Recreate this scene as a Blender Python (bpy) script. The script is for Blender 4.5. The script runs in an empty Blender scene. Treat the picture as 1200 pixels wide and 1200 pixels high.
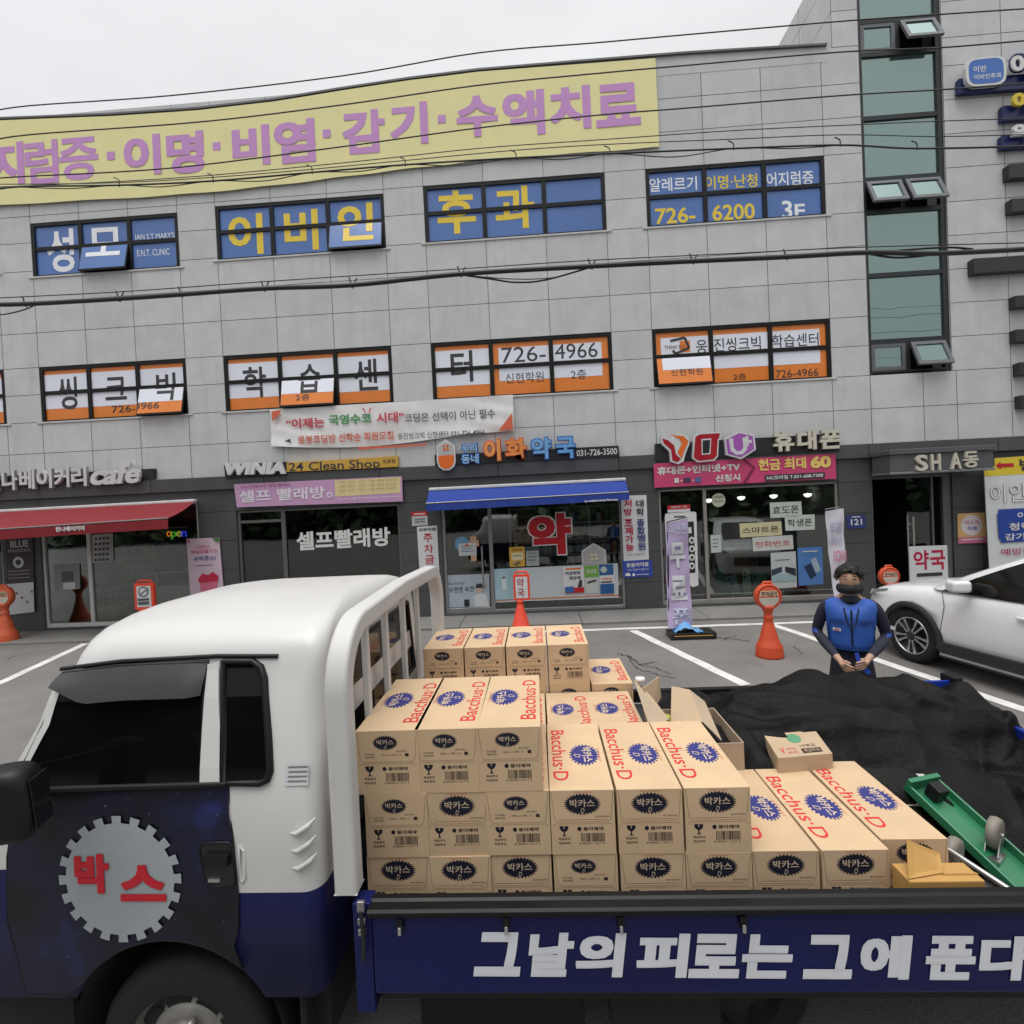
import bpy, bmesh, math, random
from mathutils import Vector, Matrix, noise
random.seed(7)
sc = bpy.context.scene
COL = sc.collection
R_ = math.radians
# ------------------------------------------------------------------ camera, sky, sun, exposure
HC = 2.4
PITCH, YAW, ROLL = R_(-0.94), R_(-2.69), R_(2.67)
FOC = 600.0                                     # focal length in pixels of the 1200 px photograph (90 degrees)
_f = Vector((math.sin(YAW)*math.cos(PITCH), math.cos(YAW)*math.cos(PITCH), math.sin(PITCH)))
_r = Vector((math.cos(YAW), -math.sin(YAW), 0)); _d = _f.cross(_r)
RT = math.cos(ROLL)*_r + math.sin(ROLL)*_d
DN = -math.sin(ROLL)*_r + math.cos(ROLL)*_d
FW = _f
cam = bpy.data.objects.new('camera', bpy.data.cameras.new('camera')); COL.objects.link(cam)
mw = Matrix.Identity(4)
for i in range(3):
    mw[i][0] = RT[i]; mw[i][1] = -DN[i]; mw[i][2] = -FW[i]
mw[2][3] = HC
cam.matrix_world = mw
cam.data.sensor_width = 36; cam.data.lens = 18; cam.data.clip_start = .05; cam.data.clip_end = 2000
sc.camera = cam
sc.view_settings.view_transform = 'Standard'; sc.view_settings.look = 'None'
sc.view_settings.gamma = 1; sc.view_settings.use_curve_mapping = False
sc.view_settings.exposure = 0.12
SUN_EL, SUN_AZ = R_(72), R_(205)
w = bpy.data.worlds.new('World'); sc.world = w; w.use_nodes = True
nt = w.node_tree; N = nt.nodes; L = nt.links
bg = N['Background']; bg.inputs['Strength'].default_value = .1
sky = N.new('ShaderNodeTexSky'); sky.sky_type = 'NISHITA'; sky.sun_disc = False
sky.sun_elevation = SUN_EL; sky.sun_rotation = SUN_AZ; sky.dust_density = 4; sky.air_density = 1.4
hs = N.new('ShaderNodeHueSaturation'); hs.inputs['Saturation'].default_value = .25
L.new(sky.outputs[0], hs.inputs['Color'])
tc = N.new('ShaderNodeTexCoord'); sx = N.new('ShaderNodeSeparateXYZ'); L.new(tc.outputs['Generated'], sx.inputs[0])
ov = N.new('ShaderNodeValToRGB'); L.new(sx.outputs['Z'], ov.inputs[0])     # overcast: brighter overhead
e = ov.color_ramp.elements
e[0].position = 0.0; e[0].color = (.52, .535, .56, 1); e[1].position = 1.0; e[1].color = (2.5, 2.51, 2.54, 1)
n1 = e_ = ov.color_ramp.elements.new(.45); n1.color = (.78, .79, .81, 1)
n2_ = ov.color_ramp.elements.new(.74); n2_.color = (.83, .835, .85, 1)
nz = N.new('ShaderNodeTexNoise'); nz.inputs['Scale'].default_value = 2.2; nz.inputs['Detail'].default_value = 4
mp = N.new('ShaderNodeMapping'); mp.inputs['Scale'].default_value = (1, 1, 2.5)
L.new(tc.outputs['Generated'], mp.inputs[0]); L.new(mp.outputs[0], nz.inputs['Vector'])
mr = N.new('ShaderNodeMapRange'); mr.inputs[1].default_value = .3; mr.inputs[2].default_value = .7
mr.inputs[3].default_value = 9.2; mr.inputs[4].default_value = 10.6
L.new(nz.outputs[0], mr.inputs[0])
sc_ = N.new('ShaderNodeVectorMath'); sc_.operation = 'SCALE'
L.new(ov.outputs[0], sc_.inputs[0]); L.new(mr.outputs[0], sc_.inputs['Scale'])
mx = N.new('ShaderNodeMix'); mx.data_type = 'RGBA'; mx.inputs[0].default_value = .93
L.new(hs.outputs[0], mx.inputs[6]); L.new(sc_.outputs[0], mx.inputs[7]); L.new(mx.outputs[2], bg.inputs['Color'])
sl = bpy.data.lights.new('sun', 'SUN'); sl.energy = 1.5; sl.angle = R_(40); sl.color = (1, .975, .945)
so = bpy.data.objects.new('sun', sl); COL.objects.link(so)
sd = Vector((math.sin(SUN_AZ)*math.cos(SUN_EL), math.cos(SUN_AZ)*math.cos(SUN_EL), math.sin(SUN_EL)))
so.rotation_euler = (-sd).to_track_quat('-Z', 'Y').to_euler(); so.location = (0, -10, 40)
cy = sc.cycles
cy.use_denoising = True; cy.max_bounces = 7; cy.diffuse_bounces = 3; cy.glossy_bounces = 3
cy.transparent_max_bounces = 12; cy.transmission_bounces = 4; cy.caustics_reflective = False; cy.caustics_refractive = False
cy.sample_clamp_indirect = 4

# ------------------------------------------------------------------ pixel of the photograph -> point of the place
D = 10.9                                        # facade plane
def ray(px, py): return FW + RT*((px-600)/FOC) + DN*((py-600)/FOC)
def at(px, py, y=D):
    d = ray(px, py); return Vector((0, 0, HC)) + d*(y/d.y)
def onz(px, py, z=0.):
    d = ray(px, py); return Vector((0, 0, HC)) + d*((z-HC)/d.z)
def onx(px, py, x):
    d = ray(px, py); return Vector((0, 0, HC)) + d*(x/d.x)

# ------------------------------------------------------------------ materials
def lin(c):
    c /= 255.; return c/12.92 if c <= .04045 else ((c+.055)/1.055)**2.4
MC = {}
def M(rgb, rough=.6, metal=0., var=.06, scale=6., bump=0., bscale=60., coat=0., emit=0., name=None, spec=.5, dirt=0., orand=0., streak=0.):
    """procedural material; rgb is a linear base colour"""
    k = (tuple(rgb), rough, metal, var, scale, bump, bscale, coat, emit, spec, dirt, orand, streak)
    if k in MC: return MC[k]
    m = bpy.data.materials.new(name or 'paint'); m.use_nodes = True
    t = m.node_tree; N = t.nodes; L = t.links; b = N['Principled BSDF']
    b.inputs['Roughness'].default_value = rough; b.inputs['Metallic'].default_value = metal
    b.inputs['Specular IOR Level'].default_value = spec
    if coat: b.inputs['Coat Weight'].default_value = coat; b.inputs['Coat Roughness'].default_value = .1
    tc = N.new('ShaderNodeTexCoord')
    nz = N.new('ShaderNodeTexNoise'); nz.inputs['Scale'].default_value = scale; nz.inputs['Detail'].default_value = 6
    oi = N.new('ShaderNodeObjectInfo'); ad = N.new('ShaderNodeVectorMath'); ad.operation = 'ADD'
    ml = N.new('ShaderNodeMath'); ml.operation = 'MULTIPLY'; ml.inputs[1].default_value = 37.
    L.new(oi.outputs['Random'], ml.inputs[0]); L.new(tc.outputs['Object'], ad.inputs[0]); L.new(ml.outputs[0], ad.inputs[1])
    L.new(ad.outputs[0], nz.inputs['Vector'])
    mr = N.new('ShaderNodeMapRange'); mr.inputs[1].default_value = .25; mr.inputs[2].default_value = .75
    mr.inputs[3].default_value = 1-var; mr.inputs[4].default_value = 1+var; L.new(nz.outputs[0], mr.inputs[0])
    sv = N.new('ShaderNodeVectorMath'); sv.operation = 'SCALE'; sv.inputs[0].default_value = rgb
    L.new(mr.outputs[0], sv.inputs['Scale'])
    col = sv.outputs[0]
    if orand:
        o2 = N.new('ShaderNodeMapRange'); o2.inputs[3].default_value = 1-orand; o2.inputs[4].default_value = 1+orand; L.new(oi.outputs['Random'], o2.inputs[0])
        s2 = N.new('ShaderNodeVectorMath'); s2.operation = 'SCALE'; L.new(col, s2.inputs[0]); L.new(o2.outputs[0], s2.inputs['Scale']); col = s2.outputs[0]
    if streak:      # rain streaks and grime running down the stone
        ms = N.new('ShaderNodeMapping'); ms.inputs['Scale'].default_value = (3.2, 3.2, .28); L.new(tc.outputs['Object'], ms.inputs[0])
        ns = N.new('ShaderNodeTexNoise'); ns.inputs['Scale'].default_value = 1.5; ns.inputs['Detail'].default_value = 7; ns.inputs['Roughness'].default_value = .62; L.new(ms.outputs[0], ns.inputs['Vector'])
        rs_ = N.new('ShaderNodeMapRange'); rs_.inputs[1].default_value = .52; rs_.inputs[2].default_value = .80; rs_.inputs[3].default_value = 0; rs_.inputs[4].default_value = streak; L.new(ns.outputs[0], rs_.inputs[0])
        xs_ = N.new('ShaderNodeMix'); xs_.data_type = 'RGBA'; L.new(rs_.outputs[0], xs_.inputs[0]); L.new(col, xs_.inputs[6]); xs_.inputs[7].default_value = (.19, .185, .17, 1); col = xs_.outputs[2]
    if dirt:
        n2 = N.new('ShaderNodeTexNoise'); n2.inputs['Scale'].default_value = scale*.45; n2.inputs['Detail'].default_value = 9
        n2.inputs['Roughness'].default_value = .7; L.new(ad.outputs[0], n2.inputs['Vector'])
        m2 = N.new('ShaderNodeMapRange'); m2.inputs[1].default_value = .5; m2.inputs[2].default_value = .78
        m2.inputs[3].default_value = 0; m2.inputs[4].default_value = dirt; L.new(n2.outputs[0], m2.inputs[0])
        mm = N.new('ShaderNodeMix'); mm.data_type = 'RGBA'; L.new(m2.outputs[0], mm.inputs[0])
        L.new(col, mm.inputs[6]); mm.inputs[7].default_value = (.11, .095, .075, 1); col = mm.outputs[2]
    L.new(col, b.inputs['Base Color'])
    if emit: L.new(col, b.inputs['Emission Color']); b.inputs['Emission Strength'].default_value = emit
    if rough > .12:
        r2 = N.new('ShaderNodeMapRange'); r2.inputs[1].default_value = .3; r2.inputs[2].default_value = .7
        r2.inputs[3].default_value = rough*.88; r2.inputs[4].default_value = min(1, rough*1.12)
        L.new(nz.outputs[0], r2.inputs[0]); L.new(r2.outputs[0], b.inputs['Roughness'])
    if bump:
        nb = N.new('ShaderNodeTexNoise'); nb.inputs['Scale'].default_value = bscale; nb.inputs['Detail'].default_value = 5
        L.new(ad.outputs[0], nb.inputs['Vector'])
        bp = N.new('ShaderNodeBump'); bp.inputs['Strength'].default_value = bump; bp.inputs['Distance'].default_value = .01
        L.new(nb.outputs[0], bp.inputs['Height']); L.new(bp.outputs[0], b.inputs['Normal'])
    MC[k] = m; return m
def S(r, g, b, k=1., **kw):
    """material from an sRGB print colour, k scales it to a base colour"""
    return M((round(lin(r)*k, 4), round(lin(g)*k, 4), round(lin(b)*k, 4)), **kw)
def glass(name, tint, refl=.12, rough=.0):
    m = bpy.data.materials.new(name); m.use_nodes = True; t = m.node_tree; N = t.nodes; L = t.links
    for n in list(N):
        if n.type == 'BSDF_PRINCIPLED': N.remove(n)
    o = [n for n in N if n.type == 'OUTPUT_MATERIAL'][0]
    tr = N.new('ShaderNodeBsdfTransparent'); tr.inputs[0].default_value = (*tint, 1)
    gl = N.new('ShaderNodeBsdfGlossy'); gl.inputs['Roughness'].default_value = rough
    gl.inputs[0].default_value = (.95, .98, .97, 1)
    fr = N.new('ShaderNodeLayerWeight'); fr.inputs[0].default_value = .28
    tc = N.new('ShaderNodeTexCoord'); nz = N.new('ShaderNodeTexNoise'); nz.inputs['Scale'].default_value = .7
    L.new(tc.outputs['Object'], nz.inputs['Vector'])
    bp = N.new('ShaderNodeBump'); bp.inputs['Strength'].default_value = .05; bp.inputs['Distance'].default_value = .05
    L.new(nz.outputs[0], bp.inputs['Height']); L.new(bp.outputs[0], gl.inputs['Normal'])
    mr = N.new('ShaderNodeMapRange'); mr.inputs[3].default_value = refl; mr.inputs[4].default_value = 1
    L.new(fr.outputs['Fresnel'], mr.inputs[0]); mr.inputs[1].default_value = .0
    mi = N.new('ShaderNodeMixShader'); L.new(mr.outputs[0], mi.inputs[0]); L.new(tr.outputs[0], mi.inputs[1]); L.new(gl.outputs[0], mi.inputs[2])
    L.new(mi.outputs[0], o.inputs[0]); return m

# ------------------------------------------------------------------ text as geometry
TC = {}; GS = {}
def glyphs(s, bold=0., shear=0., depth=0.):
    """vertices (0..1 box), faces, aspect"""
    k = (s, bold, shear, depth)
    if k in TC: return TC[k]
    c = bpy.data.curves.new('lettering', 'FONT'); c.body = s; c.size = 1; c.offset = bold; c.shear = shear
    c.resolution_u = 3; c.fill_mode = 'FRONT' if not depth else 'BOTH'; c.extrude = .5 if depth else 0
    o = bpy.data.objects.new('lettering', c); 
    me = bpy.data.meshes.new_from_object(o)
    vs = [v.co.copy() for v in me.vertices]; fs = [tuple(p.vertices) for p in me.polygons]
    bpy.data.objects.remove(o); bpy.data.curves.remove(c); bpy.data.meshes.remove(me)
    x0 = min(v.x for v in vs); x1 = max(v.x for v in vs); y0 = min(v.y for v in vs); y1 = max(v.y for v in vs)
    W, Hh = max(x1-x0, 1e-4), max(y1-y0, 1e-4)
    vs = [((v.x-x0)/W, (v.y-y0)/Hh, v.z+.5 if depth else 0.) for v in vs]
    GS[k] = (W, Hh); TC[k] = (vs, fs, W/Hh); return TC[k]

# ------------------------------------------------------------------ mesh builder
def wloc(o):
    v = Vector((0, 0, 0))
    while o is not None: v = v+o.location; o = o.parent
    return v
def lerp(a, b, t): return a+(b-a)*t
class MB:
    def __init__(s): s.v = []; s.f = []; s.mi = []; s.ms = []; s.sm = []
    def slot(s, m):
        if m not in s.ms: s.ms.append(m)
        return s.ms.index(m)
    def add(s, vs, fs, m, smooth=False):
        b = len(s.v); s.v += [tuple(v) for v in vs]; i = s.slot(m)
        for f in fs: s.f.append(tuple(b+k for k in f)); s.mi.append(i); s.sm.append(smooth)
    def poly(s, pts, m): s.add(pts, [tuple(range(len(pts)))], m)
    def hexa(s, p, m):      # p: 8 points, bottom ring 0-3, top ring 4-7
        s.add(p, [(3,2,1,0),(4,5,6,7),(0,1,5,4),(1,2,6,5),(2,3,7,6),(3,0,4,7)], m)
    def box(s, x0, x1, y0, y1, z0, z1, m):
        s.hexa([(x0,y0,z0),(x1,y0,z0),(x1,y1,z0),(x0,y1,z0),(x0,y0,z1),(x1,y0,z1),(x1,y1,z1),(x0,y1,z1)], m)
    def obox(s, c, ax, ay, az, m):   # centre and three half axes
        c, ax, ay, az = map(Vector, (c, ax, ay, az))
        s.hexa([c-ax-ay-az, c+ax-ay-az, c+ax+ay-az, c-ax+ay-az, c-ax-ay+az, c+ax-ay+az, c+ax+ay+az, c-ax+ay+az], m)
    def slab(s, q, th, m):           # quad TL TR BR BL facing the street, th = thickness away from it
        q = [Vector(p) for p in q]; n = (q[1]-q[0]).cross(q[3]-q[0]).normalized()
        if n.y > 0: n = -n
        f = q; bk = [p-n*th for p in q]
        s.hexa([bk[3], bk[2], bk[1], bk[0], f[3], f[2], f[1], f[0]], m)
    def prism(s, pts, vec, m, caps=True, smooth=False):
        n = len(pts); vec = Vector(vec); a = [Vector(p) for p in pts]; b = [p+vec for p in a]
        s.add(a+b, [(i, (i+1) % n, n+(i+1) % n, n+i) for i in range(n)], m, smooth)
        if caps: s.poly(a[::-1], m); s.poly(b, m)
    def tube(s, pts, r, m, n=8, caps=True, smooth=True):
        pts = [Vector(p) for p in pts]; vs = []; K = len(pts)
        rs = r if isinstance(r, (list, tuple)) else [r]*K
        up = Vector((0, 0, 1)); prev = None
        for i, p in enumerate(pts):
            t = (pts[min(i+1, K-1)]-pts[max(i-1, 0)]).normalized()
            if prev is None:
                u = t.cross(up if abs(t.z) < .9 else Vector((1, 0, 0))).normalized()
            else: u = (prev - t*prev.dot(t)).normalized()
            prev = u; wv = t.cross(u)
            vs += [p+(u*math.cos(2*math.pi*k/n)+wv*math.sin(2*math.pi*k/n))*rs[i] for k in range(n)]
        fs = [(i*n+k, i*n+(k+1) % n, (i+1)*n+(k+1) % n, (i+1)*n+k) for i in range(K-1) for k in range(n)]
        s.add(vs, fs, m, smooth)
        if caps: s.add(vs[:n], [tuple(range(n))[::-1]], m); s.add(vs[-n:], [tuple(range(n))], m)
    def lathe(s, prof, m, c=(0, 0, 0), axis='z', n=24, smooth=True, closed=False):
        vs = []
        for r, h in prof:
            for k in range(n):
                a = 2*math.pi*k/n; x, y = r*math.cos(a), r*math.sin(a)
                p = (x, y, h) if axis == 'z' else (x, h, y) if axis == 'y' else (h, x, y)
                vs.append((p[0]+c[0], p[1]+c[1], p[2]+c[2]))
        K = len(prof)
        fs = [(i*n+k, i*n+(k+1) % n, (i+1)*n+(k+1) % n, (i+1)*n+k) for i in range(K-1) for k in range(n)]
        s.add(vs, fs, m, smooth)
    def disc(s, c, u, v, m, n=24, teeth=0, inner=.86):
        c, u, v = Vector(c), Vector(u), Vector(v); pts = []
        if teeth:
            for k in range(teeth):
                for da, rr in ((-.25, inner), (-.25, 1), (.25, 1), (.25, inner)):
                    a = 2*math.pi*(k+da)/teeth; pts.append(c+u*math.cos(a)*rr+v*math.sin(a)*rr)
        else:
            pts = [c+u*math.cos(2*math.pi*k/n)+v*math.sin(2*math.pi*k/n) for k in range(n)]
        K = len(pts); s.add([c]+pts, [(0, 1+i, 1+(i+1) % K) for i in range(K)], m)
    def ring(s, c, u, v, m, inner=.8, n=32, teeth=0):
        c, u, v = Vector(c), Vector(u), Vector(v)
        o = [c+u*math.cos(2*math.pi*k/n)+v*math.sin(2*math.pi*k/n) for k in range(n)]
        i = [c+(p-c)*inner for p in o]
        s.add(o+i, [(k, (k+1) % n, n+(k+1) % n, n+k) for k in range(n)], m)
    def text(s, t, q, m, bold=0., shear=0., lift=0., depth=0., fat=0., em=None):
        """fit text into quad TL TR BR BL (3-D points); depth > 0 makes solid letters standing out of it"""
        vs, fs, _ = glyphs(t, bold, shear, depth)
        tl, tr, br, bl = (Vector(p) for p in q)
        n = (tr-tl).cross(bl-tl).normalized()
        if n.y > 1e-4 or (abs(n.y) <= 1e-4 and n.z < 0): n = -n
        sh = [(0, 0)] if not fat else [(0, 0), (fat, fat), (-fat, fat), (fat, -fat), (-fat, -fat), (fat, 0), (-fat, 0)]
        w_, h_ = GS[(t, bold, shear, depth)]
        for i, (dx, dy) in enumerate(sh):
            out = []
            for x, y, z in vs:
                x = fat/w_+x*(1-2*fat/w_)+dx/w_; y = fat/h_+y*(1-2*fat/h_)+dy/h_
                p = lerp(lerp(bl, br, x), lerp(tl, tr, x), y)
                out.append(p+n*(lift+z*(depth-.0006*i if depth else 0)+.0003*i))
            s.add(out, fs, m)
    def build(s, name, parent=None, bevel=0., smooth=None, seg=2, bang=40, base=None, hard=False):
        if parent is not None: off = wloc(parent)
        elif base is not None: off = Vector(base)
        else:
            xs, ys, zs = zip(*[tuple(v) for v in s.v])
            off = Vector(((min(xs)+max(xs))/2, (min(ys)+max(ys))/2, min(zs)))
        me = bpy.data.meshes.new(name); me.from_pydata([tuple(Vector(v)-off) for v in s.v], [], s.f)
        for m in s.ms: me.materials.append(m)
        me.polygons.foreach_set('material_index', s.mi)
        me.polygons.foreach_set('use_smooth', [bool(smooth) if smooth is not None else x for x in s.sm])
        me.update()
        o = bpy.data.objects.new(name, me); COL.objects.link(o)
        if parent is not None: o.parent = parent
        else: o.location = off
        if bevel:
            b = o.modifiers.new('edge', 'BEVEL'); b.width = bevel; b.segments = seg; b.limit_method = 'ANGLE'; b.angle_limit = R_(bang)
            b.harden_normals = bool(hard)
            if hard: me.polygons.foreach_set('use_smooth', [True]*len(me.polygons))
        return o
def px4(x0, y0, x1, y1, x2, y2, x3, y3, y=D): return [at(x0, y0, y), at(x1, y1, y), at(x2, y2, y), at(x3, y3, y)]
SL = -.055
def pq(x0, y0, x1, h, y=D, sl=None, lean=.045):
    """quad on plane y: left-top pixel, right pixel, height in pixels; follows the tilt of the picture"""
    sl = SL if sl is None else sl; dy = sl*(x1-x0)
    return [at(x0, y0, y), at(x1, y0+dy, y), at(x1+lean*h, y0+dy+h, y), at(x0+lean*h, y0+h, y)]
def sub(q, u0, v0, u1, v1):
    """sub-quad of a TL TR BR BL quad; u to the right, v downwards"""
    f = lambda u, v: lerp(lerp(q[0], q[1], u), lerp(q[3], q[2], u), v)
    return [f(u0, v0), f(u1, v0), f(u1, v1), f(u0, v1)]
def lift(q, d): return [Vector((p.x, p.y-d, p.z)) for p in q]
def empty(name, label=None, cat=None, loc=(0, 0, 0), rz=0, group=None):
    o = bpy.data.objects.new(name, None); COL.objects.link(o); o.location = loc; o.rotation_euler = (0, 0, rz)
    o.empty_display_size = .1
    return tag(o, label, cat, group)
def tag(o, label=None, cat=None, group=None, kind=None):
    if label: o['label'] = label
    if cat: o['category'] = cat
    if group: o['group'] = group
    if kind: o['kind'] = kind
    return o
def kids(o): return [c for c in bpy.data.objects if c.parent == o]
def copy_tree(o, parent=None):
    c = o.copy(); COL.objects.link(c)
    if parent is not None: c.parent = parent
    for ch in kids(o): copy_tree(ch, c)
    return c
# ------------------------------------------------------------------ ground
asph = bpy.data.materials.new('asphalt'); asph.use_nodes = True
t = asph.node_tree; N = t.nodes; L = t.links; b = N['Principled BSDF']; b.inputs['Roughness'].default_value = .85
tc = N.new('ShaderNodeTexCoord')
a1 = N.new('ShaderNodeTexNoise'); a1.inputs['Scale'].default_value = 90; a1.inputs['Detail'].default_value = 4
a2 = N.new('ShaderNodeTexNoise'); a2.inputs['Scale'].default_value = .55; a2.inputs['Detail'].default_value = 8; a2.inputs['Roughness'].default_value = .65
a3 = N.new('ShaderNodeTexVoronoi'); a3.inputs['Scale'].default_value = 160
for q in (a1, a2, a3): L.new(tc.outputs['Object'], q.inputs['Vector'])
r1 = N.new('ShaderNodeMapRange'); r1.inputs[1].default_value = .3; r1.inputs[2].default_value = .7; r1.inputs[3].default_value = .68; r1.inputs[4].default_value = 1.32; L.new(a1.outputs[0], r1.inputs[0])
r2 = N.new('ShaderNodeMapRange'); r2.inputs[1].default_value = .3; r2.inputs[2].default_value = .72; r2.inputs[3].default_value = .72; r2.inputs[4].default_value = 1.2; L.new(a2.outputs[0], r2.inputs[0])
mu = N.new('ShaderNodeMath'); mu.operation = 'MULTIPLY'; L.new(r1.outputs[0], mu.inputs[0]); L.new(r2.outputs[0], mu.inputs[1])
sv = N.new('ShaderNodeVectorMath'); sv.operation = 'SCALE'; sv.inputs[0].default_value = (.19, .181, .170); L.new(mu.outputs[0], sv.inputs['Scale'])
a4 = N.new('ShaderNodeTexNoise'); a4.inputs['Scale'].default_value = 1.1; a4.inputs['Detail'].default_value = 5; a4.inputs['Roughness'].default_value = .6; a4.inputs['Distortion'].default_value = .6; L.new(tc.outputs['Object'], a4.inputs['Vector'])
r4 = N.new('ShaderNodeMapRange'); r4.inputs[1].default_value = .60; r4.inputs[2].default_value = .74; r4.inputs[3].default_value = 0; r4.inputs[4].default_value = .5; L.new(a4.outputs[0], r4.inputs[0])
m4 = N.new('ShaderNodeMix'); m4.data_type = 'RGBA'; L.new(r4.outputs[0], m4.inputs[0]); L.new(sv.outputs[0], m4.inputs[6]); m4.inputs[7].default_value = (.06, .056, .052, 1)
L.new(m4.outputs[2], b.inputs['Base Color'])
bp = N.new('ShaderNodeBump'); bp.inputs['Strength'].default_value = .5; bp.inputs['Distance'].default_value = .006
L.new(a3.outputs[0], bp.inputs['Height']); L.new(bp.outputs[0], b.inputs['Normal'])
mb = MB(); mb.poly([(-300, -300, 0), (300, -300, 0), (300, 300, 0), (-300, 300, 0)], asph)
tag(mb.build('ground', base=(0, 0, 0)), kind='structure')
conc = M((.2, .195, .185), .85, var=.16, scale=1.3, bump=.25, bscale=45, dirt=.4)
mb = MB()
x = -16.
while x < 14:                                   # concrete strip in front of the shops
    mb.box(x, x+2.39, 9.86, D+.6, -.02, .05, conc); x += 2.4
tag(mb.build('pavement', base=(0, 0, 0), bevel=.008, seg=1), kind='structure')
pw = M((.72, .71, .68), .7, var=.12, scale=5, bump=.2, bscale=70, dirt=.55)
def stripe(name, a, b, wd):
    a, b = Vector((a[0], a[1], 0)), Vector((b[0], b[1], 0)); n = (b-a).cross(Vector((0, 0, 1))).normalized()*wd/2; mb = MB()
    K = 24
    for i in range(K):                          # slightly ragged paint edge
        p, q = lerp(a, b, i/K), lerp(a, b, (i+1)/K)
        j = lambda k, s: n*(1+.07*math.sin(k*7.3+s))
        mb.poly([p+j(i, 1)+Vector((0, 0, .004)), q+j(i+1, 1)+Vector((0, 0, .004)), q-j(i+1, 4)+Vector((0, 0, .004)), p-j(i, 4)+Vector((0, 0, .004))], pw)
    tag(mb.build(name, base=(0, 0, 0)), kind='structure')
def g2(px, py): p = onz(px, py); return (p.x, p.y)
stripe('parking_line', g2(560, 743), g2(985, 728), .13)
stripe('parking_line', g2(742, 739), g2(874, 803), .15)
stripe('parking_line', g2(905, 732), g2(1290, 862), .15)
stripe('parking_line', g2(-70, 756), g2(106, 751), .13)
stripe('parking_line', g2(101, 754), g2(-60, 828), .15)
stripe('parking_line', g2(985, 728), g2(1240, 722), .13)
crk = M((.06, .058, .054), .95, var=.3, scale=30)
mb = MB(); rc = random.Random(3)
def crack(pts, wd):
    P = []
    for (ax, ay), (bx, by) in zip(pts[:-1], pts[1:]):
        for k in range(7):
            q = onz(lerp(ax, bx, k/7)+rc.uniform(-1.2, 1.2), lerp(ay, by, k/7)+rc.uniform(-1., 1.)); P.append(Vector((q.x, q.y, .003)))
    for i, (p, q) in enumerate(zip(P[:-1], P[1:])):
        n = (q-p).cross(Vector((0, 0, 1))).normalized()*wd*rc.uniform(.3, 1.2)
        mb.poly([p+n, q+n*.8, q-n*.8, p-n], crk)
crack([(724, 766), (738, 770), (748, 778), (775, 776)], .02); crack([(735, 768), (746, 784), (768, 790), (796, 796)], .016)
crack([(748, 779), (765, 782), (790, 792)], .016); crack([(840, 747), (858, 749), (884, 752)], .016); crack([(846, 750), (866, 744)], .022)
crack([(930, 757), (942, 768)], .02); crack([(5, 773), (32, 765)], .012); crack([(1020, 798), (1045, 795)], .02)
tag(mb.build('road_cracks', base=(0, 0, 0)), kind='structure')

# ------------------------------------------------------------------ the building
gran = [M((c*.985, c*.995, c*1.0), .7, var=.09, scale=2.3, bump=.12, bscale=120, streak=.2, name='granite') for c in (.555, .575, .54, .563)]
reveal = M((.50, .50, .49), .7, var=.05); joint = M((.17, .17, .17), .9)
dark = [M((c, c*1.03, c*1.07), .42, var=.12, scale=1.6, bump=.05, name='dark_granite') for c in (.068, .075, .063)]
djoint = M((.025, .025, .026), .8)
blackm = M((.012, .012, .014), .38, var=.1)
grayal = M((.30, .31, .31), .35, .6, var=.06); whiteal = M((.66, .66, .65), .45, var=.05, dirt=.25)
B = empty('commercial_building', 'long grey granite commercial building with orange and blue lettered windows and dark shopfronts', 'building', (-2., D, 0))
def subtract(rects, h):
    out = []
    for x0, x1, z0, z1 in rects:
        a0, a1, b0, b1 = h
        if a0 >= x1 or a1 <= x0 or b0 >= z1 or b1 <= z0: out.append((x0, x1, z0, z1)); continue
        if a0 > x0: out.append((x0, a0, z0, z1))
        if a1 < x1: out.append((a1, x1, z0, z1))
        m0, m1 = max(x0, a0), min(x1, a1)
        if b0 > z0: out.append((m0, m1, z0, b0))
        if b1 < z1: out.append((m0, m1, b1, z1))
    return out
def cladding(xs, zs, holes, y, gap, mats, jm, seed):
    mb = MB(); r = random.Random(seed); g = gap/2
    for x0, x1 in zip(xs[:-1], xs[1:]):
        for z0, z1 in zip(zs[:-1], zs[1:]):
            rc = [(x0+g, x1-g, z0+g, z1-g)]
            for h in holes: rc = subtract(rc, h)
            m = r.choice(mats)
            for a0, a1, b0, b1 in rc:
                if a1-a0 > .03 and b1-b0 > .03: mb.poly([(a0, y, b0), (a1, y, b0), (a1, y, b1), (a0, y, b1)], m)
    rc = [(xs[0], xs[-1], zs[0], zs[-1])]
    for h in holes: rc = subtract(rc, h)
    for a0, a1, b0, b1 in rc: mb.poly([(a0, y+.012, b0), (a1, y+.012, b0), (a1, y+.012, b1), (a0, y+.012, b1)], jm)
    return mb
def reveals(mb, h, y, d, m, sides='ltrb'):
    x0, x1, z0, z1 = h
    if 'l' in sides: mb.poly([(x0, y-.001, z0), (x0, y+d, z0), (x0, y+d, z1), (x0, y-.001, z1)], m)
    if 'r' in sides: mb.poly([(x1, y-.001, z0), (x1, y-.001, z1), (x1, y+d, z1), (x1, y+d, z0)], m)
    if 't' in sides: mb.poly([(x0, y-.001, z1), (x0, y+d, z1), (x1, y+d, z1), (x1, y-.001, z1)], m)
    if 'b' in sides: mb.poly([(x0, y-.001, z0), (x1, y-.001, z0), (x1, y+d, z0), (x0, y+d, z0)], m)
XA = {'a': (-10.84, -7.49), 'b': (-6.64, -2.94), 'c': (-2.08, 1.745), 'd': (2.59, 6.215), 'z': (-15.2, -11.66)}
ZA = {'3': (8.02, 9.22), '2': (4.69, 5.90)}
WIN = {}
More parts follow.
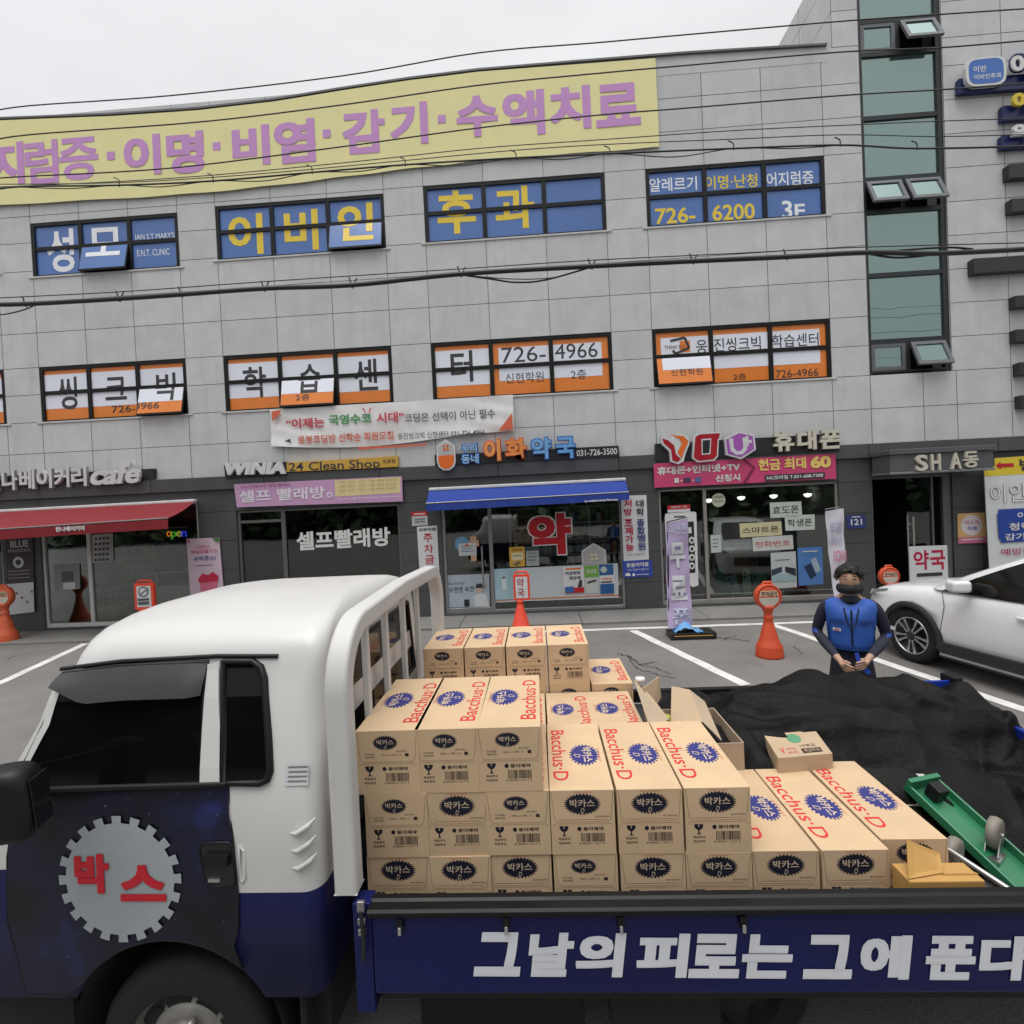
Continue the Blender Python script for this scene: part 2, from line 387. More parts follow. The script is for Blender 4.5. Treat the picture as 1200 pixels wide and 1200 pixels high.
for f in '32':
    for c in 'abcdz':
        z0, z1 = ZA[f]
        if f == '3' and c == 'a': z0, z1 = 7.89, 9.06
        if f == '3' and c == 'b': z0, z1 = 7.97, 9.13
        WIN[f+c] = (*XA[c], z0, z1)
TX0, TX1 = 6.975, 8.60
TOWER = (TX0, TX1, 4.70, 13.2)
XW = [-16., -15.2, -14., -12.9, -11.66, -10.84, -9.72, -8.6, -7.49, -6.64, -5.41, -4.17, -2.94, -2.08, -.80, .47, 1.745, 2.59, 3.8, 5.0, 6.215, TX0]
ZW = [3.28, 4.0, 4.69, 5.30, 5.90, 6.66, 7.34, 8.02, 8.64, 9.22, 9.95, 10.63, 11.38]
mb = cladding(XW, ZW, list(WIN.values()), D, .012, gran, joint, 1)
for k, h in WIN.items(): reveals(mb, h, D, .16, reveal)
XT = [TX0, 8.02, 8.68, 9.75, 11., 12.2, 13.4, 14.6]
XT1 = [6.47, TX0, TX1, 8.68, 9.75, 11., 12.2, 13.4, 14.6]
ZT = [4.69, 5.38, 6.06, 6.74, 7.42, 8.1, 8.78, 9.46, 10.14, 10.82, 11.38]
m2 = cladding([TX1, 9.75, 11., 12.2, 13.4, 14.6], ZT+[12.1, 12.8, 13.3], [], D-.002, .012, gran, joint, 2)
m3 = cladding([TX0, 8.02, 8.68, 9.75, 11., 12.2, 13.4, 14.6], [3.28, 4.0, 4.69], [], D-.001, .012, gran, joint, 3)
m4 = cladding([6.45, TX0], [11.38, 12.1, 12.8, 13.3], [], D-.001, .012, gran, joint, 4)
reveals(m2, (TX0, TX1, 4.69, 13.3), D, .12, reveal, 'lrb')
for q in (m2, m3, m4):
    for vs, f, i in ((q.v, q.f, q.mi),):
        b0 = len(mb.v); mb.v += vs
        for ff, ii in zip(f, i): mb.f.append(tuple(b0+k for k in ff)); mb.mi.append(mb.slot(q.ms[ii])); mb.sm.append(False)
# side, roof and back of the block, so that it is a solid house
g0 = gran[0]
yb = D+12
mb.poly([(-16, D+.02, .0), (-16, yb, .0), (-16, yb, 11.38), (-16, D+.02, 11.38)], g0)
mb.poly([(14.6, D+.02, .0), (14.6, D+.02, 13.3), (14.6, yb, 13.3), (14.6, yb, .0)], g0)
mb.poly([(-16, yb, .0), (14.6, yb, .0), (14.6, yb, 11.38), (-16, yb, 11.38)], g0)
mb.poly([(-16, D+.3, 10.9), (6.45, D+.3, 10.9), (6.45, yb, 10.9), (-16, yb, 10.9)], M((.2, .2, .2), .9))
mb.poly([(-16, D+.3, 10.9), (-16, D+.3, 11.38), (6.45, D+.3, 11.38), (6.45, D+.3, 10.9)], g0)
mb.poly([(6.45, D, 13.3), (14.6, D, 13.3), (14.6, yb, 13.3), (6.45, yb, 13.3)], g0)
wall = mb.build('granite_wall', B)
# left side of the stair tower, above the roof, with its cladding joints
mb = MB(); ys = [D+.0, D+1.2, D+2.4, D+3.6, D+5.2, D+7]; zs = [10.9, 11.38, 12.1, 12.8, 13.3]
for y0, y1 in zip(ys[:-1], ys[1:]):
    for z0, z1 in zip(zs[:-1], zs[1:]):
        mb.poly([(6.45, y0+.006, z0+.006), (6.45, y1-.006, z0+.006), (6.45, y1-.006, z1-.006), (6.45, y0+.006, z1-.006)], gran[1])
mb.poly([(6.462, D, 10.9), (6.462, D+7, 10.9), (6.462, D+7, 13.3), (6.462, D, 13.3)], joint)
mb.box(5.75, 6.44, D+1.5, D+3.4, 11.7, 12.2, M((.27, .27, .265), .8))
mb.build('stair_tower', B)
# parapet coping: follows the slightly sagging roof line
mb = MB(); cap = M((.13, .13, .13), .5, .3, var=.08)
RP = [at(*p) for p in ((-160, 160), (0, 139), (130, 134), (233, 127), (320, 117), (400, 104), (480, 92), (560, 82), (680, 72), (800, 62.5), (890, 57), (968, 52.5))]
for p, q in zip(RP[:-1], RP[1:]):
    p2, q2 = max(p.x, -16), q.x
    if q2 < -16: continue
    mb.hexa([(p2, D-.05, p.z-.04), (q2, D-.05, q.z-.04), (q2, D+.32, q.z-.04), (p2, D+.32, p.z-.04), (p2, D-.05, p.z), (q2, D-.05, q.z), (q2, D+.32, q.z), (p2, D+.32, p.z)], cap)
    mb.poly([(p2, D-.004, 11.1), (q2, D-.004, 11.1), (q2, D-.004, q.z-.04), (p2, D-.004, p.z-.04)], gran[0]) if p.z > 11.385 or q.z > 11.385 else None
mb.build('parapet_coping', B)
# window sills
sill = M((.55, .55, .54), .6, var=.05, dirt=.3)
# ground floor
def X(px, py=640): return at(px, py).x
def Z(px, py): return at(px, py).z
OP = {'bakery_side': (-15.5, X(3, 650), .10, 2.72), 'bakery': (X(50, 680), X(234, 640), .10, 2.78), 'laundry': (X(279, 640), X(470, 640), .08, Z(380, 594)),
      'pharmacy': (X(519, 650), X(731, 640), .08, 2.60), 'phone': (X(774, 640), X(985, 640), .10, Z(880, 569)), 'entrance': (X(1023, 640), X(1117, 620), .05, Z(1070, 557))}
XD = [-16.] + [v for k in OP for v in OP[k][:2]] + [X(1152), X(1230), 12.6, 14.6]
XD = sorted(XD)
mb = cladding(XD, [.04, .62, 1.25, 1.88, 2.52, 3.0], list(OP.values()), D-.004, .009, dark, djoint, 5)
for k, h in OP.items(): reveals(mb, h, D-.004, .22, dark[1])
mb.build('shopfront_wall', B)
mb = MB()                                       # dark fascia course above the shops
x = -16.
while x < 14.6:
    mb.box(x, min(x+2.53, 14.6), D-.075, D+.02, 3.0, 3.285, dark[0] if int(x*3) % 2 else dark[1]); x += 2.54
mb.build('fascia_course', B, bevel=.006, seg=1)
# entrance canopy
mb = MB(); cgr = M((.095, .098, .103), .38, var=.1); q = px4(1040, 533, 1160, 523, 1163, 548, 1042, 557, D-.55)
x0, x1 = q[0].x, q[1].x
mb.box(x0, x1, D-.62, D-.08, 2.66, 3.0, cgr); mb.box(x0-.03, x1+.03, D-.66, D-.08, 3.0, 3.10, cgr); mb.box(x0-.02, x1+.02, D-.64, D-.08, 2.615, 2.66, grayal)
mb.build('entrance_canopy', B, bevel=.01)
iv = S(196, 190, 176, 1.0, rough=.5)
yc = D-.62
for s_, a in (('S', (1071, 532, 1085)), ('H', (1089, 531, 1100)), ('A', (1112, 529.5, 1124)), ('동', (1127, 528, 1144))):
    cl = MB(); cl.text(s_, pq(a[0], a[1]+1.5, a[2], 19, yc), iv, bold=.025, lift=.0, depth=.05); cl.build('entrance_letter', B)
# fins on the right wall
fin = M((.022, .022, .024), .45, var=.1)
for (x0, y0, y1) in ((1174, 198, 215), (1177, 238, 254), (1133, 307, 325), (1181, 350, 364), (1182, 389, 404), (1186, 427, 442), (1188, 465, 480)):
    mb = MB(); a, c = at(x0, y0), at(x0, y1); mb.box(a.x, 13.2, D-.16, D-.003, c.z, a.z, fin); mb.build('wall_fin', B, bevel=.012)

# ------------------------------------------------------------------ lettered windows of the upper floors
def clip(poly, x0, x1, z0, z1):
    for ax, lim, sg in ((0, x0, 1), (0, x1, -1), (1, z0, 1), (1, z1, -1)):
        out = []
        for i in range(len(poly)):
            a, b = poly[i-1], poly[i]; da, db = (a[ax]-lim)*sg, (b[ax]-lim)*sg
            if (da >= 0) != (db >= 0):
                t = da/(da-db); out.append((a[0]+(b[0]-a[0])*t, a[1]+(b[1]-a[1])*t))
            if db >= 0: out.append(b)
        poly = out
        if len(poly) < 3: return []
    return poly
def tpoly(s, q, m, layer, bold=0., fat=0.):
    mb = MB(); mb.text(s, q, m, bold=bold, fat=fat)
    return [([(mb.v[i][0], mb.v[i][2]) for i in f], m, layer+(D-mb.v[f[0]][1])/.0026) for f in mb.f]
def rpoly(x0, z0, x1, z1, m, layer): return [([(x0, z0), (x1, z0), (x1, z1), (x0, z1)], m, layer)]
frm = M((.006, .006, .0065), .45, var=.1, spec=.3)
blue = S(70, 112, 180, .95, rough=.45, coat=.6, var=.12, scale=.8); bluelow = blue
yel = S(232, 200, 36, 1.0, rough=.5, coat=.6); wfilm = S(228, 231, 242, 1.0, rough=.5, coat=.6, var=.05, scale=.7)
ora = S(236, 130, 28, .9, rough=.5, coat=.6, var=.06); blk = M((.014, .014, .018), .45, coat=.6)
def window(k, art, openp=(), name='window'):
    x0, x1, z0, z1 = WIN[k]; yf = D+.006; fo, fm = .075, .045
    w = MB()
    zt = (z0+z1)/2+ (.03 if k[0] == '2' else .02)
    xs = [x0, x0+(x1-x0)/3, x0+(x1-x0)*2/3, x1]
    w.box(x0, x0+fo, yf, yf+.1, z0, z1, frm); w.box(x1-fo, x1, yf, yf+.1, z0, z1, frm)
    w.box(x0+fo, x1-fo, yf, yf+.1, z1-fo, z1, frm); w.box(x0+fo, x1-fo, yf, yf+.1, z0, z0+fo*.42, frm)
    for x in xs[1:3]: w.box(x-fm, x+fm, yf+.003, yf+.1, z0+fo*.42, z1-fo, frm)
    for i in range(3):
        a = xs[i]+(fo if i == 0 else fm); b = xs[i+1]-(fo if i == 2 else fm)
        w.box(a, b, yf+.006, yf+.1, zt-.04, zt+.04, frm)
    w.poly([(x0, D+.5, z0), (x1, D+.5, z0), (x1, D+.5, z1), (x0, D+.5, z1)], M((.01, .01, .01), .9))
    reveals(w, (x0, x1, z0, z1), D+.107, .4, M((.03, .03, .03), .8))
    wo = w.build(name, B)
    mb = MB(); mb.box(x0-.10 if k[1] != 'z' else x0, x1+.10, D-.022, D+.004, z0-.04, z0-.002, sill); mb.build('sill', wo, bevel=.006, seg=1)
    for r in range(2):
        for c in range(3):
            a = xs[c]+(fo if c == 0 else fm); b = xs[c+1]-(fo if c == 2 else fm)
            lo, hi = (zt+.04, z1-fo) if r == 0 else (z0+fo*.42, zt-.04)
            op = (r, c) in openp; p = MB()
            if op: a += .0; b -= .0
            for poly, m, layer in art:
                pl = clip(poly, a, b, lo, hi)
                if pl: p.poly([(x, yf+.034-.0025*layer, z) for x, z in pl], m)
            if op:
                e_ = .035
                p.box(a-.02, b+.02, yf+.039, yf+.075, lo-.03, hi, frm)
                ang = R_(13); s_, c_ = math.sin(ang), math.cos(ang)
                p.v = [(x, yf-.02+(y-yf-.02)*c_-(hi-z)*s_, hi-(hi-z)*c_-(y-yf-.02)*s_) for x, y, z in p.v]
                p.build('sash', wo)
            else: p.build('pane', wo)
def film(k, m=blue):
    x0, x1, z0, z1 = WIN[k]; return rpoly(x0, z0, x1, z1, m, 0)
wt = S(234, 236, 240, 1.0, rough=.5, coat=.5)
window('3a', film('3a')+tpoly('성', pq(52, 268, 84, 51), wt, 1, .018, .006)+tpoly('모', pq(101, 266.5, 141, 36), wt, 1, .018, .006)
       + tpoly("IAN S.T MARY'S", pq(157, 273.5, 203, 6.5), wt, 1)+tpoly('E.N.T. CLINIC', pq(159, 292, 197, 7.5), wt, 1), [(1, 1)])
window('3b', film('3b')+tpoly('이', pq(265, 250.5, 306, 48), yel, 1, .018, .010)+tpoly('비', pq(331, 245.5, 371, 48), yel, 1, .018, .010)+tpoly('인', pq(394, 238, 437, 48), yel, 1, .018, .010), [(1, 2)])
window('3c', film('3c')+tpoly('후', pq(511, 223, 556, 51), yel, 1, .018, .010)+tpoly('과', pq(579, 218, 625, 50), yel, 1, .018, .010))
window('3d', film('3d')+tpoly('알레르기', pq(761, 208, 817, 16), wt, 1, .012)+tpoly('이명·난청', pq(827, 205, 888, 16), yel, 1, .012)+tpoly('어지럼증', pq(899, 201, 954, 17), wt, 1, .012)
       + tpoly('726-', pq(768, 243, 815, 19), yel, 1, .02)+tpoly('6200', pq(835, 239, 885, 19), yel, 1, .02)+tpoly('3', pq(917, 234, 929, 22), wt, 1, .02)+tpoly('F', pq(932, 238, 944, 17), wt, 1, .02))
def band(k, cols=(0, 1, 2)):
    x0, x1, z0, z1 = WIN[k]; h = z1-z0; out = rpoly(x0, z0, x1, z1, ora, 0)
    return out+rpoly(x0, z0+h*.235, x1, z1-h*.14, wfilm, 1)
window('2a', band('2a')+tpoly('씽', pq(65, 442, 88, 38), blk, 2, .018)+tpoly('크', pq(121, 442, 146, 27), blk, 2, .018)+tpoly('빅', pq(181, 437, 204, 34), blk, 2, .018)
       + tpoly('726-', pq(129, 475.5, 157, 8), blk, 2)+tpoly('4966', pq(161, 473.5, 190, 8), blk, 2), [(1, 2)])
window('2b', band('2b')+tpoly('학', pq(283, 430, 310, 36), blk, 2, .018)+tpoly('습', pq(349, 427, 375, 35), blk, 2, .018)+tpoly('센', pq(413, 421, 441, 37), blk, 2, .018)
       + tpoly('2층', pq(349, 463.5, 365, 8), blk, 2), [(1, 1)])
x0, x1, z0, z1 = WIN['2c']; h = z1-z0; tx = x0+(x1-x0)/3
window('2c', rpoly(x0, z0, x1, z1, ora, 0)+rpoly(x0, z0+h*.235, tx, z1-h*.14, wfilm, 1)+rpoly(tx+.16, z0+h*.27, x1-.21, z1-h*.15, wfilm, 1)
       + tpoly('터', pq(527, 411, 553, 37), blk, 2, .018)+tpoly('726-', pq(587, 407, 639, 18), blk, 2)+tpoly('4966', pq(650, 403, 700, 17.5), blk, 2)
       + tpoly('신현학원', pq(592, 437, 637, 12), blk, 2)+tpoly('2층', pq(669, 433, 687, 11), blk, 2))
x0, x1, z0, z1 = WIN['2d']; h = z1-z0
art = rpoly(x0, z0, x1, z1, ora, 0)+rpoly(x0+.18, z0+h*.27, x1-.20, z1-h*.15, wfilm, 1)
art += tpoly('웅', pq(816, 398, 829, 16), blk, 2, .006)+tpoly('진씽크빅', pq(837, 396, 892, 16), blk, 2, .006)+tpoly('학습센터', pq(905, 392, 960, 15), blk, 2, .006)
art += tpoly('신현학원', pq(785, 434, 822, 8.5), blk, 2)+tpoly('2층', pq(860, 437.5, 875, 7.5), blk, 2)+tpoly('726-4966', pq(910, 433.5, 960, 9), blk, 2)
q = pq(797, 399, 809, 13.5); art += [([(p.x, p.z) for p in q[::-1]], ora, 2)]+tpoly('THINK BIG', pq(779, 404.5, 803, 4.5), S(150, 80, 50, .6), 3)
for a, b_ in (((786, 399), (803, 395)), ((803, 395), (808, 407)), ((808, 407), (792, 414)), ((792, 414), (789, 410))):
    p, r = at(*a), at(*b_); n = Vector((-(r-p).z, 0, (r-p).x)).normalized()*.025
    art += [([(v.x, v.z) for v in (p+n, p-n, r-n, r+n)], blk, 4)]
window('2d', art, [(1, 0)])
window('3z', film('3z')); window('2z', band('2z'))
# ------------------------------------------------------------------ stair tower glazing
gt = bpy.data.materials.new('reflective_green_glass'); gt.use_nodes = True
t = gt.node_tree; N = t.nodes; L = t.links; b = N['Principled BSDF']
b.inputs['Base Color'].default_value = (.035, .075, .066, 1); b.inputs['Roughness'].default_value = .35; b.inputs['Specular IOR Level'].default_value = .3
gl = N.new('ShaderNodeBsdfGlossy'); gl.inputs['Roughness'].default_value = .015; gl.inputs[0].default_value = (.74, .95, .89, 1)
fr = N.new('ShaderNodeFresnel'); fr.inputs[0].default_value = 1.5
ma = N.new('ShaderNodeMath'); ma.operation = 'MULTIPLY_ADD'; ma.inputs[1].default_value = .75; ma.inputs[2].default_value = .24; L.new(fr.outputs[0], ma.inputs[0])
tc = N.new('ShaderNodeTexCoord'); nz = N.new('ShaderNodeTexNoise'); nz.inputs['Scale'].default_value = .9; L.new(tc.outputs['Object'], nz.inputs['Vector'])
bp = N.new('ShaderNodeBump'); bp.inputs['Strength'].default_value = .12; bp.inputs['Distance'].default_value = .05; L.new(nz.outputs[0], bp.inputs['Height']); L.new(bp.outputs[0], gl.inputs['Normal'])
ms = N.new('ShaderNodeMixShader'); L.new(ma.outputs[0], ms.inputs[0]); L.new(b.outputs[0], ms.inputs[1]); L.new(gl.outputs[0], ms.inputs[2])
L.new(ms.outputs[0], [n for n in N if n.type == 'OUTPUT_MATERIAL'][0].inputs[0])
tfr = M((.03, .032, .036), .4, .3, var=.08); tgy = M((.14, .145, .155), .4, .3, var=.08)
TW = MB(); yt = D+.03
lv = [Z(1010, y) for y in (438, 401, 323, 248, 210, 138, 63, 24)]+[13.3]
xl, xr = TX0+.07, TX1-.10
TW.box(TX0, xl, yt, yt+.09, 4.69, 13.3, tfr); TW.box(xr, TX1, yt, yt+.09, 4.69, 13.3, tfr)
for i, z in enumerate(lv[:-1]): TW.box(xl, xr, yt+.004, yt+.09, z-.045 if i else z, z+.045, tfr)
for i in (0, 3, 6): TW.box((xl+xr)/2-.04, (xl+xr)/2+.04, yt+.006, yt+.09, lv[i]+.045, lv[i+1]-.045, tfr)
TW.poly([(TX0, D+.5, 4.69), (TX1, D+.5, 4.69), (TX1, D+.5, 13.3), (TX0, D+.5, 13.3)], M((.02, .025, .025), .8))
tower = TW.build('stair_window', B)
for i in range(8):
    z0, z1 = lv[i]+.045, lv[i+1]-.045
    if i in (0, 3, 6):
        for c in range(2):
            a, b_ = (xl, (xl+xr)/2-.04) if c == 0 else ((xl+xr)/2+.04, xr)
            op = (i, c) in ((0, 1), (3, 0), (3, 1), (6, 1)); p = MB(); f_ = .075
            for (u0, u1, w0, w1) in ((a, a+f_, z0, z1), (b_-f_, b_, z0, z1), (a+f_, b_-f_, z0, z0+f_), (a+f_, b_-f_, z1-f_, z1)): p.box(u0, u1, yt+.012, yt+.06, w0, w1, tgy)
            p.poly([(a+f_, yt+.035, z0+f_), (b_-f_, yt+.035, z0+f_), (b_-f_, yt+.035, z1-f_), (a+f_, yt+.035, z1-f_)], gt)
            if op:
                ang = R_(24); s_, c_ = math.sin(ang), math.cos(ang)
                p.v = [(x, yt-.03+(y-yt)*c_-(z1-z)*s_, z1-(z1-z)*c_-(y-yt)*s_) for x, y, z in p.v]
            p.build('sash', tower)
    else:
        p = MB(); p.poly([(xl, yt+.04, z0), (xr, yt+.04, z0), (xr, yt+.04, z1), (xl, yt+.04, z1)], gt); p.build('pane', tower)
# ------------------------------------------------------------------ signs and banners on the facade
def art(mb, items, y, step=.0026):
    for i, it in enumerate(items):
        l = step*(i+1); k = it[0]
        if k == 'T':      # text: string, left px, top px, right px, height px, material, bold, fat
            _, s, x0, y0, x1, h, m, *o = it; mb.text(s, pq(x0, y0, x1, h, y, sl=o[2] if len(o) > 2 else None), m, bold=o[0] if o else 0, fat=o[1] if len(o) > 1 else 0, lift=l)
        elif k == 'Q':    # quad: 8 pixel coordinates, material
            mb.poly(lift(px4(*it[1], y=y), l), it[2])
        elif k == 'R': mb.poly(lift(pq(it[1], it[2], it[3], it[4], y), l), it[5])
        elif k == 'D':    # disc: centre px, radius px, material
            c = at(it[1], it[2], y); r = (at(it[1]+it[3], it[2], y)-c).length; r2 = r*(it[5] if len(it) > 5 else 1)
            mb.disc((c.x, c.y-l, c.z), (r, 0, 0), (0, 0, r2), it[4])
        elif k == 'P': mb.poly([at(px, py, y-l) for px, py in it[1]], it[2])
def sign(name, label, cat, q, th, bg, items=(), y=D-.03, group=None, bevel=.0):
    mb = MB(); mb.slab(px4(*q, y=y), th, bg); art(mb, items, y)
    return tag(mb.build(name, bevel=bevel, seg=1), label, cat, group)
white = S(232, 232, 230, .84, rough=.45); paper = S(226, 228, 230, .82, rough=.7, var=.04); red = S(196, 28, 40, .85, rough=.5); navy = S(28, 34, 84, .8, rough=.5)
board = M((.016, .016, .019), .45, var=.1); orange = S(236, 112, 34, .9, rough=.45); pink = S(214, 74, 122, .85, rough=.5); lilac = S(206, 160, 200, .85, rough=.6, var=.05)
cream = S(232, 214, 160, .85, rough=.6); skyb = S(74, 140, 210, .85, rough=.45); royal = S(34, 70, 160, .85, rough=.5); inkd = M((.03, .03, .035), .6); green = S(60, 150, 80, .85, rough=.5)
# roof banner: cloth following the wall, hung from the coping by eyelets
def roof_banner():
    top = ((-150, 161), (0, 141), (130, 136), (233, 129), (320, 119), (400, 106), (480, 94), (560, 84), (680, 75), (768, 68)); bot = ((-147, 262), (3, 240), (134, 233), (237, 226), (324, 217), (403, 207), (484, 197), (564, 188), (684, 179), (773, 172))
    y = D-.05; mb = MB(); cl = S(236, 229, 168, .98, rough=.75, var=.05, scale=2); K = 9; r = random.Random(2)
    def ev(P, u):
        i = min(int(u*(len(P)-1)), len(P)-2); t_ = u*(len(P)-1)-i; return lerp(P[i][0], P[i+1][0], t_), lerp(P[i][1], P[i+1][1], t_)
    n = 90; vs = []
    for j in range(K+1):
        for i in range(n+1):
            a, b_ = ev(top, i/n), ev(bot, i/n); v = j/K
            p = at(lerp(a[0], b_[0], v), lerp(a[1], b_[1], v)+(.5*math.sin(i/n*55)*(v > .95)), y)
            p.y += .0025*math.sin(i*.9+j*.35)*math.sin(v*3.1)+.002*math.sin(i*.31)
            vs.append(p)
    mb.add(vs, [(j*(n+1)+i, (j+1)*(n+1)+i, (j+1)*(n+1)+i+1, j*(n+1)+i+1) for j in range(K) for i in range(n)], cl, True)
    pur = S(200, 146, 204, 1.0, rough=.7, var=.04)
    sl = -.085
    for s_, x0, y0, x1, h in (('지', -15, 169, 27, 50), ('럼', 28, 166, 67, 51), ('증', 68, 163, 114, 50), ('이', 144, 160, 187, 47), ('명', 194, 156, 238, 49), ('비', 271, 149, 315, 47), ('염', 320, 142, 368, 51),
                              ('감', 400, 131, 450, 51), ('기', 456, 122, 500, 49), ('수', 534, 114, 582, 48), ('액', 588, 108, 637, 53), ('치', 643, 103, 691, 51), ('료', 697, 100, 749, 50)):
        mb.text(s_, pq(x0, y0, x1, h, y-.006, sl=sl), pur, bold=.02, fat=.006 if s_ in '럼증' else .018)
    for x0, y0 in ((125, 178), (249, 167), (378, 152), (513, 135)): mb.poly(pq(x0, y0, x0+9, 9.5, y-.006, sl=sl), pur)
    o = mb.build('rooftop_banner'); tag(o, 'long pale yellow cloth banner with big purple letters along the roof edge', 'banner')
roof_banner()
# academy banner hung below the second floor windows
def academy():
    y = D-.06; mb = MB(); wc = S(234, 232, 232, .95, rough=.7, var=.05); n, K = 40, 8; vs = []
    for j in range(K+1):
        for i in range(n+1):
            u, v = i/n, j/K
            px = lerp(316.5, 601, u)+v*1.5; t_ = lerp(480.5, 462.5, u); b_ = lerp(523, 505, u)+9*math.sin(math.pi*min(1, u*1.25))*.8-(4 if u > .8 else 0)*(u-.8)/.2*0
            p = at(px, lerp(t_, b_, v), y); p.y += .02*math.sin(9*u+4*v)*v+.012*math.sin((u*1.6-v)*16)*(1 if u < .25 or u > .8 else .3)
            vs.append(p)
    mb.add(vs, [(j*(n+1)+i, (j+1)*(n+1)+i, (j+1)*(n+1)+i+1, j*(n+1)+i+1) for j in range(K) for i in range(n)], wc, True)
    rd = S(214, 70, 90, .85, rough=.6); gy = M((.06, .06, .065), .6); og = S(224, 110, 80, .85, rough=.6); gn = S(70, 160, 90, .85, rough=.6)
    art(mb, [('T', '“이제는', 335, 491, 380, 12, rd, .02, .006), ('T', '국영수코', 385, 486.5, 435, 12, gn, .02, .006), ('T', '시대”', 441, 484, 473, 12, rd, .02, .006), ('T', '코딩은 선택이 아닌 필수', 474, 485, 580, 10.5, gy, .01),
             ('T', '로봇코딩반 선착순 회원모집', 349, 511, 461, 10, og, .02), ('T', '웅진씽크빅 신현센터 031-726-4966', 466, 508, 568, 7.5, gy, .01),
             ('P', [(318, 482), (330, 480), (327, 486), (319, 494)], og), ('P', [(600, 484), (601, 503), (584, 505)], og), ('P', [(333, 517), (340, 514), (341, 519)], gy),
             ('P', [(420, 524), (500, 520), (500, 522), (420, 527)], og), ('P', [(424, 478), (426, 478), (429, 484), (428, 484)], rd), ('P', [(433, 478), (435, 478), (433, 484), (432, 484)], rd)], y-.028)
    tag(mb.build('hanging_banner'), 'white cloth banner with red and green lettering hung below the orange windows', 'banner')
academy()
# clinic signs on the right wall
def clinic():
    y = D-.12; nv = S(26, 38, 96, .8, rough=.35); bl = S(70, 116, 196, .9, rough=.4); mb = MB()
    mb.slab(px4(1124, 92, 1330, 78, 1331, 94, 1124, 109, y=y), .1, nv); q = px4(1131, 69, 1179, 64, 1180, 98, 1133, 102, y=y-.09)
    def shield(k):      # square with bulging top and bottom and round corners
        P = []
        for i in range(40):
            a = 2*math.pi*i/40; c_, s_ = math.cos(a), math.sin(a); u = .5+.5*k*math.copysign(abs(c_)**.42, c_); v = .5+.5*k*math.copysign(abs(s_)**.55, s_); s4 = sub(q, u, v, u, v); P.append(s4[0])
        return P
    mb.prism(shield(1.), (0, .08, 0), white); mb.poly(lift(shield(.86), .004), bl)
    mb.text('이안', sub(q, .18, .3, .5, .52), white, bold=.02, lift=.008); mb.text('이비인후과', sub(q, .18, .6, .86, .78), white, bold=.02, lift=.008)
    for s_, x0, y0, x1, h in (('이', 1183, 65, 1206, 25), ('안', 1212, 62, 1238, 26)):
        mb.text(s_, pq(x0-2, y0-1, x1+2, h+3, y-.02), nv, bold=.03, fat=.05, depth=.06); mb.text(s_, pq(x0, y0, x1, h, y-.084), white, bold=.03, fat=.012, depth=.03)
    tag(mb.build('clinic_sign'), 'blue and white shield shaped clinic sign with raised letters on the right wall', 'sign')
    yl = S(232, 204, 60, .85, rough=.4)
    for (x0, y0, h, s_, c, lab) in ((1175, 107, 34, '어지럼증', yl, 'navy sign board with raised yellow letters, middle of the right wall signs'), (1174, 144, 30, '의원', white, 'navy sign board with raised white letters, lowest of the right wall signs')):
        mb = MB(); mb.slab(px4(x0, y0+h*.5, 1330, y0+h*.5-9, 1330, y0+h-9, x0, y0+h, y=y), .1, nv)
        n = len(s_); ww = 155/4
        for i, ch in enumerate(s_): mb.text(ch, pq(x0+9+i*30, y0+3-i*2, x0+31+i*30, h*.6, y-.05), c, bold=.03, fat=.02, depth=.05)
        tag(mb.build('clinic_sign'), lab, 'sign')
clinic()
# shop name signs: dark tray, letters standing out of it
def letters(root, name, items, y, depth=.06, bold=.03, fat=.015, rim=None):
    mb = MB()
    for s_, x0, y0, x1, h, m in items:
        if rim: mb.text(s_, pq(x0-1, y0-1, x1+1, h+2, y+.012), rim, bold=bold, fat=fat+.025, depth=depth)
        mb.text(s_, pq(x0, y0, x1, h, y-.012 if rim else y), m, bold=bold, fat=fat, depth=depth)
    return mb.build(name, root)
def tray(root, q, y=D-.1): mb = MB(); mb.slab(px4(*q, y=y), .095, board); return mb.build('backing_board', root, bevel=.006, seg=1)
wl = S(226, 226, 228, .84, rough=.35)
yb_ = D-.1; yl_ = D-.11
t = empty('bakery_sign', 'white raised letter bakery cafe sign on a dark board above the red awning', 'sign', at(80, 575, D))
tray(t, (-120, 564, 180, 549, 180, 560, -120, 574))
letters(t, 'lettering', [(c, -15+i*20.2, 553.3-i*1.15, 3+i*20.2, 23, wl) for i, c in enumerate('한나베이커리')], yl_, .07, .025, .006)
mb = MB(); mb.text('café'.replace('é', 'e'), pq(108, 545, 166, 24, yl_), wl, bold=.02, fat=.012, shear=.25, depth=.07); mb.poly(pq(155, 539, 159, 5, yl_-.075), wl); mb.build('cafe_lettering', t)
t = empty('laundry_sign', 'laundry shop sign of white slanted letters beside a yellow board with dark writing', 'sign', at(370, 560, D))
tray(t, (262, 545, 336, 541, 336, 557, 264, 561))
mb = MB(); mb.text('WINIA', pq(265, 542.5, 335, 14.5, yl_, sl=-.02), wl, bold=.025, fat=.03, shear=.2, depth=.07); mb.build('lettering', t)
mb = MB(); yy = D-.1; mb.slab(px4(336, 542, 466, 534.5, 466, 547, 336, 553, y=yy), .095, S(214, 170, 70, .85, rough=.45))
art(mb, [('T', '24 Clean Shop', 338, 542.5, 445, 13, M((.035, .032, .045), .5), .012, 0, -.045), ('T', '오포점', 448, 538.5, 463, 4.8, inkd, .01)], yy); mb.build('yellow_board', t)
t = empty('pharmacy_sign', 'pharmacy sign with orange and blue letters, a capsule shaped house icon and a phone number', 'sign', at(620, 548, D))
tray(t, (509, 533, 725, 522, 726, 535, 510, 546))
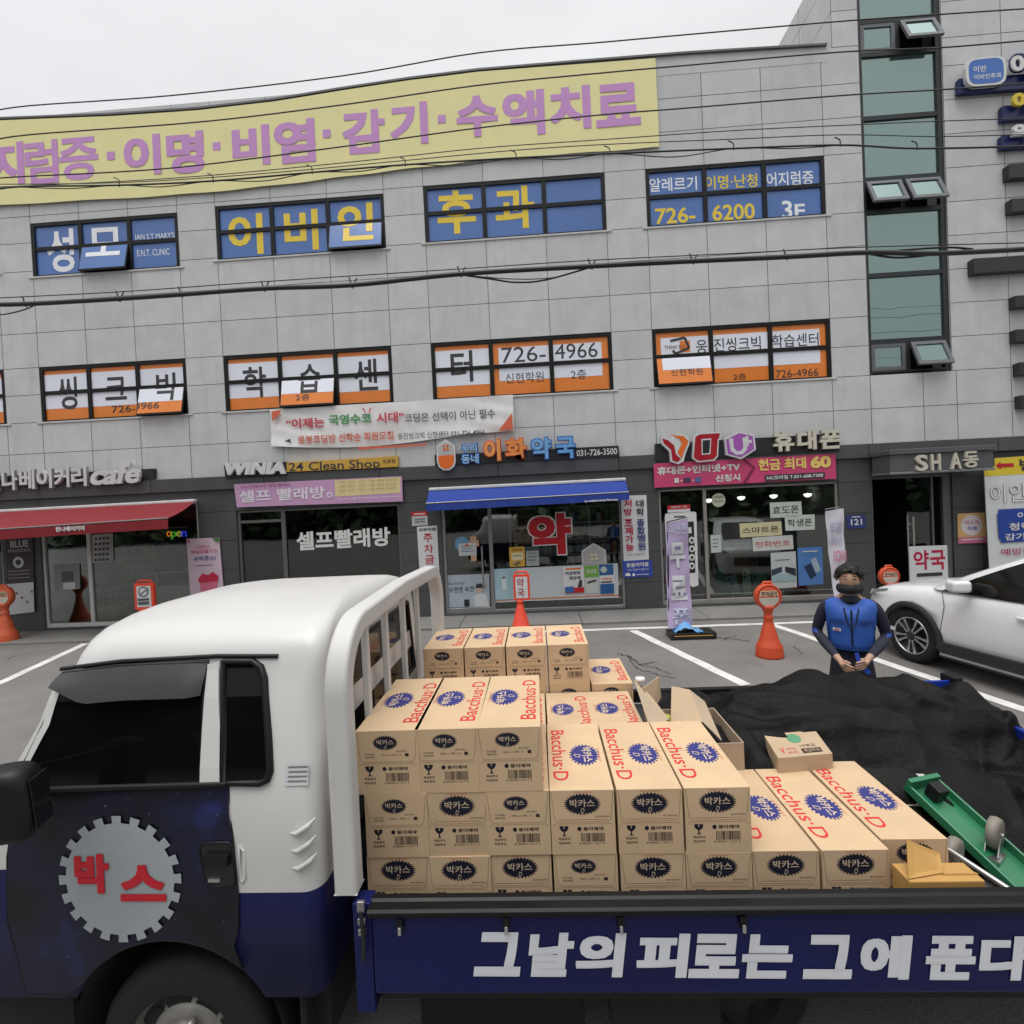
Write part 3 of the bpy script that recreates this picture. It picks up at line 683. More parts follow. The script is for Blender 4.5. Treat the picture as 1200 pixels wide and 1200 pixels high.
letters(t, 'orange_lettering', [('이', 567, 516, 586, 25, S(240, 160, 96, .9, rough=.35)), ('화', 592, 515, 616, 24, S(240, 150, 80, .9, rough=.35))], yl_, .06, .03, .01, S(214, 88, 40, .9, rough=.4))
letters(t, 'blue_lettering', [('약', 622, 514, 645, 25, S(120, 176, 226, .9, rough=.35)), ('국', 651, 513, 673, 25, S(110, 170, 224, .9, rough=.35))], yl_, .06, .025, .008, S(40, 100, 190, .9, rough=.4))
letters(t, 'small_lettering', [('우리', 541, 521, 559, 10, S(150, 190, 230, .9)), ('동네', 541, 533, 561, 11, S(150, 190, 230, .9))], yl_, .06, .025, .008, S(40, 100, 190, .9, rough=.4))
mb = MB(); art(mb, [('T', '031-726-3500', 675.5, 527.5, 723, 7.3, white, .012)], D-.1); mb.build('phone_number', t)
mb = MB(); yi = D-.16
mb.prism([at(*p, yi) for p in ((511.5, 523), (522, 514.5), (533, 522), (534, 541), (532, 547), (526.5, 551), (519.5, 551), (514, 547), (512, 541))], (0, .08, 0), wl)
art(mb, [('P', [(513, 524), (522, 517), (531, 523), (531.5, 532), (513.5, 533)], S(190, 188, 184, .9)), ('P', [(513.5, 534), (532, 533), (532, 541), (530, 546), (526, 549), (520, 549), (515.5, 546), (513.8, 541)], orange)]
    + [('R', a, b_, a+2.6, 2.6, orange) for a, b_ in ((519, 521.5), (523, 521.2), (519.1, 525.4), (523.1, 525.1))], yi-.002); mb.build('capsule_icon', t)
t = empty('phone_shop_sign', 'phone shop sign with red tee, red ring, purple hexagon and raised ivory letters', 'sign', at(876, 535, D))
tray(t, (768, 520, 984, 507.5, 984, 528, 768, 541))
iv2 = S(206, 200, 184, .95, rough=.4)
letters(t, 'lettering', [('휴', 904, 507, 928, 23, iv2), ('대', 932, 506, 954, 22, iv2), ('폰', 958, 505, 983, 22, iv2)], yl_, .08, .03, .008)
mb = MB(); yi = D-.19; rdd = S(176, 26, 40, .85, rough=.35)
mb.prism([at(*p, yi+.004) for p in ((774, 511), (786, 515), (796, 507), (806, 511), (808.5, 519), (804, 530), (801, 541), (795, 544), (786, 541), (784.5, 529), (776, 521))], (0, .09, 0), wl)
art(mb, [('P', [(776, 513.5), (783, 516), (790, 522), (792, 532), (798, 538), (794, 541.5), (788, 539.5), (786.5, 527), (778, 519.5)], rdd), ('P', [(785, 509.5), (801, 511), (807, 517), (801, 530), (799, 537), (794, 530), (799, 519.5), (796, 514)], orange)], yi); mb.build('tee_icon', t)
mb = MB(); P = [(815, 512), (820, 509), (843.5, 507.5), (843, 513), (841, 515), (840, 534), (836, 538), (819, 540), (813, 536)]
mb.prism([at(*p, yi+.004) for p in [(813, 511), (819, 507.5), (844.5, 505.8), (844.5, 514), (842.5, 516), (841.5, 535), (837, 540), (818, 541.8), (811.5, 537)]], (0, .09, 0), wl)
art(mb, [('P', P, rdd), ('P', [(822, 514.5), (833.5, 513.8), (832.5, 532), (822.5, 533)], wl), ('P', [(823.5, 516), (832.3, 515.5), (831.3, 530.5), (823.5, 531.5)], board)], yi); mb.build('ring_icon', t)
mb = MB(); mb.prism([at(*p, yi+.004) for p in ((849, 514), (866, 505), (884, 509), (886, 527), (869, 538), (851, 533))], (0, .09, 0), wl)
art(mb, [('P', [(851, 515), (866.5, 507.5), (882, 511), (883.8, 526), (868.5, 535.8), (853, 531.5)], S(176, 96, 190, .85, rough=.4)),
         ('P', [(854, 514), (859, 513.5), (860, 525), (864, 529), (869, 528), (871, 524), (870, 513), (875, 512), (876, 526), (871, 532), (863, 533), (856, 528)], wl), ('P', [(871, 516.5), (881, 515.5), (881, 519), (871, 520)], wl), ('P', [(873.5, 511), (877, 510.8), (877.5, 523), (874, 523.3)], wl)], yi); mb.build('hexagon_icon', t)
# printed fascia banners
sign('fascia_banner', 'faded pink laundry banner with a pale yellow panel under the yellow shop board', 'banner', (274, 567.5, 471, 558, 472, 587.5, 277.5, 594.5), .02, lilac,
     [('Q', (392, 563, 469, 559, 469.5, 577.5, 393, 582), cream), ('T', '셀프 빨래방', 280, 575, 381, 14.5, S(236, 226, 238, .85), .02, .008), ('T', '24시 연중무휴 셀프 빨래방', 282, 569, 340, 3.6, S(190, 110, 150, .8)),
      ('D', 386.5, 580, 3.6, S(236, 226, 238, .85)), ('D', 386.5, 580, 2, lilac)] + [('T', '대형 세탁 · 건조 이불 빨래 운동화', 397, 564+i*5, 465, 2.6, S(196, 170, 110, .8)) for i in range(3)]+[('T', '24시간 셀프 세탁 031-768-2400', 396, 584, 468, 2.6, S(236, 226, 238, .85))], y=D-.09)
ylt = S(246, 214, 120, .9, rough=.5)
sign('fascia_banner', 'bright pink mobile phone banner with white and yellow lettering above the phone shop glass', 'banner', (766, 543.5, 979, 531.5, 980, 561, 767, 571.5), .02, pink,
     [('P', [(872, 537), (886, 548), (875, 566), (870, 566), (881, 548.5), (867, 537.3)], S(150, 40, 84, .8)), ('T', '휴대폰+인터넷+TV', 770, 547.5, 867, 9.5, white, .025, .012), ('T', '신청시', 838, 556.5, 867, 8.5, white, .025, .012),
      ('T', '현금 최대', 888, 538.5, 944, 13.5, ylt, .025, .008), ('T', '60', 949, 535, 973, 14, ylt, .03, .02), ('R', 896, 557, 966, 7, inkd), ('T', 'NC모바일 T.031-608-7388', 898, 557.8, 964, 4.8, white, .02),
      ('R', 790, 560.5, 795, 5.5, white), ('R', 801, 560.3, 809, 5, S(60, 60, 90, .8)), ('R', 814, 559.5, 821, 6, S(90, 110, 170, .8)), ('T', '+', 796.5, 562, 799.5, 3, white), ('T', '+', 810.5, 561.5, 813, 3, white)], y=D-.09)

# ------------------------------------------------------------------ shopfronts: frames, glass, rooms
gl_ = glass('shop_glass', (.80, .84, .83), .07); gl_d = glass('dark_glass', (.5, .53, .53), .06)
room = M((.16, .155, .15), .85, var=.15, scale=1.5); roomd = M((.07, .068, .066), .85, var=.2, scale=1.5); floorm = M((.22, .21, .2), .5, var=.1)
yg = D+.07
def shop(k, frame, floor_to=.10, depth=4., rm=room, top=None):
    x0, x1, z0, z1 = OP[k]; mb = MB(); a, b_, y0, y1 = x0-.0, x1+.0, D+.2, D+depth; zt = 2.95
    mb.poly([(a, y0, z0), (b_, y0, z0), (b_, y1, z0), (a, y1, z0)], floorm); mb.poly([(a, y1, z0), (b_, y1, z0), (b_, y1, zt), (a, y1, zt)], rm)
    mb.poly([(a, y0, z0), (a, y1, z0), (a, y1, zt), (a, y0, zt)], rm); mb.poly([(b_, y0, z0), (b_, y0, zt), (b_, y1, zt), (b_, y1, z0)], rm); mb.poly([(a, y0, zt), (a, y1, zt), (b_, y1, zt), (b_, y0, zt)], rm)
    mb.poly([(a, y0, z1), (b_, y0, z1), (b_, y0, zt), (a, y0, zt)], rm)
    return mb.build(k+'_room' if k not in ('bakery_side',) else 'bakery_room', B)
def front(name, k, bars, panes, fr_m, sill_h=.0, th=.035, doors=()):
    """bars: list of (x0,x1,z0,z1); panes: list of (x0,x1,z0,z1,glass)"""
    mb = MB()
    for x0, x1, z0, z1 in bars: mb.box(x0, x1, D+.03, D+.11, z0, z1, fr_m)
    o = mb.build(name, B, bevel=.005, seg=1)
    for x0, x1, z0, z1, g in panes:
        p = MB(); p.box(x0, x1, yg, yg+.008, z0, z1, g); p.build('pane', o)
    return o
# bakery
for k in OP:
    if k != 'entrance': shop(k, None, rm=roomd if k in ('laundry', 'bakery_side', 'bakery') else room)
x0, x1, z0, z1 = OP['bakery']; xa, xb = X(52, 690), X(105, 690); f = .055
front('bakery_front', 'bakery', [(x0, x0+f, z0, z1), (x0+f, x1-f, z1-f, z1), (x0+f, x1-f, z0, z0+.09), (x1-f, x1, z0, z1), (xb-.04, xb+.04, z0+.09, z1-f)],
      [(x0+f, xb-.04, z0+.09, z1-f, gl_), (xb+.04, x1-f, z0+.09, z1-f, gl_)], whiteal)
x0, x1, z0, z1 = OP['bakery_side']
front('bakery_front', 'bakery_side', [(x0, x0+f, z0, z1), (x0+f, x1-f, z1-f, z1), (x0+f, x1-f, z0, z0+.09), (x1-f, x1, z0, z1)], [(x0+f, x1-f, z0+.09, z1-f, gl_)], whiteal)
# laundry
x0, x1, z0, z1 = OP['laundry']; xm = X(332.5, 640); zt = Z(305, 611)
fr = M((.16, .155, .15), .4, .5)
F_l = front('laundry_front', 'laundry', [(x0, x0+.06, z0, z1), (x1-.05, x1, z0, z1), (x0+.06, x1-.05, z1-.05, z1), (xm-.045, xm+.045, z0, z1-.05), (x0+.06, xm-.045, zt-.03, zt+.03), (xm+.045, x1-.05, z0, z0+.3)],
      [(x0+.06, xm-.045, zt+.03, z1-.05, gl_d), (xm+.045, x1-.05, z0+.3, z1-.05, gl_d), (x0+.06, xm-.045, z0, zt-.03, gl_d)], fr)
# pharmacy
x0, x1, z0, z1 = OP['pharmacy']; xm = X(575.5, 650); zb = Z(650, 712)
F_p = front('pharmacy_front', 'pharmacy', [(x0, x0+.07, z0, z1), (x1-.06, x1, z0, z1), (x0+.07, x1-.06, z1-.05, z1), (xm-.04, xm+.04, z0, z1-.05), (x0+.07, xm-.04, z0, z0+.12), (xm+.04, x1-.06, z0, zb)],
      [(x0+.07, xm-.04, z0+.12, z1-.05, gl_), (xm+.04, x1-.06, zb, z1-.05, gl_)], grayal)
mb = MB(); hx = X(566, 670); mb.tube([(hx, D-.03, Z(566, 690)), (hx, D-.03, Z(566, 640))], .018, grayal); mb.box(hx-.012, hx+.012, D-.02, D+.066, Z(566, 688), Z(566, 685), grayal); mb.box(hx-.012, hx+.012, D-.02, D+.066, Z(566, 645), Z(566, 642), grayal); mb.build('door_handle', B)
# phone shop
x0, x1, z0, z1 = OP['phone']; xm = X(829, 650); zb = Z(890, 700)
F_t = front('phone_shop_front', 'phone', [(x0, x0+.05, z0, z1), (x1-.05, x1, z0, z1), (x0+.05, x1-.05, z1-.04, z1), (xm-.035, xm+.035, z0, z1-.04), (xm+.035, x1-.05, z0, zb), (x0+.05, xm-.035, z0, z0+.09)],
      [(x0+.05, xm-.035, z0+.09, z1-.04, gl_), (xm+.035, x1-.05, zb, z1-.04, gl_)], M((.32, .30, .28), .4, .4))
# stair entrance: dark lobby, glass door, steps going up
x0, x1, z0, z1 = OP['entrance']; mb = MB(); dk = M((.035, .034, .034), .7, var=.15)
mb.poly([(x0, D+.2, z0), (x1, D+.2, z0), (x1, D+3.4, z0), (x0, D+3.4, z0)], dk); mb.poly([(x0, D+3.4, z0), (x1, D+3.4, z0), (x1, D+3.4, 3), (x0, D+3.4, 3)], dk)
mb.poly([(x0, D+.2, z0), (x0, D+3.4, z0), (x0, D+3.4, 3), (x0, D+.2, 3)], dk); mb.poly([(x1, D+.2, z0), (x1, D+.2, 3), (x1, D+3.4, 3), (x1, D+3.4, z0)], dk); mb.poly([(x0, D+.2, 2.9), (x0, D+3.4, 2.9), (x1, D+3.4, 2.9), (x1, D+.2, 2.9)], dk)
for i in range(9): mb.box(x0+.02, x0+.9, D+.9+i*.26, D+3.38, z0+.005+i*.17, z0+.165+i*.17, M((.09, .09, .088), .6))
mb.build('stair_lobby', B)
xm = X(1069, 640)
front('entrance_door', 'entrance', [(x0, x0+.05, z0, z1), (x1-.16, x1, z0, z1), (x0+.05, x1-.16, z1-.05, z1), (X(1096)-.02, X(1096)+.02, z0, z1-.05)], [(X(1067), X(1096)-.02, z0, z1-.05, gl_d)], tgy)
mb = MB(); st = M((.55, .54, .52), .25, .9); mb.tube([(xm, D-.05, .85), (xm, D-.05, 1.75)], .022, st); mb.tube([(xm-.09, D-.02, 1.0), (xm-.09, D-.02, 1.78)], .018, st)
for z in (1.0, 1.6): mb.tube([(xm-.09, D-.02, z), (xm, D-.05, z), (xm, yg, z)], .010, st)
mb.build('door_handle', B)

# ------------------------------------------------------------------ awnings
def awning(name, label, back, frontb, valh, proj, fab, trim, ytop, side_m, text=None):
    """back: pixel ends of the cassette on the wall; frontb: pixel ends of the front bar"""
    y1 = D-.08; y0 = D-proj
    b0, b1 = at(*back[0], y1), at(*back[1], y1); f0, f1 = at(*frontb[0], y0), at(*frontb[1], y0)
    root = empty(name, label, 'awning', ((b0.x+b1.x)/2, y1, b0.z))
    mb = MB(); n = 24; K = 6; vs = []
    for j in range(K+1):
        for i in range(n+1):
            u, v = i/n, j/K; p = lerp(lerp(b0, b1, u), lerp(f0, f1, u), v); p.z -= .03*math.sin(math.pi*v)+.006*math.sin(u*40); vs.append(p)
    mb.add(vs, [(j*(n+1)+i, j*(n+1)+i+1, (j+1)*(n+1)+i+1, (j+1)*(n+1)+i) for j in range(K) for i in range(n)], fab, True); mb.build('canopy', root)
    mb = MB(); dv = Vector((0, 0, at(frontb[0][0], frontb[0][1], y0).z-at(frontb[0][0], frontb[0][1]+valh, y0).z))
    vs = []
    for j in range(3):
        for i in range(n+1):
            u = i/n; p = lerp(f0, f1, u)-dv*(j/2)-Vector((0, 0, .02)); p.y += -.01+.008*math.sin(u*50)*j; vs.append(p)
    mb.add(vs, [(j*(n+1)+i, (j+1)*(n+1)+i, (j+1)*(n+1)+i+1, j*(n+1)+i+1) for j in range(2) for i in range(n)], fab, True)
    if text:
        s_, x0, yy, x1, h = text; mb.text(s_, pq(x0, yy, x1, h, y0-.03), white, bold=.03, fat=.01)
    mb.build('valance', root)
    mb = MB(); mb.slab([b0+Vector((0, -.06, .04)), b1+Vector((0, -.06, .04)), b1+Vector((0, -.06, -.03)), b0+Vector((0, -.06, -.03))], .14, trim); mb.build('cassette', root, bevel=.02)
    mb = MB(); mb.tube([f0, f1], .013, side_m); mb.build('front_bar', root)
    for t_ in (.04, .96):
        mb = MB(); a, c = lerp(b0, b1, t_), lerp(f0, f1, t_); k_ = lerp(a, c, .5)+Vector((.12 if t_ < .5 else -.12, 0, -.08)); mb.tube([a+Vector((0, 0, -.06)), k_, c+Vector((0, .02, -.02))], .02, side_m); mb.build('arm', root)
bluef = S(36, 68, 166, .75, rough=.7, var=.06); redf = S(158, 30, 42, .6, rough=.75, var=.08)
awning('awning', 'blue fabric awning with white trim over the pharmacy window', ((503, 574), (733, 562)), ((499, 590), (737, 576.5)), 8, .62, bluef, whiteal, 0, grayal, ('by medicine Ewha Pharmacy', 685, 586, 724, 3.2))
awning('awning', 'red fabric awning with white trim over the bakery window', ((-140, 607), (229, 587)), ((-150, 630), (197, 607)), 11, 1.25, redf, whiteal, 0, grayal, ('한나베이커리', 65, 617.5, 99, 6))
# ------------------------------------------------------------------ writing and films on the shop glass (parts of the shopfronts)
yo = D+.064
mb = MB(); art(mb, [('T', '셀프빨래방', 347, 623.5, 457, 22, white, .02, .010)], yo); mb.build('window_lettering', F_l)
mb = MB(); art(mb, [('T', '약', 617, 602, 670, 51, white, .03, .035), ('T', '약', 618.5, 603.5, 668.5, 48, S(190, 24, 40, .9, rough=.4), .03, .018)], yo); mb.build('window_lettering', F_p)
ff = S(214, 222, 226, .75, rough=.6, var=.05); mb = MB()
art(mb, [('Q', (577, 667, 724, 660, 725, 700, 578, 706), ff), ('Q', (577, 703, 725, 696.5, 725, 698, 577, 704.5), S(220, 130, 70, .8)), ('Q', (578, 668, 606, 666.5, 607, 702, 579, 703.5), S(170, 205, 214, .75))], yo); mb.build('frosted_film', F_p)
mb = MB(); art(mb, [('Q', (523, 674, 573, 672.5, 574, 711, 525, 712), S(190, 204, 214, .75, rough=.6)), ('T', '수면엔 숙면', 526, 688, 555, 7, inkd, .012), ('T', '속편한', 525, 683, 545, 3, S(110, 120, 130, .8)),
     ('P', [(557, 711), (555, 699), (562, 694), (570, 697), (573, 711)], S(222, 226, 230, .8)), ('D', 562, 690, 4.2, S(216, 190, 172, .8), 1.2), ('P', [(557, 689), (558.5, 684.5), (563, 683.5), (566.5, 686), (566.5, 689)], inkd), ('R', 544, 702.5, 550, 8, board)], yo); mb.build('frosted_film', F_p)
# ------------------------------------------------------------------ posters
def poster(label, q, bg, items=(), y=D+.055, name='poster', cat='poster', th=.004, group=None): return sign(name, label, cat, q, th, bg, items, y, group)
gy2 = S(120, 120, 124, .8)
poster('tall dark coffee banner with a white lower end hanging beside the bakery door', (6, 622, 38, 618, 41, 717, 9, 721), S(72, 62, 72, .8), [('T', 'BLUE', 12, 634, 33, 8, paper, .02), ('T', 'MOUNTAIN', 10, 644, 36, 3.6, paper), ('D', 21.5, 625, 4.5, paper), ('D', 22, 659, 6.4, paper), ('D', 22, 659, 3.2, S(72, 62, 72, .8)),
     ('Q', (8, 684.5, 40, 682, 41, 717, 9, 720.5), paper)]+[('R', 11, 669+i*4, 36, 1, S(170, 164, 170, .8)) for i in range(3)]+[('D', 15+i*6, 690+(i*5) % 17, 1.2, S(140, 60, 90, .8)) for i in range(5)], y=D-.03, name='hanging_banner', cat='banner')
poster('white menu sheet with rows of dark dots on the bakery glass', (107.5, 627, 132, 625, 133, 657.5, 108.5, 660), S(196, 196, 198, .8), [('D', 112.5+i*5.2, 631.5+j*6.2-i*.3, 1.5, S(70, 60, 64, .8)) for i in range(4) for j in range(5)])
poster('white paper notice taped to the left bakery door pane', (63, 662, 93, 660, 94, 690, 64, 693), S(150, 152, 152, .8), [('R', 72, 670, 86, 12, S(96, 100, 102, .8)), ('R', 74, 683, 88, 8, paper)])
poster('pink drink poster with red lettering leaning on the pillar beside the bakery', (218.5, 631.5, 256.5, 630, 262, 694, 223, 698), S(224, 198, 214, .86, var=.05), [('T', '그리티스', 229, 639, 246, 4.5, S(206, 50, 90, .85), .01), ('T', '바닐라딸기스', 224, 644.5, 255, 5, S(206, 50, 90, .85), .01), ('T', '수박쥬스!', 227, 652, 253, 6, S(60, 90, 150, .85), .015), ('R', 229, 662.5, 250, .8, gy2),
     ('P', [(233, 679), (255, 677), (254, 693), (236, 695.5)], S(226, 120, 150, .85)), ('P', [(232, 679), (237, 672), (244, 674), (249, 670), (256, 675), (255.5, 681), (234, 683)], S(206, 40, 80, .85)), ('P', [(219, 633), (223, 633), (221, 637)], S(206, 60, 90, .8)), ('P', [(248, 630.6), (256.5, 630.2), (257, 635), (252, 634)], S(70, 130, 80, .8))], y=D-.05, th=.02)
poster('small red and white notice card on the pillar left of the pharmacy', (482, 600, 500.5, 599, 501.5, 615.5, 483, 616.5), S(196, 198, 198, .82), [('Q', (482, 600, 500.5, 599, 500.8, 604, 482.2, 605), red), ('R', 485, 602, 498, 1.2, white), ('R', 486, 608, 498, 1, gy2), ('R', 486, 611, 498, 1, gy2)], y=D-.02, th=.01, name='notice_sign', cat='sign')
poster('tall white parking ban board with red vertical lettering left of the pharmacy', (488.5, 617.5, 512, 616, 515, 674, 492, 676), paper, [('T', '외부차량', 490.5, 619, 511, 4.2, inkd, .03)]+[('T', c, 496+i*1., 625.5+i*12.6, 506.5+i*1., 10, S(206, 40, 60, .85), .01) for i, c in enumerate('주차금지')], y=D-.02, th=.015, name='notice_sign', cat='sign')
poster('white board with red and navy vertical lettering right of the pharmacy', (727.5, 581, 757.5, 580, 760.5, 655.5, 731, 657.5), paper, [('T', c, 730.5+i*.5, y_, 740+i*.5, 8.6, S(200, 30, 70, .85), .02, .006) for i, (c, y_) in enumerate(zip('처방조제가능', (586, 596, 608.5, 618, 627.5, 637)))]
     + [('T', c, 745+i*.4, y_, 754+i*.4, 8.4, inkd if i < 2 else S(50, 60, 130, .8), .02, .006) for i, (c, y_) in enumerate(zip('대학종합병원', (586, 596, 608.5, 617.5, 626.5, 636)))]+[('T', '이화 동물약국', 734, 649, 756, 2.4, inkd)], y=D-.02, th=.015, name='notice_sign', cat='sign')
poster('blue animal medicine sign below the white vertical board', (729.5, 657.5, 764, 656, 765, 675.5, 730.5, 677), S(52, 74, 168, .85), [('T', '동물의약품', 734, 660, 760, 5, white, .02), ('T', '이화 동물의약품약국', 735, 667, 760, 2.3, white), ('P', [(733, 675), (733, 672), (737, 671), (739, 673.5), (739, 675)], white), ('R', 741, 672, 744, 3, white), ('R', 746, 673, 760, .7, white)], y=D-.02, th=.012, name='notice_sign', cat='sign')
poster('blue circle and beige cross shaped sticker sign on the pharmacy door', (537, 637, 558, 636, 558.5, 650.5, 538, 651.5), paper, [('R', 541, 640, 555, .8, gy2), ('R', 541, 643, 553, .8, gy2), ('R', 541, 646, 555, .8, S(120, 130, 190, .8)), ('R', 545, 638, 549, 1.6, orange)], name='door_sticker', cat='sticker')
mb = MB(); mb.disc(at(541.5, 637.5, D+.06), (.16, 0, 0), (0, 0, .16), S(120, 170, 210, .85)); q = [at(*p, D+.058) for p in ((551, 628.5), (558, 628), (558.2, 633), (561, 633), (561.5, 640), (558.5, 640.5), (558.6, 657), (552, 658), (551.6, 641), (549, 641), (549, 634), (551, 634))]; mb.poly(q, S(222, 178, 146, .85))
tag(mb.build('door_sticker'), 'blue disc and orange cross emblem stuck behind the paper on the pharmacy door', 'sticker')
poster('yellow sheet taped on the pharmacy glass under the big red letter', (596.5, 641.5, 614.5, 640.5, 615.5, 663.5, 597.5, 664.5), S(224, 176, 70, .85), [('T', '건강상담', 599, 643, 612, 3, S(110, 60, 30, .8), .02), ('Q', (599, 648, 613, 647.3, 613.6, 656, 599.6, 657), S(236, 224, 180, .85)), ('R', 601, 651, 611, 1, gy2), ('P', [(601, 662), (607, 658), (611, 658), (606, 663)], S(120, 110, 90, .8))])
poster('grey green sheet beside the yellow one on the pharmacy glass', (616, 641, 631, 640.3, 632, 662.8, 617, 663.5), S(170, 182, 178, .8), [('Q', (616, 641, 631, 640.3, 631.2, 645, 616.2, 645.8), S(60, 80, 80, .8)), ('R', 619, 648, 629, 1, gy2), ('R', 619, 652, 629, 1, gy2), ('R', 619, 656, 628, 1, gy2)])
poster('pale blue sheet with a bottle picture at the left end of the white pharmacy film', (579, 667, 595, 666.2, 596.5, 702, 580.5, 703), S(176, 208, 220, .8), [('P', [(588, 678), (592, 677.8), (593.5, 684), (593.5, 691), (588.5, 691.5)], paper), ('R', 589, 676, 591.5, 2, inkd)], y=D+.05)
poster('red bordered poster with dark lettering, first of three on the white pharmacy film', (659.5, 664.5, 684, 663.5, 685, 695, 661, 696.5), paper, [('R', 663, 666, 681, 2, orange), ('T', '피로회복', 662.5, 670, 680, 4, inkd, .02), ('T', '영양제', 667, 675.5, 680, 4, inkd, .02), ('Q', (662, 689, 684.3, 688, 684.6, 694.3, 662.2, 695.5), red), ('P', [(662, 688), (672, 687), (673, 694), (662.5, 695)], S(60, 110, 180, .8)), ('P', [(677, 688), (679, 680), (682, 679), (682, 687.5)], inkd)], y=D+.05)
poster('green and white poster, middle of three on the white pharmacy film', (684.5, 663.3, 701, 662.6, 702, 695, 686, 696), S(206, 212, 206, .8), [('Q', (684.7, 663.5, 701, 662.8, 701.4, 676, 685.4, 677), S(112, 172, 70, .85)), ('T', '유산균', 687, 667, 699, 5, white, .02), ('P', [(688, 682), (698, 679), (699, 681), (689, 684)], inkd)], y=D+.05)
poster('blue and white poster, last of three on the white pharmacy film', (702, 661.8, 718.5, 661, 719.5, 695, 703.5, 695.8), paper, [('Q', (702, 661.8, 718.5, 661, 718.9, 673.5, 702.4, 674.5), S(40, 96, 150, .85)), ('D', 707.5, 667.5, 3.8, S(190, 206, 200, .85)), ('T', '비타민', 705, 677, 717, 3, orange, .02), ('R', 704, 681.5, 717, 1.5, inkd), ('Q', (703.3, 684.5, 719.2, 683.6, 719.5, 695, 703.6, 695.6), S(36, 90, 150, .85))], y=D+.05)
hs_ = MB(); P = [(682, 662), (681.5, 645.5), (695.5, 636.2), (710, 644.5), (711, 661)]; hs_.prism([at(*p, D+.05) for p in P], (0, .012, 0), S(206, 204, 200, .85))
art(hs_, [('P', [(684, 661.8), (683.5, 647), (695.6, 638.6), (708, 646), (709, 660.8)], S(184, 184, 182, .8))]+[('R', a, b_, a+3, 3, S(230, 210, 170, .9)) for a, b_ in ((692, 649), (697, 648.8), (692.3, 653.5), (697.3, 653.3))], D+.05)
tag(hs_.build('house_emblem'), 'white house shaped emblem with four little window squares on the pharmacy glass', 'emblem')
# phone shop posters
def slip(lab, q, t_, m, c=S(206, 216, 208, .82)): poster(lab, q, c, [('T', t_, q[0]+3, q[1]+5-.2, q[2]-3, q[7]-q[1]-9, m, .012)], name='paper_slip', cat='paper slip')
slip('pale slip of paper with dark writing, topmost on the phone shop glass', (902, 589, 939, 587.5, 940, 605.5, 903, 607), '효도폰', S(60, 74, 66, .8))
slip('pale slip of paper with dark writing, second from the top on the phone shop glass', (919.5, 604, 954.5, 602.8, 955, 620.5, 920.5, 622), '학생폰', S(50, 60, 56, .8))
slip('yellowish slip of paper with dark writing on the phone shop glass', (866.5, 613.5, 915.5, 611, 916.5, 627, 867.5, 630), '스마트폰', S(66, 62, 48, .8), S(214, 206, 164, .82))
slip('white slip with red blurred lettering under the yellowish slip', (881.5, 630, 929, 627, 930, 643.5, 882.5, 646), '전화번호', S(196, 90, 100, .85), S(206, 208, 202, .82))
poster('white poster with two dark phones low on the phone shop glass', (903, 648, 932.5, 646, 934, 688, 904.5, 690), S(196, 202, 202, .82), [('R', 908, 656, 926, 1.2, gy2), ('P', [(904, 668), (916, 664), (916.5, 670), (904.5, 675)], S(50, 60, 80, .8)), ('P', [(920, 664), (932.5, 666), (933, 675), (920.5, 670)], S(40, 44, 60, .8)), ('P', [(904.6, 676), (917, 672), (921, 672), (933, 676), (933, 680), (905, 682)], S(160, 186, 190, .8))])
poster('blue poster with silver phones low on the phone shop glass', (934.5, 642, 963.5, 640.5, 965, 684.5, 936, 686.5), S(80, 128, 190, .85, var=.12, scale=3), [('P', [(942, 664), (950, 660), (957, 674), (950, 679)], S(30, 50, 84, .8)), ('P', [(950, 656), (956, 653), (962, 668), (956, 672)], S(170, 190, 206, .8)), ('R', 940, 646, 958, 1, white)])
poster('small white notice on the phone shop glass beside the door', (832.5, 627, 844.5, 626.5, 845.5, 647, 833.5, 648), S(200, 206, 202, .82), [('R', 835, 632, 842, 1, gy2), ('R', 835, 636, 842, 1, gy2), ('R', 835, 640, 841, 1, gy2)])
mb = MB(); c = at(842, 586, D+.055); mb.disc(c, (.145, 0, 0), (0, 0, .145), S(204, 206, 184, .82)); art(mb, [('R', 837, 582, 847, 1.5, S(150, 150, 110, .8)), ('R', 837, 587, 847, 1, S(150, 150, 110, .8))], D+.055); tag(mb.build('round_sticker'), 'round cream sticker high on the phone shop glass', 'sticker')
poster('small red and white sticker at the top of the phone shop door', (782, 592.5, 808.5, 591, 809, 599.5, 782.5, 601), paper, [('Q', (782, 592.5, 808.5, 591, 808.7, 596, 782.2, 597.4), red), ('T', '신용카드 가능', 786, 593.3, 805, 2.4, white, .02)], name='door_sticker', cat='sticker')
mb = MB(); y = D+.045; P = [(780, 602), (814, 599.5), (816, 601), (818.5, 686), (812, 688), (806, 684), (804, 690), (783, 691), (779, 606)]
mb.prism([at(*p, y) for p in P], (0, .012, 0), white); art(mb, [('P', [(783, 613), (813, 611), (815, 671), (785, 674)], board), ('R', 790, 605, 802, 1.5, inkd), ('R', 806.5, 618, 810, 7, white)]+[('D', 810.5, 633+i*10, 3.4, white, 1.2) for i in range(4)]+[('D', 810.5, 633+i*10, 1.6, board, 1.2) for i in range(4)], y)
tag(mb.build('phone_cutout'), 'white phone shaped board with a black screen on the phone shop door', 'sign')
poster('blue house number plate reading 121 between the phone shop and the entrance', (992, 604, 1014, 602.5, 1015, 618.5, 993, 620), S(48, 60, 120, .85), [('T', '121', 997, 608.5, 1010, 7, white, .015), ('R', 998, 605.5, 1008, 1, white)], y=D-.02, th=.008, name='house_number_plate', cat='number plate')
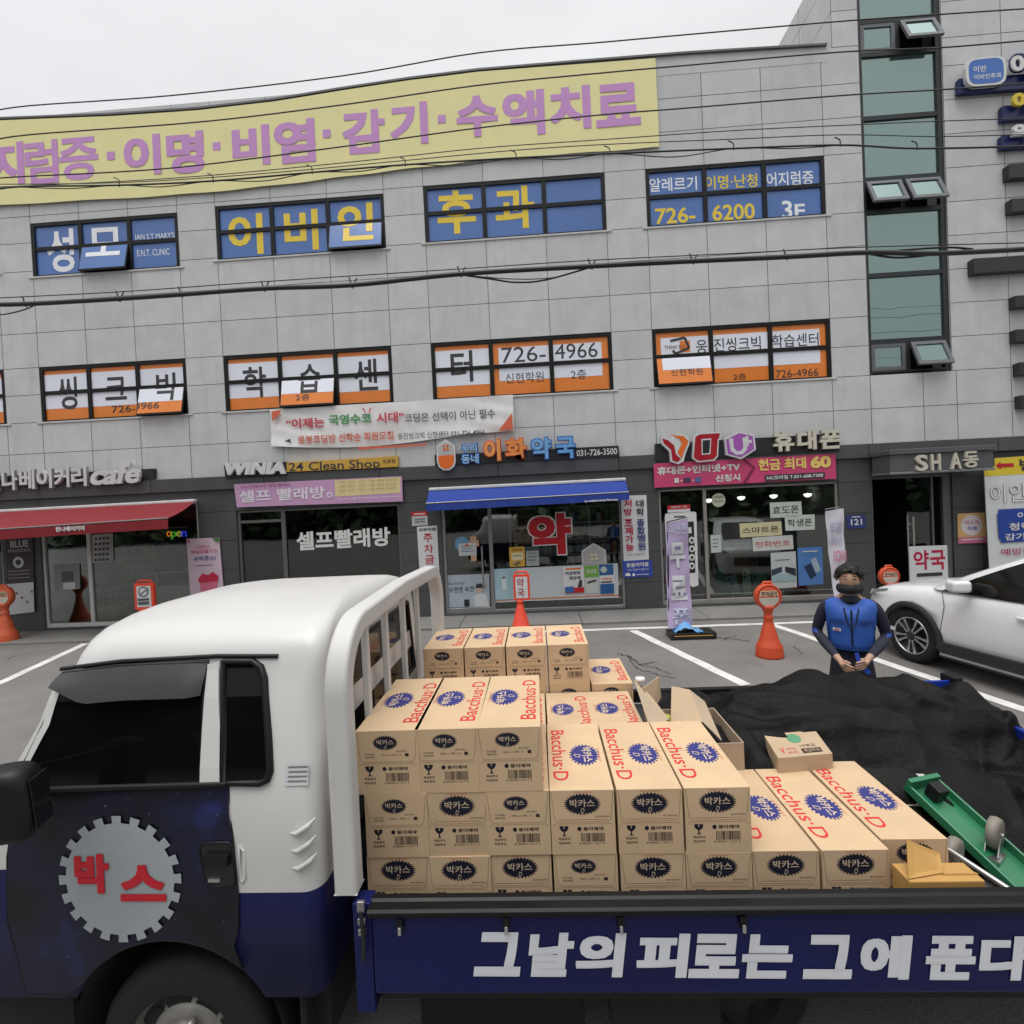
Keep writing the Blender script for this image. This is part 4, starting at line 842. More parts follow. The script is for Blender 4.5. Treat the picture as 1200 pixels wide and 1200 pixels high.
poster('yellow and pink notice with a round white centre right of the entrance', (1122, 602, 1154, 600.5, 1156.5, 636, 1123, 637), S(232, 190, 130, .85), [('D', 1138.5, 615.5, 12.5, S(236, 226, 226, .85)), ('T', '마스크', 1130, 610, 1147, 5, S(210, 110, 170, .85), .02), ('T', '착용', 1133, 617, 1145, 4.5, S(150, 140, 210, .85), .02), ('Q', (1122.6, 630, 1156, 628.5, 1156.5, 636, 1123, 637), S(220, 120, 160, .85)), ('R', 1126, 632, 1152, 1.3, white)], y=D-.02, th=.008)
poster('white pharmacy board with big red letters standing at the entrance', (1065.5, 640.5, 1110, 639, 1112, 700, 1067.5, 702), paper, [('T', '약', 1070, 645.5, 1088, 23, S(190, 24, 70, .85), .025), ('T', '국', 1089.5, 645, 1107, 23, S(190, 24, 70, .85), .025), ('R', 1074, 672, 1104, 4, inkd)], y=D-.22, th=.03, name='standing_sign', cat='sign')
# clinic banner on the right
yy = D-.25
sign('clinic_banner', 'large white clinic banner with a yellow top strip, red arrow and blue text box', 'banner', (1153, 547, 1345, 533, 1352, 716, 1163, 726), .015, paper,
     [('Q', (1153, 547, 1345, 533, 1345.5, 546, 1153.6, 558.5), S(232, 206, 60, .85)), ('Q', (1165, 537, 1345, 524, 1345, 534, 1165.6, 548), S(232, 206, 60, .85)), ('P', [(1166.5, 545.5), (1172.5, 541), (1172.7, 543.3), (1188, 542.4), (1188.2, 547), (1173, 547.9), (1173, 550)], red),
      ('T', '병원', 1194, 537.5, 1226, 15, inkd, .03), ('T', '이안산', 1159.5, 568, 1226, 22, S(130, 132, 138, .8), .02), ('T', '이안산', 1159.5, 568, 1226, 22, S(236, 236, 236, .85)),
      ('Q', (1169, 597, 1345, 588, 1348, 626, 1172, 636), royal), ('Q', (1167.5, 602, 1172, 600, 1174, 630, 1169.5, 632), royal), ('T', '이비인후과', 1191, 600, 1250, 8, white, .02), ('T', '청력 검사', 1181, 613, 1240, 9, white, .02), ('T', '감기 / 이명', 1176, 625.5, 1236, 8, white, .02),
      ('T', '예방접종', 1171, 643, 1222, 8, S(180, 60, 110, .85), .01)], y=yy)
mb = MB(); pl = M((.3, .3, .3), .4, .6)
for px in (1168, 1330): a = onz(px, 735); mb.tube([(at(px, 700, yy).x, yy+.05, 0), (at(px, 700, yy).x, yy+.05, at(px, 540, yy).z)], .018, pl)
tag(mb.build('banner_stand'), 'thin metal poles holding up the large white clinic banner', 'stand')
# open neon
mb = MB()
for c, x0, col in (('o', 195.5, (196, 110, 20)), ('p', 201, (70, 150, 40)), ('e', 207, (150, 150, 60)), ('n', 213, (50, 60, 210))):
    mb.text(c, pq(x0, 622.5 + (0 if c != 'p' else .6), x0+5.6, 6.5 if c != 'p' else 9, D+.09), M(tuple(lin(v) for v in col), .5, emit=.9, var=.02), bold=.0, depth=.015)
mb.tube([at(194.5, 622, D+.09), at(196, 618.5, D+.09), at(218, 617.3, D+.09), at(219.5, 620, D+.09)], .008, white); tag(mb.build('neon_sign'), 'small coloured neon open sign inside the bakery glass', 'neon sign')
# ------------------------------------------------------------------ things inside the shops
rs = random.Random(11)
sh = empty('medicine_shelf', 'white shelves packed with small medicine boxes inside the pharmacy', 'shelf', (X(660), D+.9, .1))
x0, x1 = X(596), OP['pharmacy'][1]+.3; mb = MB(); sw = M((.72, .72, .70), .5)
for i in range(6): mb.box(x0, x1, D+.75, D+1.05, .45+i*.36, .475+i*.36, sw)
for x in (x0, lerp(x0, x1, .33), lerp(x0, x1, .66), x1): mb.box(x-.015, x+.015, D+.74, D+1.06, .1, 2.3, sw)
mb.box(x0, x1, D+1.06, D+1.08, .1, 2.3, M((.4, .4, .4), .8)); mb.build('shelf_frame', sh)
mb = MB(); pm = [S(*c, .8, rough=.5) for c in ((220, 220, 215), (196, 206, 210), (90, 120, 150), (200, 170, 120), (60, 90, 80), (170, 80, 70), (40, 44, 60), (210, 214, 206))]
for i in range(5):
    x = x0+.03
    while x < x1-.08:
        wd = rs.uniform(.05, .13); h = rs.uniform(.1, .28)
        if rs.random() < .85: mb.box(x, x+wd*.92, D+.76+rs.uniform(0, .05), D+1., .476+i*.36, .476+i*.36+h, rs.choice(pm))
        x += wd
tag(mb.build('medicine_boxes', sh), kind='stuff')
cu = empty('shop_counter', 'pale counter standing inside the pharmacy left of the shelves', 'counter', (X(592), D+1.3, .1)); mb = MB(); mb.box(X(577), X(606), D+1.0, D+1.5, .1, 1.0, sw); mb.build('counter_body', cu); mb = MB(); mb.box(X(576), X(607), D+.97, D+1.53, 1.0, 1.04, M((.4, .38, .34), .4)); mb.build('counter_top', cu)
lamp = M((1, .97, .9), .5, emit=2.2, var=.01)
for i, (px, py, pos) in enumerate(((830.5, 586, 'leftmost of the four'), (868.5, 583, 'second from the left of the four'), (906.5, 581, 'third from the left of the four'), (946.5, 579.5, 'rightmost of the four'))):
    y = D+.95; c = at(px, py, y); root = empty('pendant_lamp', 'lit white pendant lamp, %s in the phone shop' % pos, 'lamp', (c.x, c.y, c.z), group='lit lamps in the phone shop')
    mb = MB(); r = .085; mb.lathe([(0.001, -r*.75), (r*.5, -r*.62), (r*.87, -r*.3), (r, 0), (r*.9, .02), (.001, .03)], lamp, c=c); mb.build('shade', root)
    mb = MB(); mb.tube([(c.x, c.y, c.z+.03), (c.x, c.y, 2.95)], .006, M((.2, .2, .2), .5)); mb.build('cord', root)
brn = M((.16, .10, .06), .7, var=.15)
def dbox(lab, px0, py0, px1, py1, y, m, items=(), name='display_board', cat='display'):
    mb = MB(); a, c = at(px0, py0, y), at(px1, py1, y); mb.box(a.x, c.x, y, y+.12, c.z, a.z, m); art(mb, items, y-.002); tag(mb.build(name), lab, cat)
dbox('brown display board with faded red lettering inside the phone shop', 858, 600, 888, 640, D+.7, brn, [('T', '!ION', 861, 626, 886, 9, S(120, 50, 60, .7), .02)])
dbox('lower brown display board with dark lettering inside the phone shop', 857, 648, 887, 700, D+.6, brn, [('T', '!ION', 861, 652, 885, 10, S(110, 70, 70, .7), .02)])
dbox('wide dark counter across the back of the phone shop', 832, 668, 980, 712, D+1.6, M((.2, .2, .19), .5, var=.12), name='shop_counter', cat='counter')
def phone(lab, P, m, lens, y=D+.1):
    mb = MB(); mb.prism([at(*p, y) for p in P], (0, .02, 0), m); art(mb, [('D', a, b_, 1.6, M((.02, .02, .025), .2)) for a, b_ in lens], y); tag(mb.build('dummy_phone'), lab, 'dummy phone')
phone('dark green dummy phone leaning at the left of the phone shop glass', [(837, 668), (846, 664), (856, 696), (849, 699), (842, 690)], S(70, 110, 100, .8, rough=.3), [])
phone('pale teal dummy phone with a row of camera lenses in the phone shop glass', [(850, 677), (862, 673), (868, 695), (858, 699.5)], S(120, 160, 166, .8, rough=.3), [(855, 679), (857, 684), (858, 689)])
phone('light green dummy phone with stacked lenses in the phone shop glass', [(870, 667), (879, 666.5), (881, 697), (871, 698)], S(150, 180, 160, .8, rough=.3), [(872.5, 671), (872.7, 676)])
phone('broad green dummy phone at the right of the phone display', [(882, 668), (898, 667), (900, 695.5), (882.5, 697)], S(86, 140, 116, .8, rough=.3), [(884.5, 671), (884.7, 676)])
pt = empty('potted_shrub', 'dark shrub in a wooden planter inside the bakery glass', 'plant', (X(131, 715), D+.35, .1)); c = at(131, 715, D+.35)
mb = MB(); wd_ = M((.30, .18, .08), .6, var=.2); mb.box(c.x-.24, c.x+.24, D+.2, D+.55, .12, .5, wd_); mb.build('planter', pt, bevel=.01)
mb = MB(); lf = M((.06, .035, .035), .6, var=.3)
for i in range(260):
    a = Vector((rs.gauss(0, .10), rs.gauss(0, .10), rs.uniform(.55, 1.15))); d_ = Vector((rs.uniform(-1, 1), rs.uniform(-1, 1), rs.uniform(-.3, 1))).normalized()*.07; e_ = d_.cross(Vector((rs.uniform(-1, 1), rs.uniform(-1, 1), rs.uniform(-1, 1)))).normalized()*.025
    o_ = Vector((c.x-.03, D+.38, 0)); mb.poly([o_+a, o_+a+d_*.5+e_, o_+a+d_, o_+a+d_*.5-e_], lf)
mb.tube([(c.x-.03, D+.38, .45), (c.x-.03, D+.38, 1.0)], .012, M((.08, .05, .03), .8)); mb.build('foliage', pt)
dc = empty('display_counter', 'low pale display counter inside the bakery glass', 'counter', (X(185), D+.9, .1)); mb = MB(); cb_ = M((.5, .48, .44), .5, var=.1); x0_, x1_ = X(150), X(226)
mb.box(x0_, x1_, D+.75, D+1.25, .1, .85, cb_); mb.build('counter_body', dc, bevel=.01); mb = MB(); mb.box(x0_, x1_, D+.73, D+1.27, 1.15, 1.18, cb_)
for x in (x0_+.02, x1_-.02): mb.box(x-.02, x+.02, D+.75, D+1.25, .85, 1.15, grayal)
mb.build('counter_top', dc)
ws = empty('wall_shelf', 'wooden shelves with pale boxes along the bakery side wall', 'shelf', (X(75), D+2.2, .1)); mb = MB()
for i in range(4): mb.box(X(54), X(102), D+2., D+2.35, .5+i*.5, .53+i*.5, wd_)
mb.box(X(54), X(55.5), D+2., D+2.35, .1, 2.2, wd_); mb.box(X(100.5), X(102), D+2., D+2.35, .1, 2.2, wd_); mb.build('shelf_frame', ws)
mb = MB()
for i in range(4):
    x = X(56)
    while x < X(99): wd2 = rs.uniform(.08, .2); mb.box(x, x+wd2*.85, D+2.05, D+2.3, .532+i*.5, .532+i*.5+rs.uniform(.1, .3), rs.choice(pm)); x += wd2
tag(mb.build('packets', ws), kind='stuff')
# ------------------------------------------------------------------ flags and plastic sign cones on the ground
def flag(lab, q, m, y, items, curve=.06):
    mb = MB(); n, K = 8, 24; vs = []
    P = [at(q[0], q[1], y), at(q[2], q[3], y), at(q[4], q[5], y), at(q[6], q[7], y)]
    for j in range(K+1):
        for i in range(n+1):
            u, v = i/n, j/K; p = lerp(lerp(P[0], P[1], u), lerp(P[3], P[2], u), v); p.y += curve*math.sin(v*2.6+.4)-.03*math.sin(u*3.1)+.012*math.sin(v*17+u*3); vs.append(p)
    mb.add(vs, [(j*(n+1)+i, (j+1)*(n+1)+i, (j+1)*(n+1)+i+1, j*(n+1)+i+1) for j in range(K) for i in range(n)], m, True)
    m2 = MB(); art(m2, items, y)
    xs = [p.x for p in P]; zs = [p.z for p in P]
    for k, v in enumerate(m2.v):
        vv = (max(zs)-v[2])/(max(zs)-min(zs)); uu = (v[0]-min(xs))/(max(xs)-min(xs))
        m2.v[k] = (v[0], v[1]+curve*math.sin(vv*2.6+.4)-.03*math.sin(uu*3.1)+.012*math.sin(vv*17+uu*3)-.015, v[2])
    b0 = len(mb.v); mb.v += m2.v
    for ff, ii in zip(m2.f, m2.mi): mb.f.append(tuple(b0+k for k in ff)); mb.mi.append(mb.slot(m2.ms[ii])); mb.sm.append(False)
    return mb
bs = onz(810, 747); yf = bs.y
t = empty('advertising_flag', 'lilac cloth advertising flag on a black base in front of the phone shop', 'flag', (bs.x, yf, 0))
lil = S(196, 178, 216, .85, rough=.7, var=.05); lw = S(222, 226, 230, .85, rough=.7); lv_ = S(206, 212, 232, .85, rough=.7)
mb = flag('', (781, 614, 806.5, 607, 812, 731, 783, 737), lil, yf, [('T', '최신폰', 784, 614, 804, 12, lv_, .02, .0), ('T', '무', 784.5, 636, 803, 30, lw, .03, .015), ('T', '료', 785.5, 675, 805, 29, lw, .03, .015), ('T', '폰', 787, 713, 808.5, 19, lv_, .02, .0)]); mb.build('cloth', t)
mb = MB(); mb.tube([(at(783, 730, yf).x+.02, yf+.05, .1), (at(781, 614, yf).x+.03, yf+.05, at(781, 612, yf).z)], .013, blackm); mb.tube([(at(781, 614, yf).x+.03, yf+.05, at(781, 612, yf).z), (at(806, 608, yf).x, yf+.05, at(806, 606, yf).z)], .01, blackm); mb.build('pole', t)
mb = MB(); a, c = onz(784, 748), onz(836, 746); mb.box(a.x, c.x, yf-.16, yf+.2, .004, .11, blackm); mb.box(a.x+.05, c.x-.05, yf-.165, yf-.155, .06, .075, S(200, 150, 60, .8)); mb.build('base', t, bevel=.02)
mb = MB(); cb = S(110, 170, 226, .85, rough=.7); K = 10; x0, x1 = at(789, 735, yf).x, at(822, 735, yf).x; vs = []
for j in range(K+1):
    for i in range(K+1):
        u, v = i/K, j/K; vs.append((lerp(x0, x1, u), yf-.12+.28*v, .115+.17*math.sin(math.pi*min(1, u*1.3))*math.sin(math.pi*(.15+v*.8))+.012*math.sin(u*23+v*11)))
mb.add(vs, [(j*(K+1)+i, j*(K+1)+i+1, (j+1)*(K+1)+i+1, (j+1)*(K+1)+i) for j in range(K) for i in range(K)], cb, True); mb.build('cover', t)
yf = 10.05
t = empty('advertising_flag', 'narrow white advertising flag with lilac mirrored lettering behind the man', 'flag', (at(982, 690, yf).x, yf, .05))
lp = S(176, 150, 200, .85); pk = S(216, 140, 170, .85)
qq = pq(975, 645, 990, 13, yf); qq = [qq[1], qq[0], qq[3], qq[2]]
mb = flag('', (967.5, 599, 989, 595.5, 994, 700, 978, 702), S(220, 216, 226, .85, rough=.7, var=.04), yf, [('T', '무료', 972, 612, 986, 14, S(196, 196, 226, .85), .02), ('T', '최신', 974, 630, 987, 9, S(190, 190, 224, .85), .02), ('T', '개통', 978, 664, 990, 10, S(196, 190, 226, .85), .02)], .04); mb.text('NO!', [p+Vector((0, -.045, 0)) for p in qq], pk, bold=.02); mb.build('cloth', t)
mb = MB(); mb.tube([(at(990, 700, yf).x, yf+.04, .05), (at(990, 700, yf).x-.03, yf+.04, at(990, 594, yf).z)], .012, grayal); mb.tube([(at(990, 700, yf).x-.03, yf+.04, at(990, 594, yf).z), (at(968, 598, yf).x, yf+.04, at(968, 597, yf).z)], .008, grayal); mb.build('pole', t)
mb = MB(); xb = at(990, 700, yf).x; mb.box(xb-.22, xb+.22, yf-.1, yf+.2, .052, .14, M((.2, .2, .2), .6)); mb.build('base', t, bevel=.02)
oc = S(214, 80, 42, .85, rough=.5, var=.08, scale=3, dirt=.35); oc2 = S(226, 100, 60, .85, rough=.5, var=.08, scale=3, dirt=.25)
def round_cone(lab, px, pyb, hz, mat_, words, scale=1., y=None, grp='plastic no parking cones'):
    g = onz(px, pyb) if y is None else Vector((at(px, pyb, y).x, y, .0 if y < 9.8 else .05))
    t = empty('no_parking_cone', lab, 'sign cone', g, group=grp); s = hz; mb = MB()
    prof = [(.001, 0.0), (.20, 0.0), (.205, .02), (.20, .05), (.19, .16), (.185, .18), (.15, .235), (.13, .30), (.075, .52), (.062, .56), (.07, .58), (.07, .62), (.058, .64), (.056, .66), (.085, .74), (.10, .78), (.05, .80), (.001, .80)]
    mb.lathe([(r*s, h*s) for r, h in prof], mat_, c=g, n=28); mb.build('cone_body', t)
    zc = g.z+.93*s; hd = MB(); R = .195*s
    hd.lathe([(.001, -.055*s), (R*.78, -.055*s), (R*.84, -.045*s), (R*.9, -.06*s), (R, -.05*s), (R*1.03, 0), (R, .05*s), (R*.9, .06*s), (R*.84, .045*s), (.001, .045*s)], mat_, c=(g.x, g.y, zc), axis='y', n=36)
    hd.tube([(g.x-.07*s, g.y, zc+R*.9), (g.x-.05*s, g.y, zc+R*1.12), (g.x+.05*s, g.y, zc+R*1.12), (g.x+.07*s, g.y, zc+R*.9)], .022*s, mat_); hd.build('sign_head', t)
    f_ = MB(); yy = g.y-.058*s
    P = [Vector((g.x+R*.78*math.cos(a), yy, zc+R*.78*math.sin(a))) for a in [math.pi*(1.0+.97*k/20+.015) for k in range(21)]]; f_.poly(P, S(206, 200, 186, .85, rough=.5, dirt=.3))
    P = [Vector((g.x+R*.8*math.cos(a), yy, zc+R*.8*math.sin(a)+.01)) for a in [math.pi*(.06+.88*k/16) for k in range(17)] if True]; P = [p for p in P if p.z < zc+R*.62]
    w_ = R*.76; f_.poly([Vector((g.x-w_, yy, zc+.012)), Vector((g.x+w_, yy, zc+.012)), Vector((g.x+w_*.82, yy, zc+R*.5)), Vector((g.x-w_*.82, yy, zc+R*.5))][::1], S(232, 196, 164, .85))
    f_.text(words, [Vector((g.x-w_*.8, yy, zc+R*.44)), Vector((g.x+w_*.8, yy, zc+R*.44)), Vector((g.x+w_*.8, yy, zc+R*.08)), Vector((g.x-w_*.8, yy, zc+R*.08))], inkd, bold=.025, lift=.003); f_.build('sign_face', t)
    return t
z_ = (at(902, 683, onz(902, 770).y).z)/1.145
round_cone('orange plastic no parking cone standing alone in front of the phone shop', 902, 769, z_, oc, '주차금지')
round_cone('orange plastic no parking cone at the left edge beside the bakery banner', 8, 753, at(8, 686, onz(8, 753).y).z/1.145, oc2, '주차금지')
round_cone('orange plastic no parking cone half hidden behind the white car bonnet', 1043, 720, 1.0*(at(1043, 663, 9.4).z)/1.145, oc, '주차금지', y=9.4)
def panel_cone(lab, px, pyb, top, x0, x1, ptop, pbot, items, y=None):
    g = onz(px, pyb) if y is None else Vector((at(px, pyb, y).x, y, .05)); t = empty('sign_cone', lab, 'sign cone', g)
    zt, zb = at(px, ptop, g.y).z, at(px, pbot, g.y).z; a, c = at(x0, ptop, g.y).x, at(x1, ptop, g.y).x; m = S(238, 76, 50, .9, rough=.5, var=.06); h = zb-g.z
    mb = MB(); mb.lathe([(.001, 0), (.23, 0), (.235, .03), (.21, .05), (.17, .1), (.06, h*.86), (.05, h*.9), (.06, h*.92), (.055, h), (.001, h)], m, c=g, n=24); mb.build('cone_body', t)
    mb = MB(); mb.box(a, c, g.y-.035, g.y+.035, zb, zt-.05, m); k = (c-a)*.3; mb.tube([(a+k*.4, g.y, zt-.05), (a+k*.6, g.y, zt), (c-k*.6, g.y, zt), (c-k*.4, g.y, zt-.05)], .02, m); mb.build('sign_panel', t, bevel=.025)
    mb = MB(); dx = (c-a)*.13; mb.poly([(a+dx, g.y-.038, zb+dx), (c-dx, g.y-.038, zb+dx), (c-dx, g.y-.038, zt-.05-dx), (a+dx, g.y-.038, zt-.05-dx)], paper); art(mb, items, g.y-.04); mb.build('sign_face', t); return t
panel_cone('red orange sign cone with two red characters in front of the pharmacy', 611, 741, 0, 601, 620, 670, 703, [('T', '약', 605.5, 678, 613.5, 10, S(190, 40, 80, .85), .01), ('T', '국', 606.2, 690, 614.2, 9.5, S(190, 40, 80, .85), .01)])
mb_ = panel_cone('small orange sign cone with a grey pictogram in front of the bakery', 169, 748, 0, 158, 180.5, 680.5, 714, [('D', 168, 693.5, 6, gy2), ('D', 168, 693.5, 4.4, paper), ('P', [(162.5, 697), (173, 689), (174, 690.5), (163.5, 698.5)], gy2), ('R', 161.5, 701.5, 175, 2.6, S(90, 90, 100, .8)), ('R', 162, 705.5, 175, 3, S(90, 90, 100, .8))])

# ------------------------------------------------------------------ overhead cables (strung between poles outside the view)
cab = M((.018, .018, .02), .5, var=.1)
def smooth(P, n=6):
    out = []
    for i in range(len(P)-1):
        p0, p1, p2, p3 = P[max(i-1, 0)], P[i], P[i+1], P[min(i+2, len(P)-1)]
        for k in range(n):
            t = k/n; out.append(.5*((2*p1)+(-p0+p2)*t+(2*p0-5*p1+4*p2-p3)*t*t+(-p0+3*p1-3*p2+p3)*t**3))
    return out+[P[-1]]
def cable(lab, pts, y, wpx, name='overhead_cable', extra=()):
    P = [at(px, py, y) for px, py in pts]; d0 = (P[0]-P[1]).normalized(); d1 = (P[-1]-P[-2]).normalized()
    mb = MB(); P = smooth(P); mb.tube([P[0]+d0*9]+P+[P[-1]+d1*9], wpx/2/FOC*y, cab, n=6)
    for ex, w_ in extra: mb.tube(smooth([at(px, py, y+.02) for px, py in ex]), w_/2/FOC*y, cab, n=5)
    return tag(mb.build(name), lab, 'cable', 'overhead cables crossing the street front')
cable('thin overhead cable running highest of all, above the roof line', [(-20, 133), (33, 124), (200, 112), (400, 89), (560, 62), (700, 50), (800, 41), (985, 25), (1100, 17), (1220, 9)], 6.2, 1.4)
cable('thin overhead cable crossing the top of the yellow roof banner', [(-20, 168), (33, 158), (233, 143), (400, 123), (560, 100), (700, 86), (800, 77), (985, 61), (1100, 56), (1220, 46)], 6.2, 1.5)
cable('thin overhead cable crossing the lower half of the purple banner letters', [(-20, 210), (25, 207), (200, 197), (400, 172), (560, 150), (700, 135), (800, 127), (985, 112), (1120, 104), (1220, 96)], 6.2, 1.5)
cable('finest overhead cable just above the twisted pair under the banner', [(-20, 220), (200, 209), (400, 191), (560, 174), (700, 164), (860, 153), (985, 147), (1100, 142), (1220, 138)], 6.1, 1.0)
cable('fine overhead cable parallel to the twisted pair, above the top windows', [(-20, 216), (140, 214), (300, 204), (475, 188), (605, 176), (715, 169), (860, 163), (985, 158), (1100, 160), (1220, 157)], 6.05, 1.0)
cable('twisted pair of overhead cables tied with wire loops above the top windows', [(-20, 226), (20, 219), (140, 217), (250, 212), (366, 202), (475, 193), (605, 185), (715, 180), (860, 174), (985, 170), (1075, 174), (1220, 171)], 6., 2.0,
      extra=[([(20, 219), (80, 221), (140, 217), (190, 219), (250, 212), (310, 212), (366, 202), (420, 201), (475, 193), (540, 194), (605, 185), (660, 187), (715, 180), (790, 184), (860, 174), (930, 174), (985, 170)], 1.2)]
      + [([(px-7, py-9), (px-1, py-6), (px, py+2)], 1.3) for px, py in ((140, 217), (250, 212), (366, 202), (475, 193), (605, 185), (715, 180), (860, 174), (985, 170), (1075, 174))])
cable('thick black main cable bundle crossing between the two rows of windows', [(-20, 357), (35, 356), (140, 350), (213, 345), (310, 338), (413, 334), (540, 321), (693, 312), (812, 306), (922, 301), (1015, 296), (1100, 297), (1220, 291)], 5.2, 5.4,
      extra=[([(-10, 369), (8, 368), (28, 363), (40, 358)], 1.6), ([(540, 322), (575, 327), (605, 331), (640, 328), (693, 313)], 2.2), ([(540, 322), (600, 327), (650, 325), (693, 313)], 1.2), ([(1015, 297), (1050, 302), (1090, 299), (1140, 292)], 2.5), ([(1015, 297), (1060, 293), (1110, 290), (1140, 292)], 2.5)]
      + [([(px-4, py-9), (px-1, py-1), (px+1, py+4)], 1.6) for px, py in ((30, 356), (140, 350), (213, 345), (310, 338), (413, 334), (540, 321), (693, 312), (812, 306), (922, 301))]
      + [([(px+5, py-8), (px+1, py), (px-1, py+3)], 1.4) for px, py in ((140, 350), (310, 338), (413, 334), (540, 321), (693, 312), (812, 306))])
cable('thin support cable running just above the thick black bundle', [(-20, 350), (140, 342), (310, 330), (540, 315), (693, 305), (860, 297), (1000, 290), (1220, 284)], 5.2, 1.2)
# ------------------------------------------------------------------ the delivery truck
from mathutils.geometry import tessellate_polygon
wpaint = M((.57, .567, .552), .36, var=.025, coat=.15, scale=2, dirt=.04, name='white_paint')
wpaint2 = M((.55, .547, .53), .45, var=.03, scale=4, dirt=.08, name='white_paint')
nvp = M((.007, .010, .072), .4, var=.25, coat=.06, spec=.22, scale=1.4, dirt=.03, name='navy_paint')
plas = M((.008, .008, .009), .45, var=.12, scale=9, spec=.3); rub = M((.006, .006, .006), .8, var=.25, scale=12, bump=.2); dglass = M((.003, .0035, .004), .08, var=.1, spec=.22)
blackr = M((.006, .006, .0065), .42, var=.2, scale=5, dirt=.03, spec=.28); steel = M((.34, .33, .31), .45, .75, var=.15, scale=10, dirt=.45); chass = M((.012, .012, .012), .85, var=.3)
TR = empty('delivery_truck', 'white and navy cargo truck with a gear emblem door and white side slogan', 'truck', (-.2, 2.8, 0))
LV = [(.60, -2.42, -0.862, 1.835, .25, .07), (.98, -2.45, -0.857, 1.83, .24, .07), (1.0, -2.45, -0.857, 1.83, .24, .07), (1.10, -2.44, -0.854, 1.83, .24, .07), (1.30, -2.36, -0.852, 1.832, .22, .07), (1.40, -2.17, -0.852, 1.855, .20, .07), (1.46, -2.115, -0.852, 1.868, .19, .07), (1.58, -2.06, -0.852, 1.90, .18, .10), (1.70, -2.01, -0.857, 1.935, .18, .10),
      (1.80, -1.975, -0.862, 1.972, .19, .07), (1.85, -1.96, -0.867, 1.985, .2, .07), (1.895, -1.95, -0.874, 2.012, .22, .08), (1.93, -1.935, -0.884, 2.055, .25, .09), (1.96, -1.90, -0.898, 2.12, .28, .1), (1.985, -1.84, -0.917, 2.22, .28, .1), (2.005, -1.75, -0.947, 2.36, .28, .1), (2.018, -1.6, -1.002, 2.54, .14, .1)]
YC = 2.72
def yn(z):
    for a, b_ in zip(LV[:-1], LV[1:]):
        if a[0] <= z <= b_[0]: t_ = (z-a[0])/(b_[0]-a[0]); return lerp(a[3], b_[3], t_)
    return LV[0][3]
def rrect(x0, x1, y0, y1, rf, rr, n=7, k=9):
    out = []
    def arc(cx, cy_, r, a0):
        return [(cx+r*math.cos(a0+i/n*math.pi/2), cy_+r*math.sin(a0+i/n*math.pi/2)) for i in range(n+1)]
    c = [arc(x0+rf, y0+rf, rf, math.pi), arc(x1-rr, y0+rr, rr, 1.5*math.pi), arc(x1-rr, y1-rr, rr, 0), arc(x0+rf, y1-rf, rf, .5*math.pi)]
    for i in range(4):
        a = c[i]; b_ = c[(i+1) % 4]; out += a
        for j in range(1, k): t_ = j/k; out.append((lerp(a[-1][0], b_[0][0], t_), lerp(a[-1][1], b_[0][1], t_)))
    return out
def cab():
    mb = MB(); rings = []
    for z, xf, xr, y0, rf, rr in LV: rings.append([Vector((x-(.05*(1-((y-YC)/.9)**2) if x < -1.5 and z > 1.2 else 0), y, z)) for x, y in rrect(xf, xr, y0, 2*YC-y0, rf, rr)])
    n = len(rings[0]); vs = [p for r in rings for p in r]
    mw_ = [nvp if LV[j][0] < .99 else wpaint for j in range(len(rings)-1)]
    for j in range(len(rings)-1):
        for i in range(n):
            a, b_ = rings[j][i], rings[j][(i+1) % n]; m = mw_[j]
            if 1.39 < LV[j][0] < 1.79 and (a.x+b_.x)/2 < -1.86 and 1.99 < (a.y+b_.y)/2 < 2*YC-1.99: m = dglass
            if LV[j][0] < 1.09 and (a.x+b_.x)/2 < -2.0: m = nvp
            mb.add([a, b_, rings[j+1][(i+1) % n], rings[j+1][i]], [(0, 1, 2, 3)], m, True)
    mb.add(rings[0], [tuple(range(n))[::-1]], chass); mb.add(rings[-1], [tuple(range(n))], wpaint, True)
    o = mb.build('cab_body')
    bm = bmesh.new(); bm.from_mesh(o.data); bmesh.ops.remove_doubles(bm, verts=bm.verts, dist=.0005); bmesh.ops.recalc_face_normals(bm, faces=bm.faces); bm.to_mesh(o.data); bm.free()
    cut = MB(); cut.lathe([(.42, -1.3), (.42, -.45)], chass, c=(-1.46, 2.98, .40), axis='y', n=40, smooth=False)
    k = 40; cut.f += [tuple(range(k)), tuple(range(k, 2*k))[::-1]]; cut.mi += [0, 0]; cut.sm += [False, False]
    c = cut.build('cutter'); bm = bmesh.new(); bm.from_mesh(c.data); bmesh.ops.recalc_face_normals(bm, faces=bm.faces); bm.to_mesh(c.data); bm.free()
    b = o.modifiers.new('arch', 'BOOLEAN'); b.object = c; b.operation = 'DIFFERENCE'; b.solver = 'EXACT'; b.material_mode = 'TRANSFER'
    dg = bpy.context.evaluated_depsgraph_get(); dg.update(); me = bpy.data.meshes.new_from_object(o.evaluated_get(dg)); o.modifiers.clear(); o.data = me
    bpy.data.objects.remove(c)
    off = o.location - TR.location; me.transform(Matrix.Translation(off)); o.location = (0, 0, 0); o.parent = TR
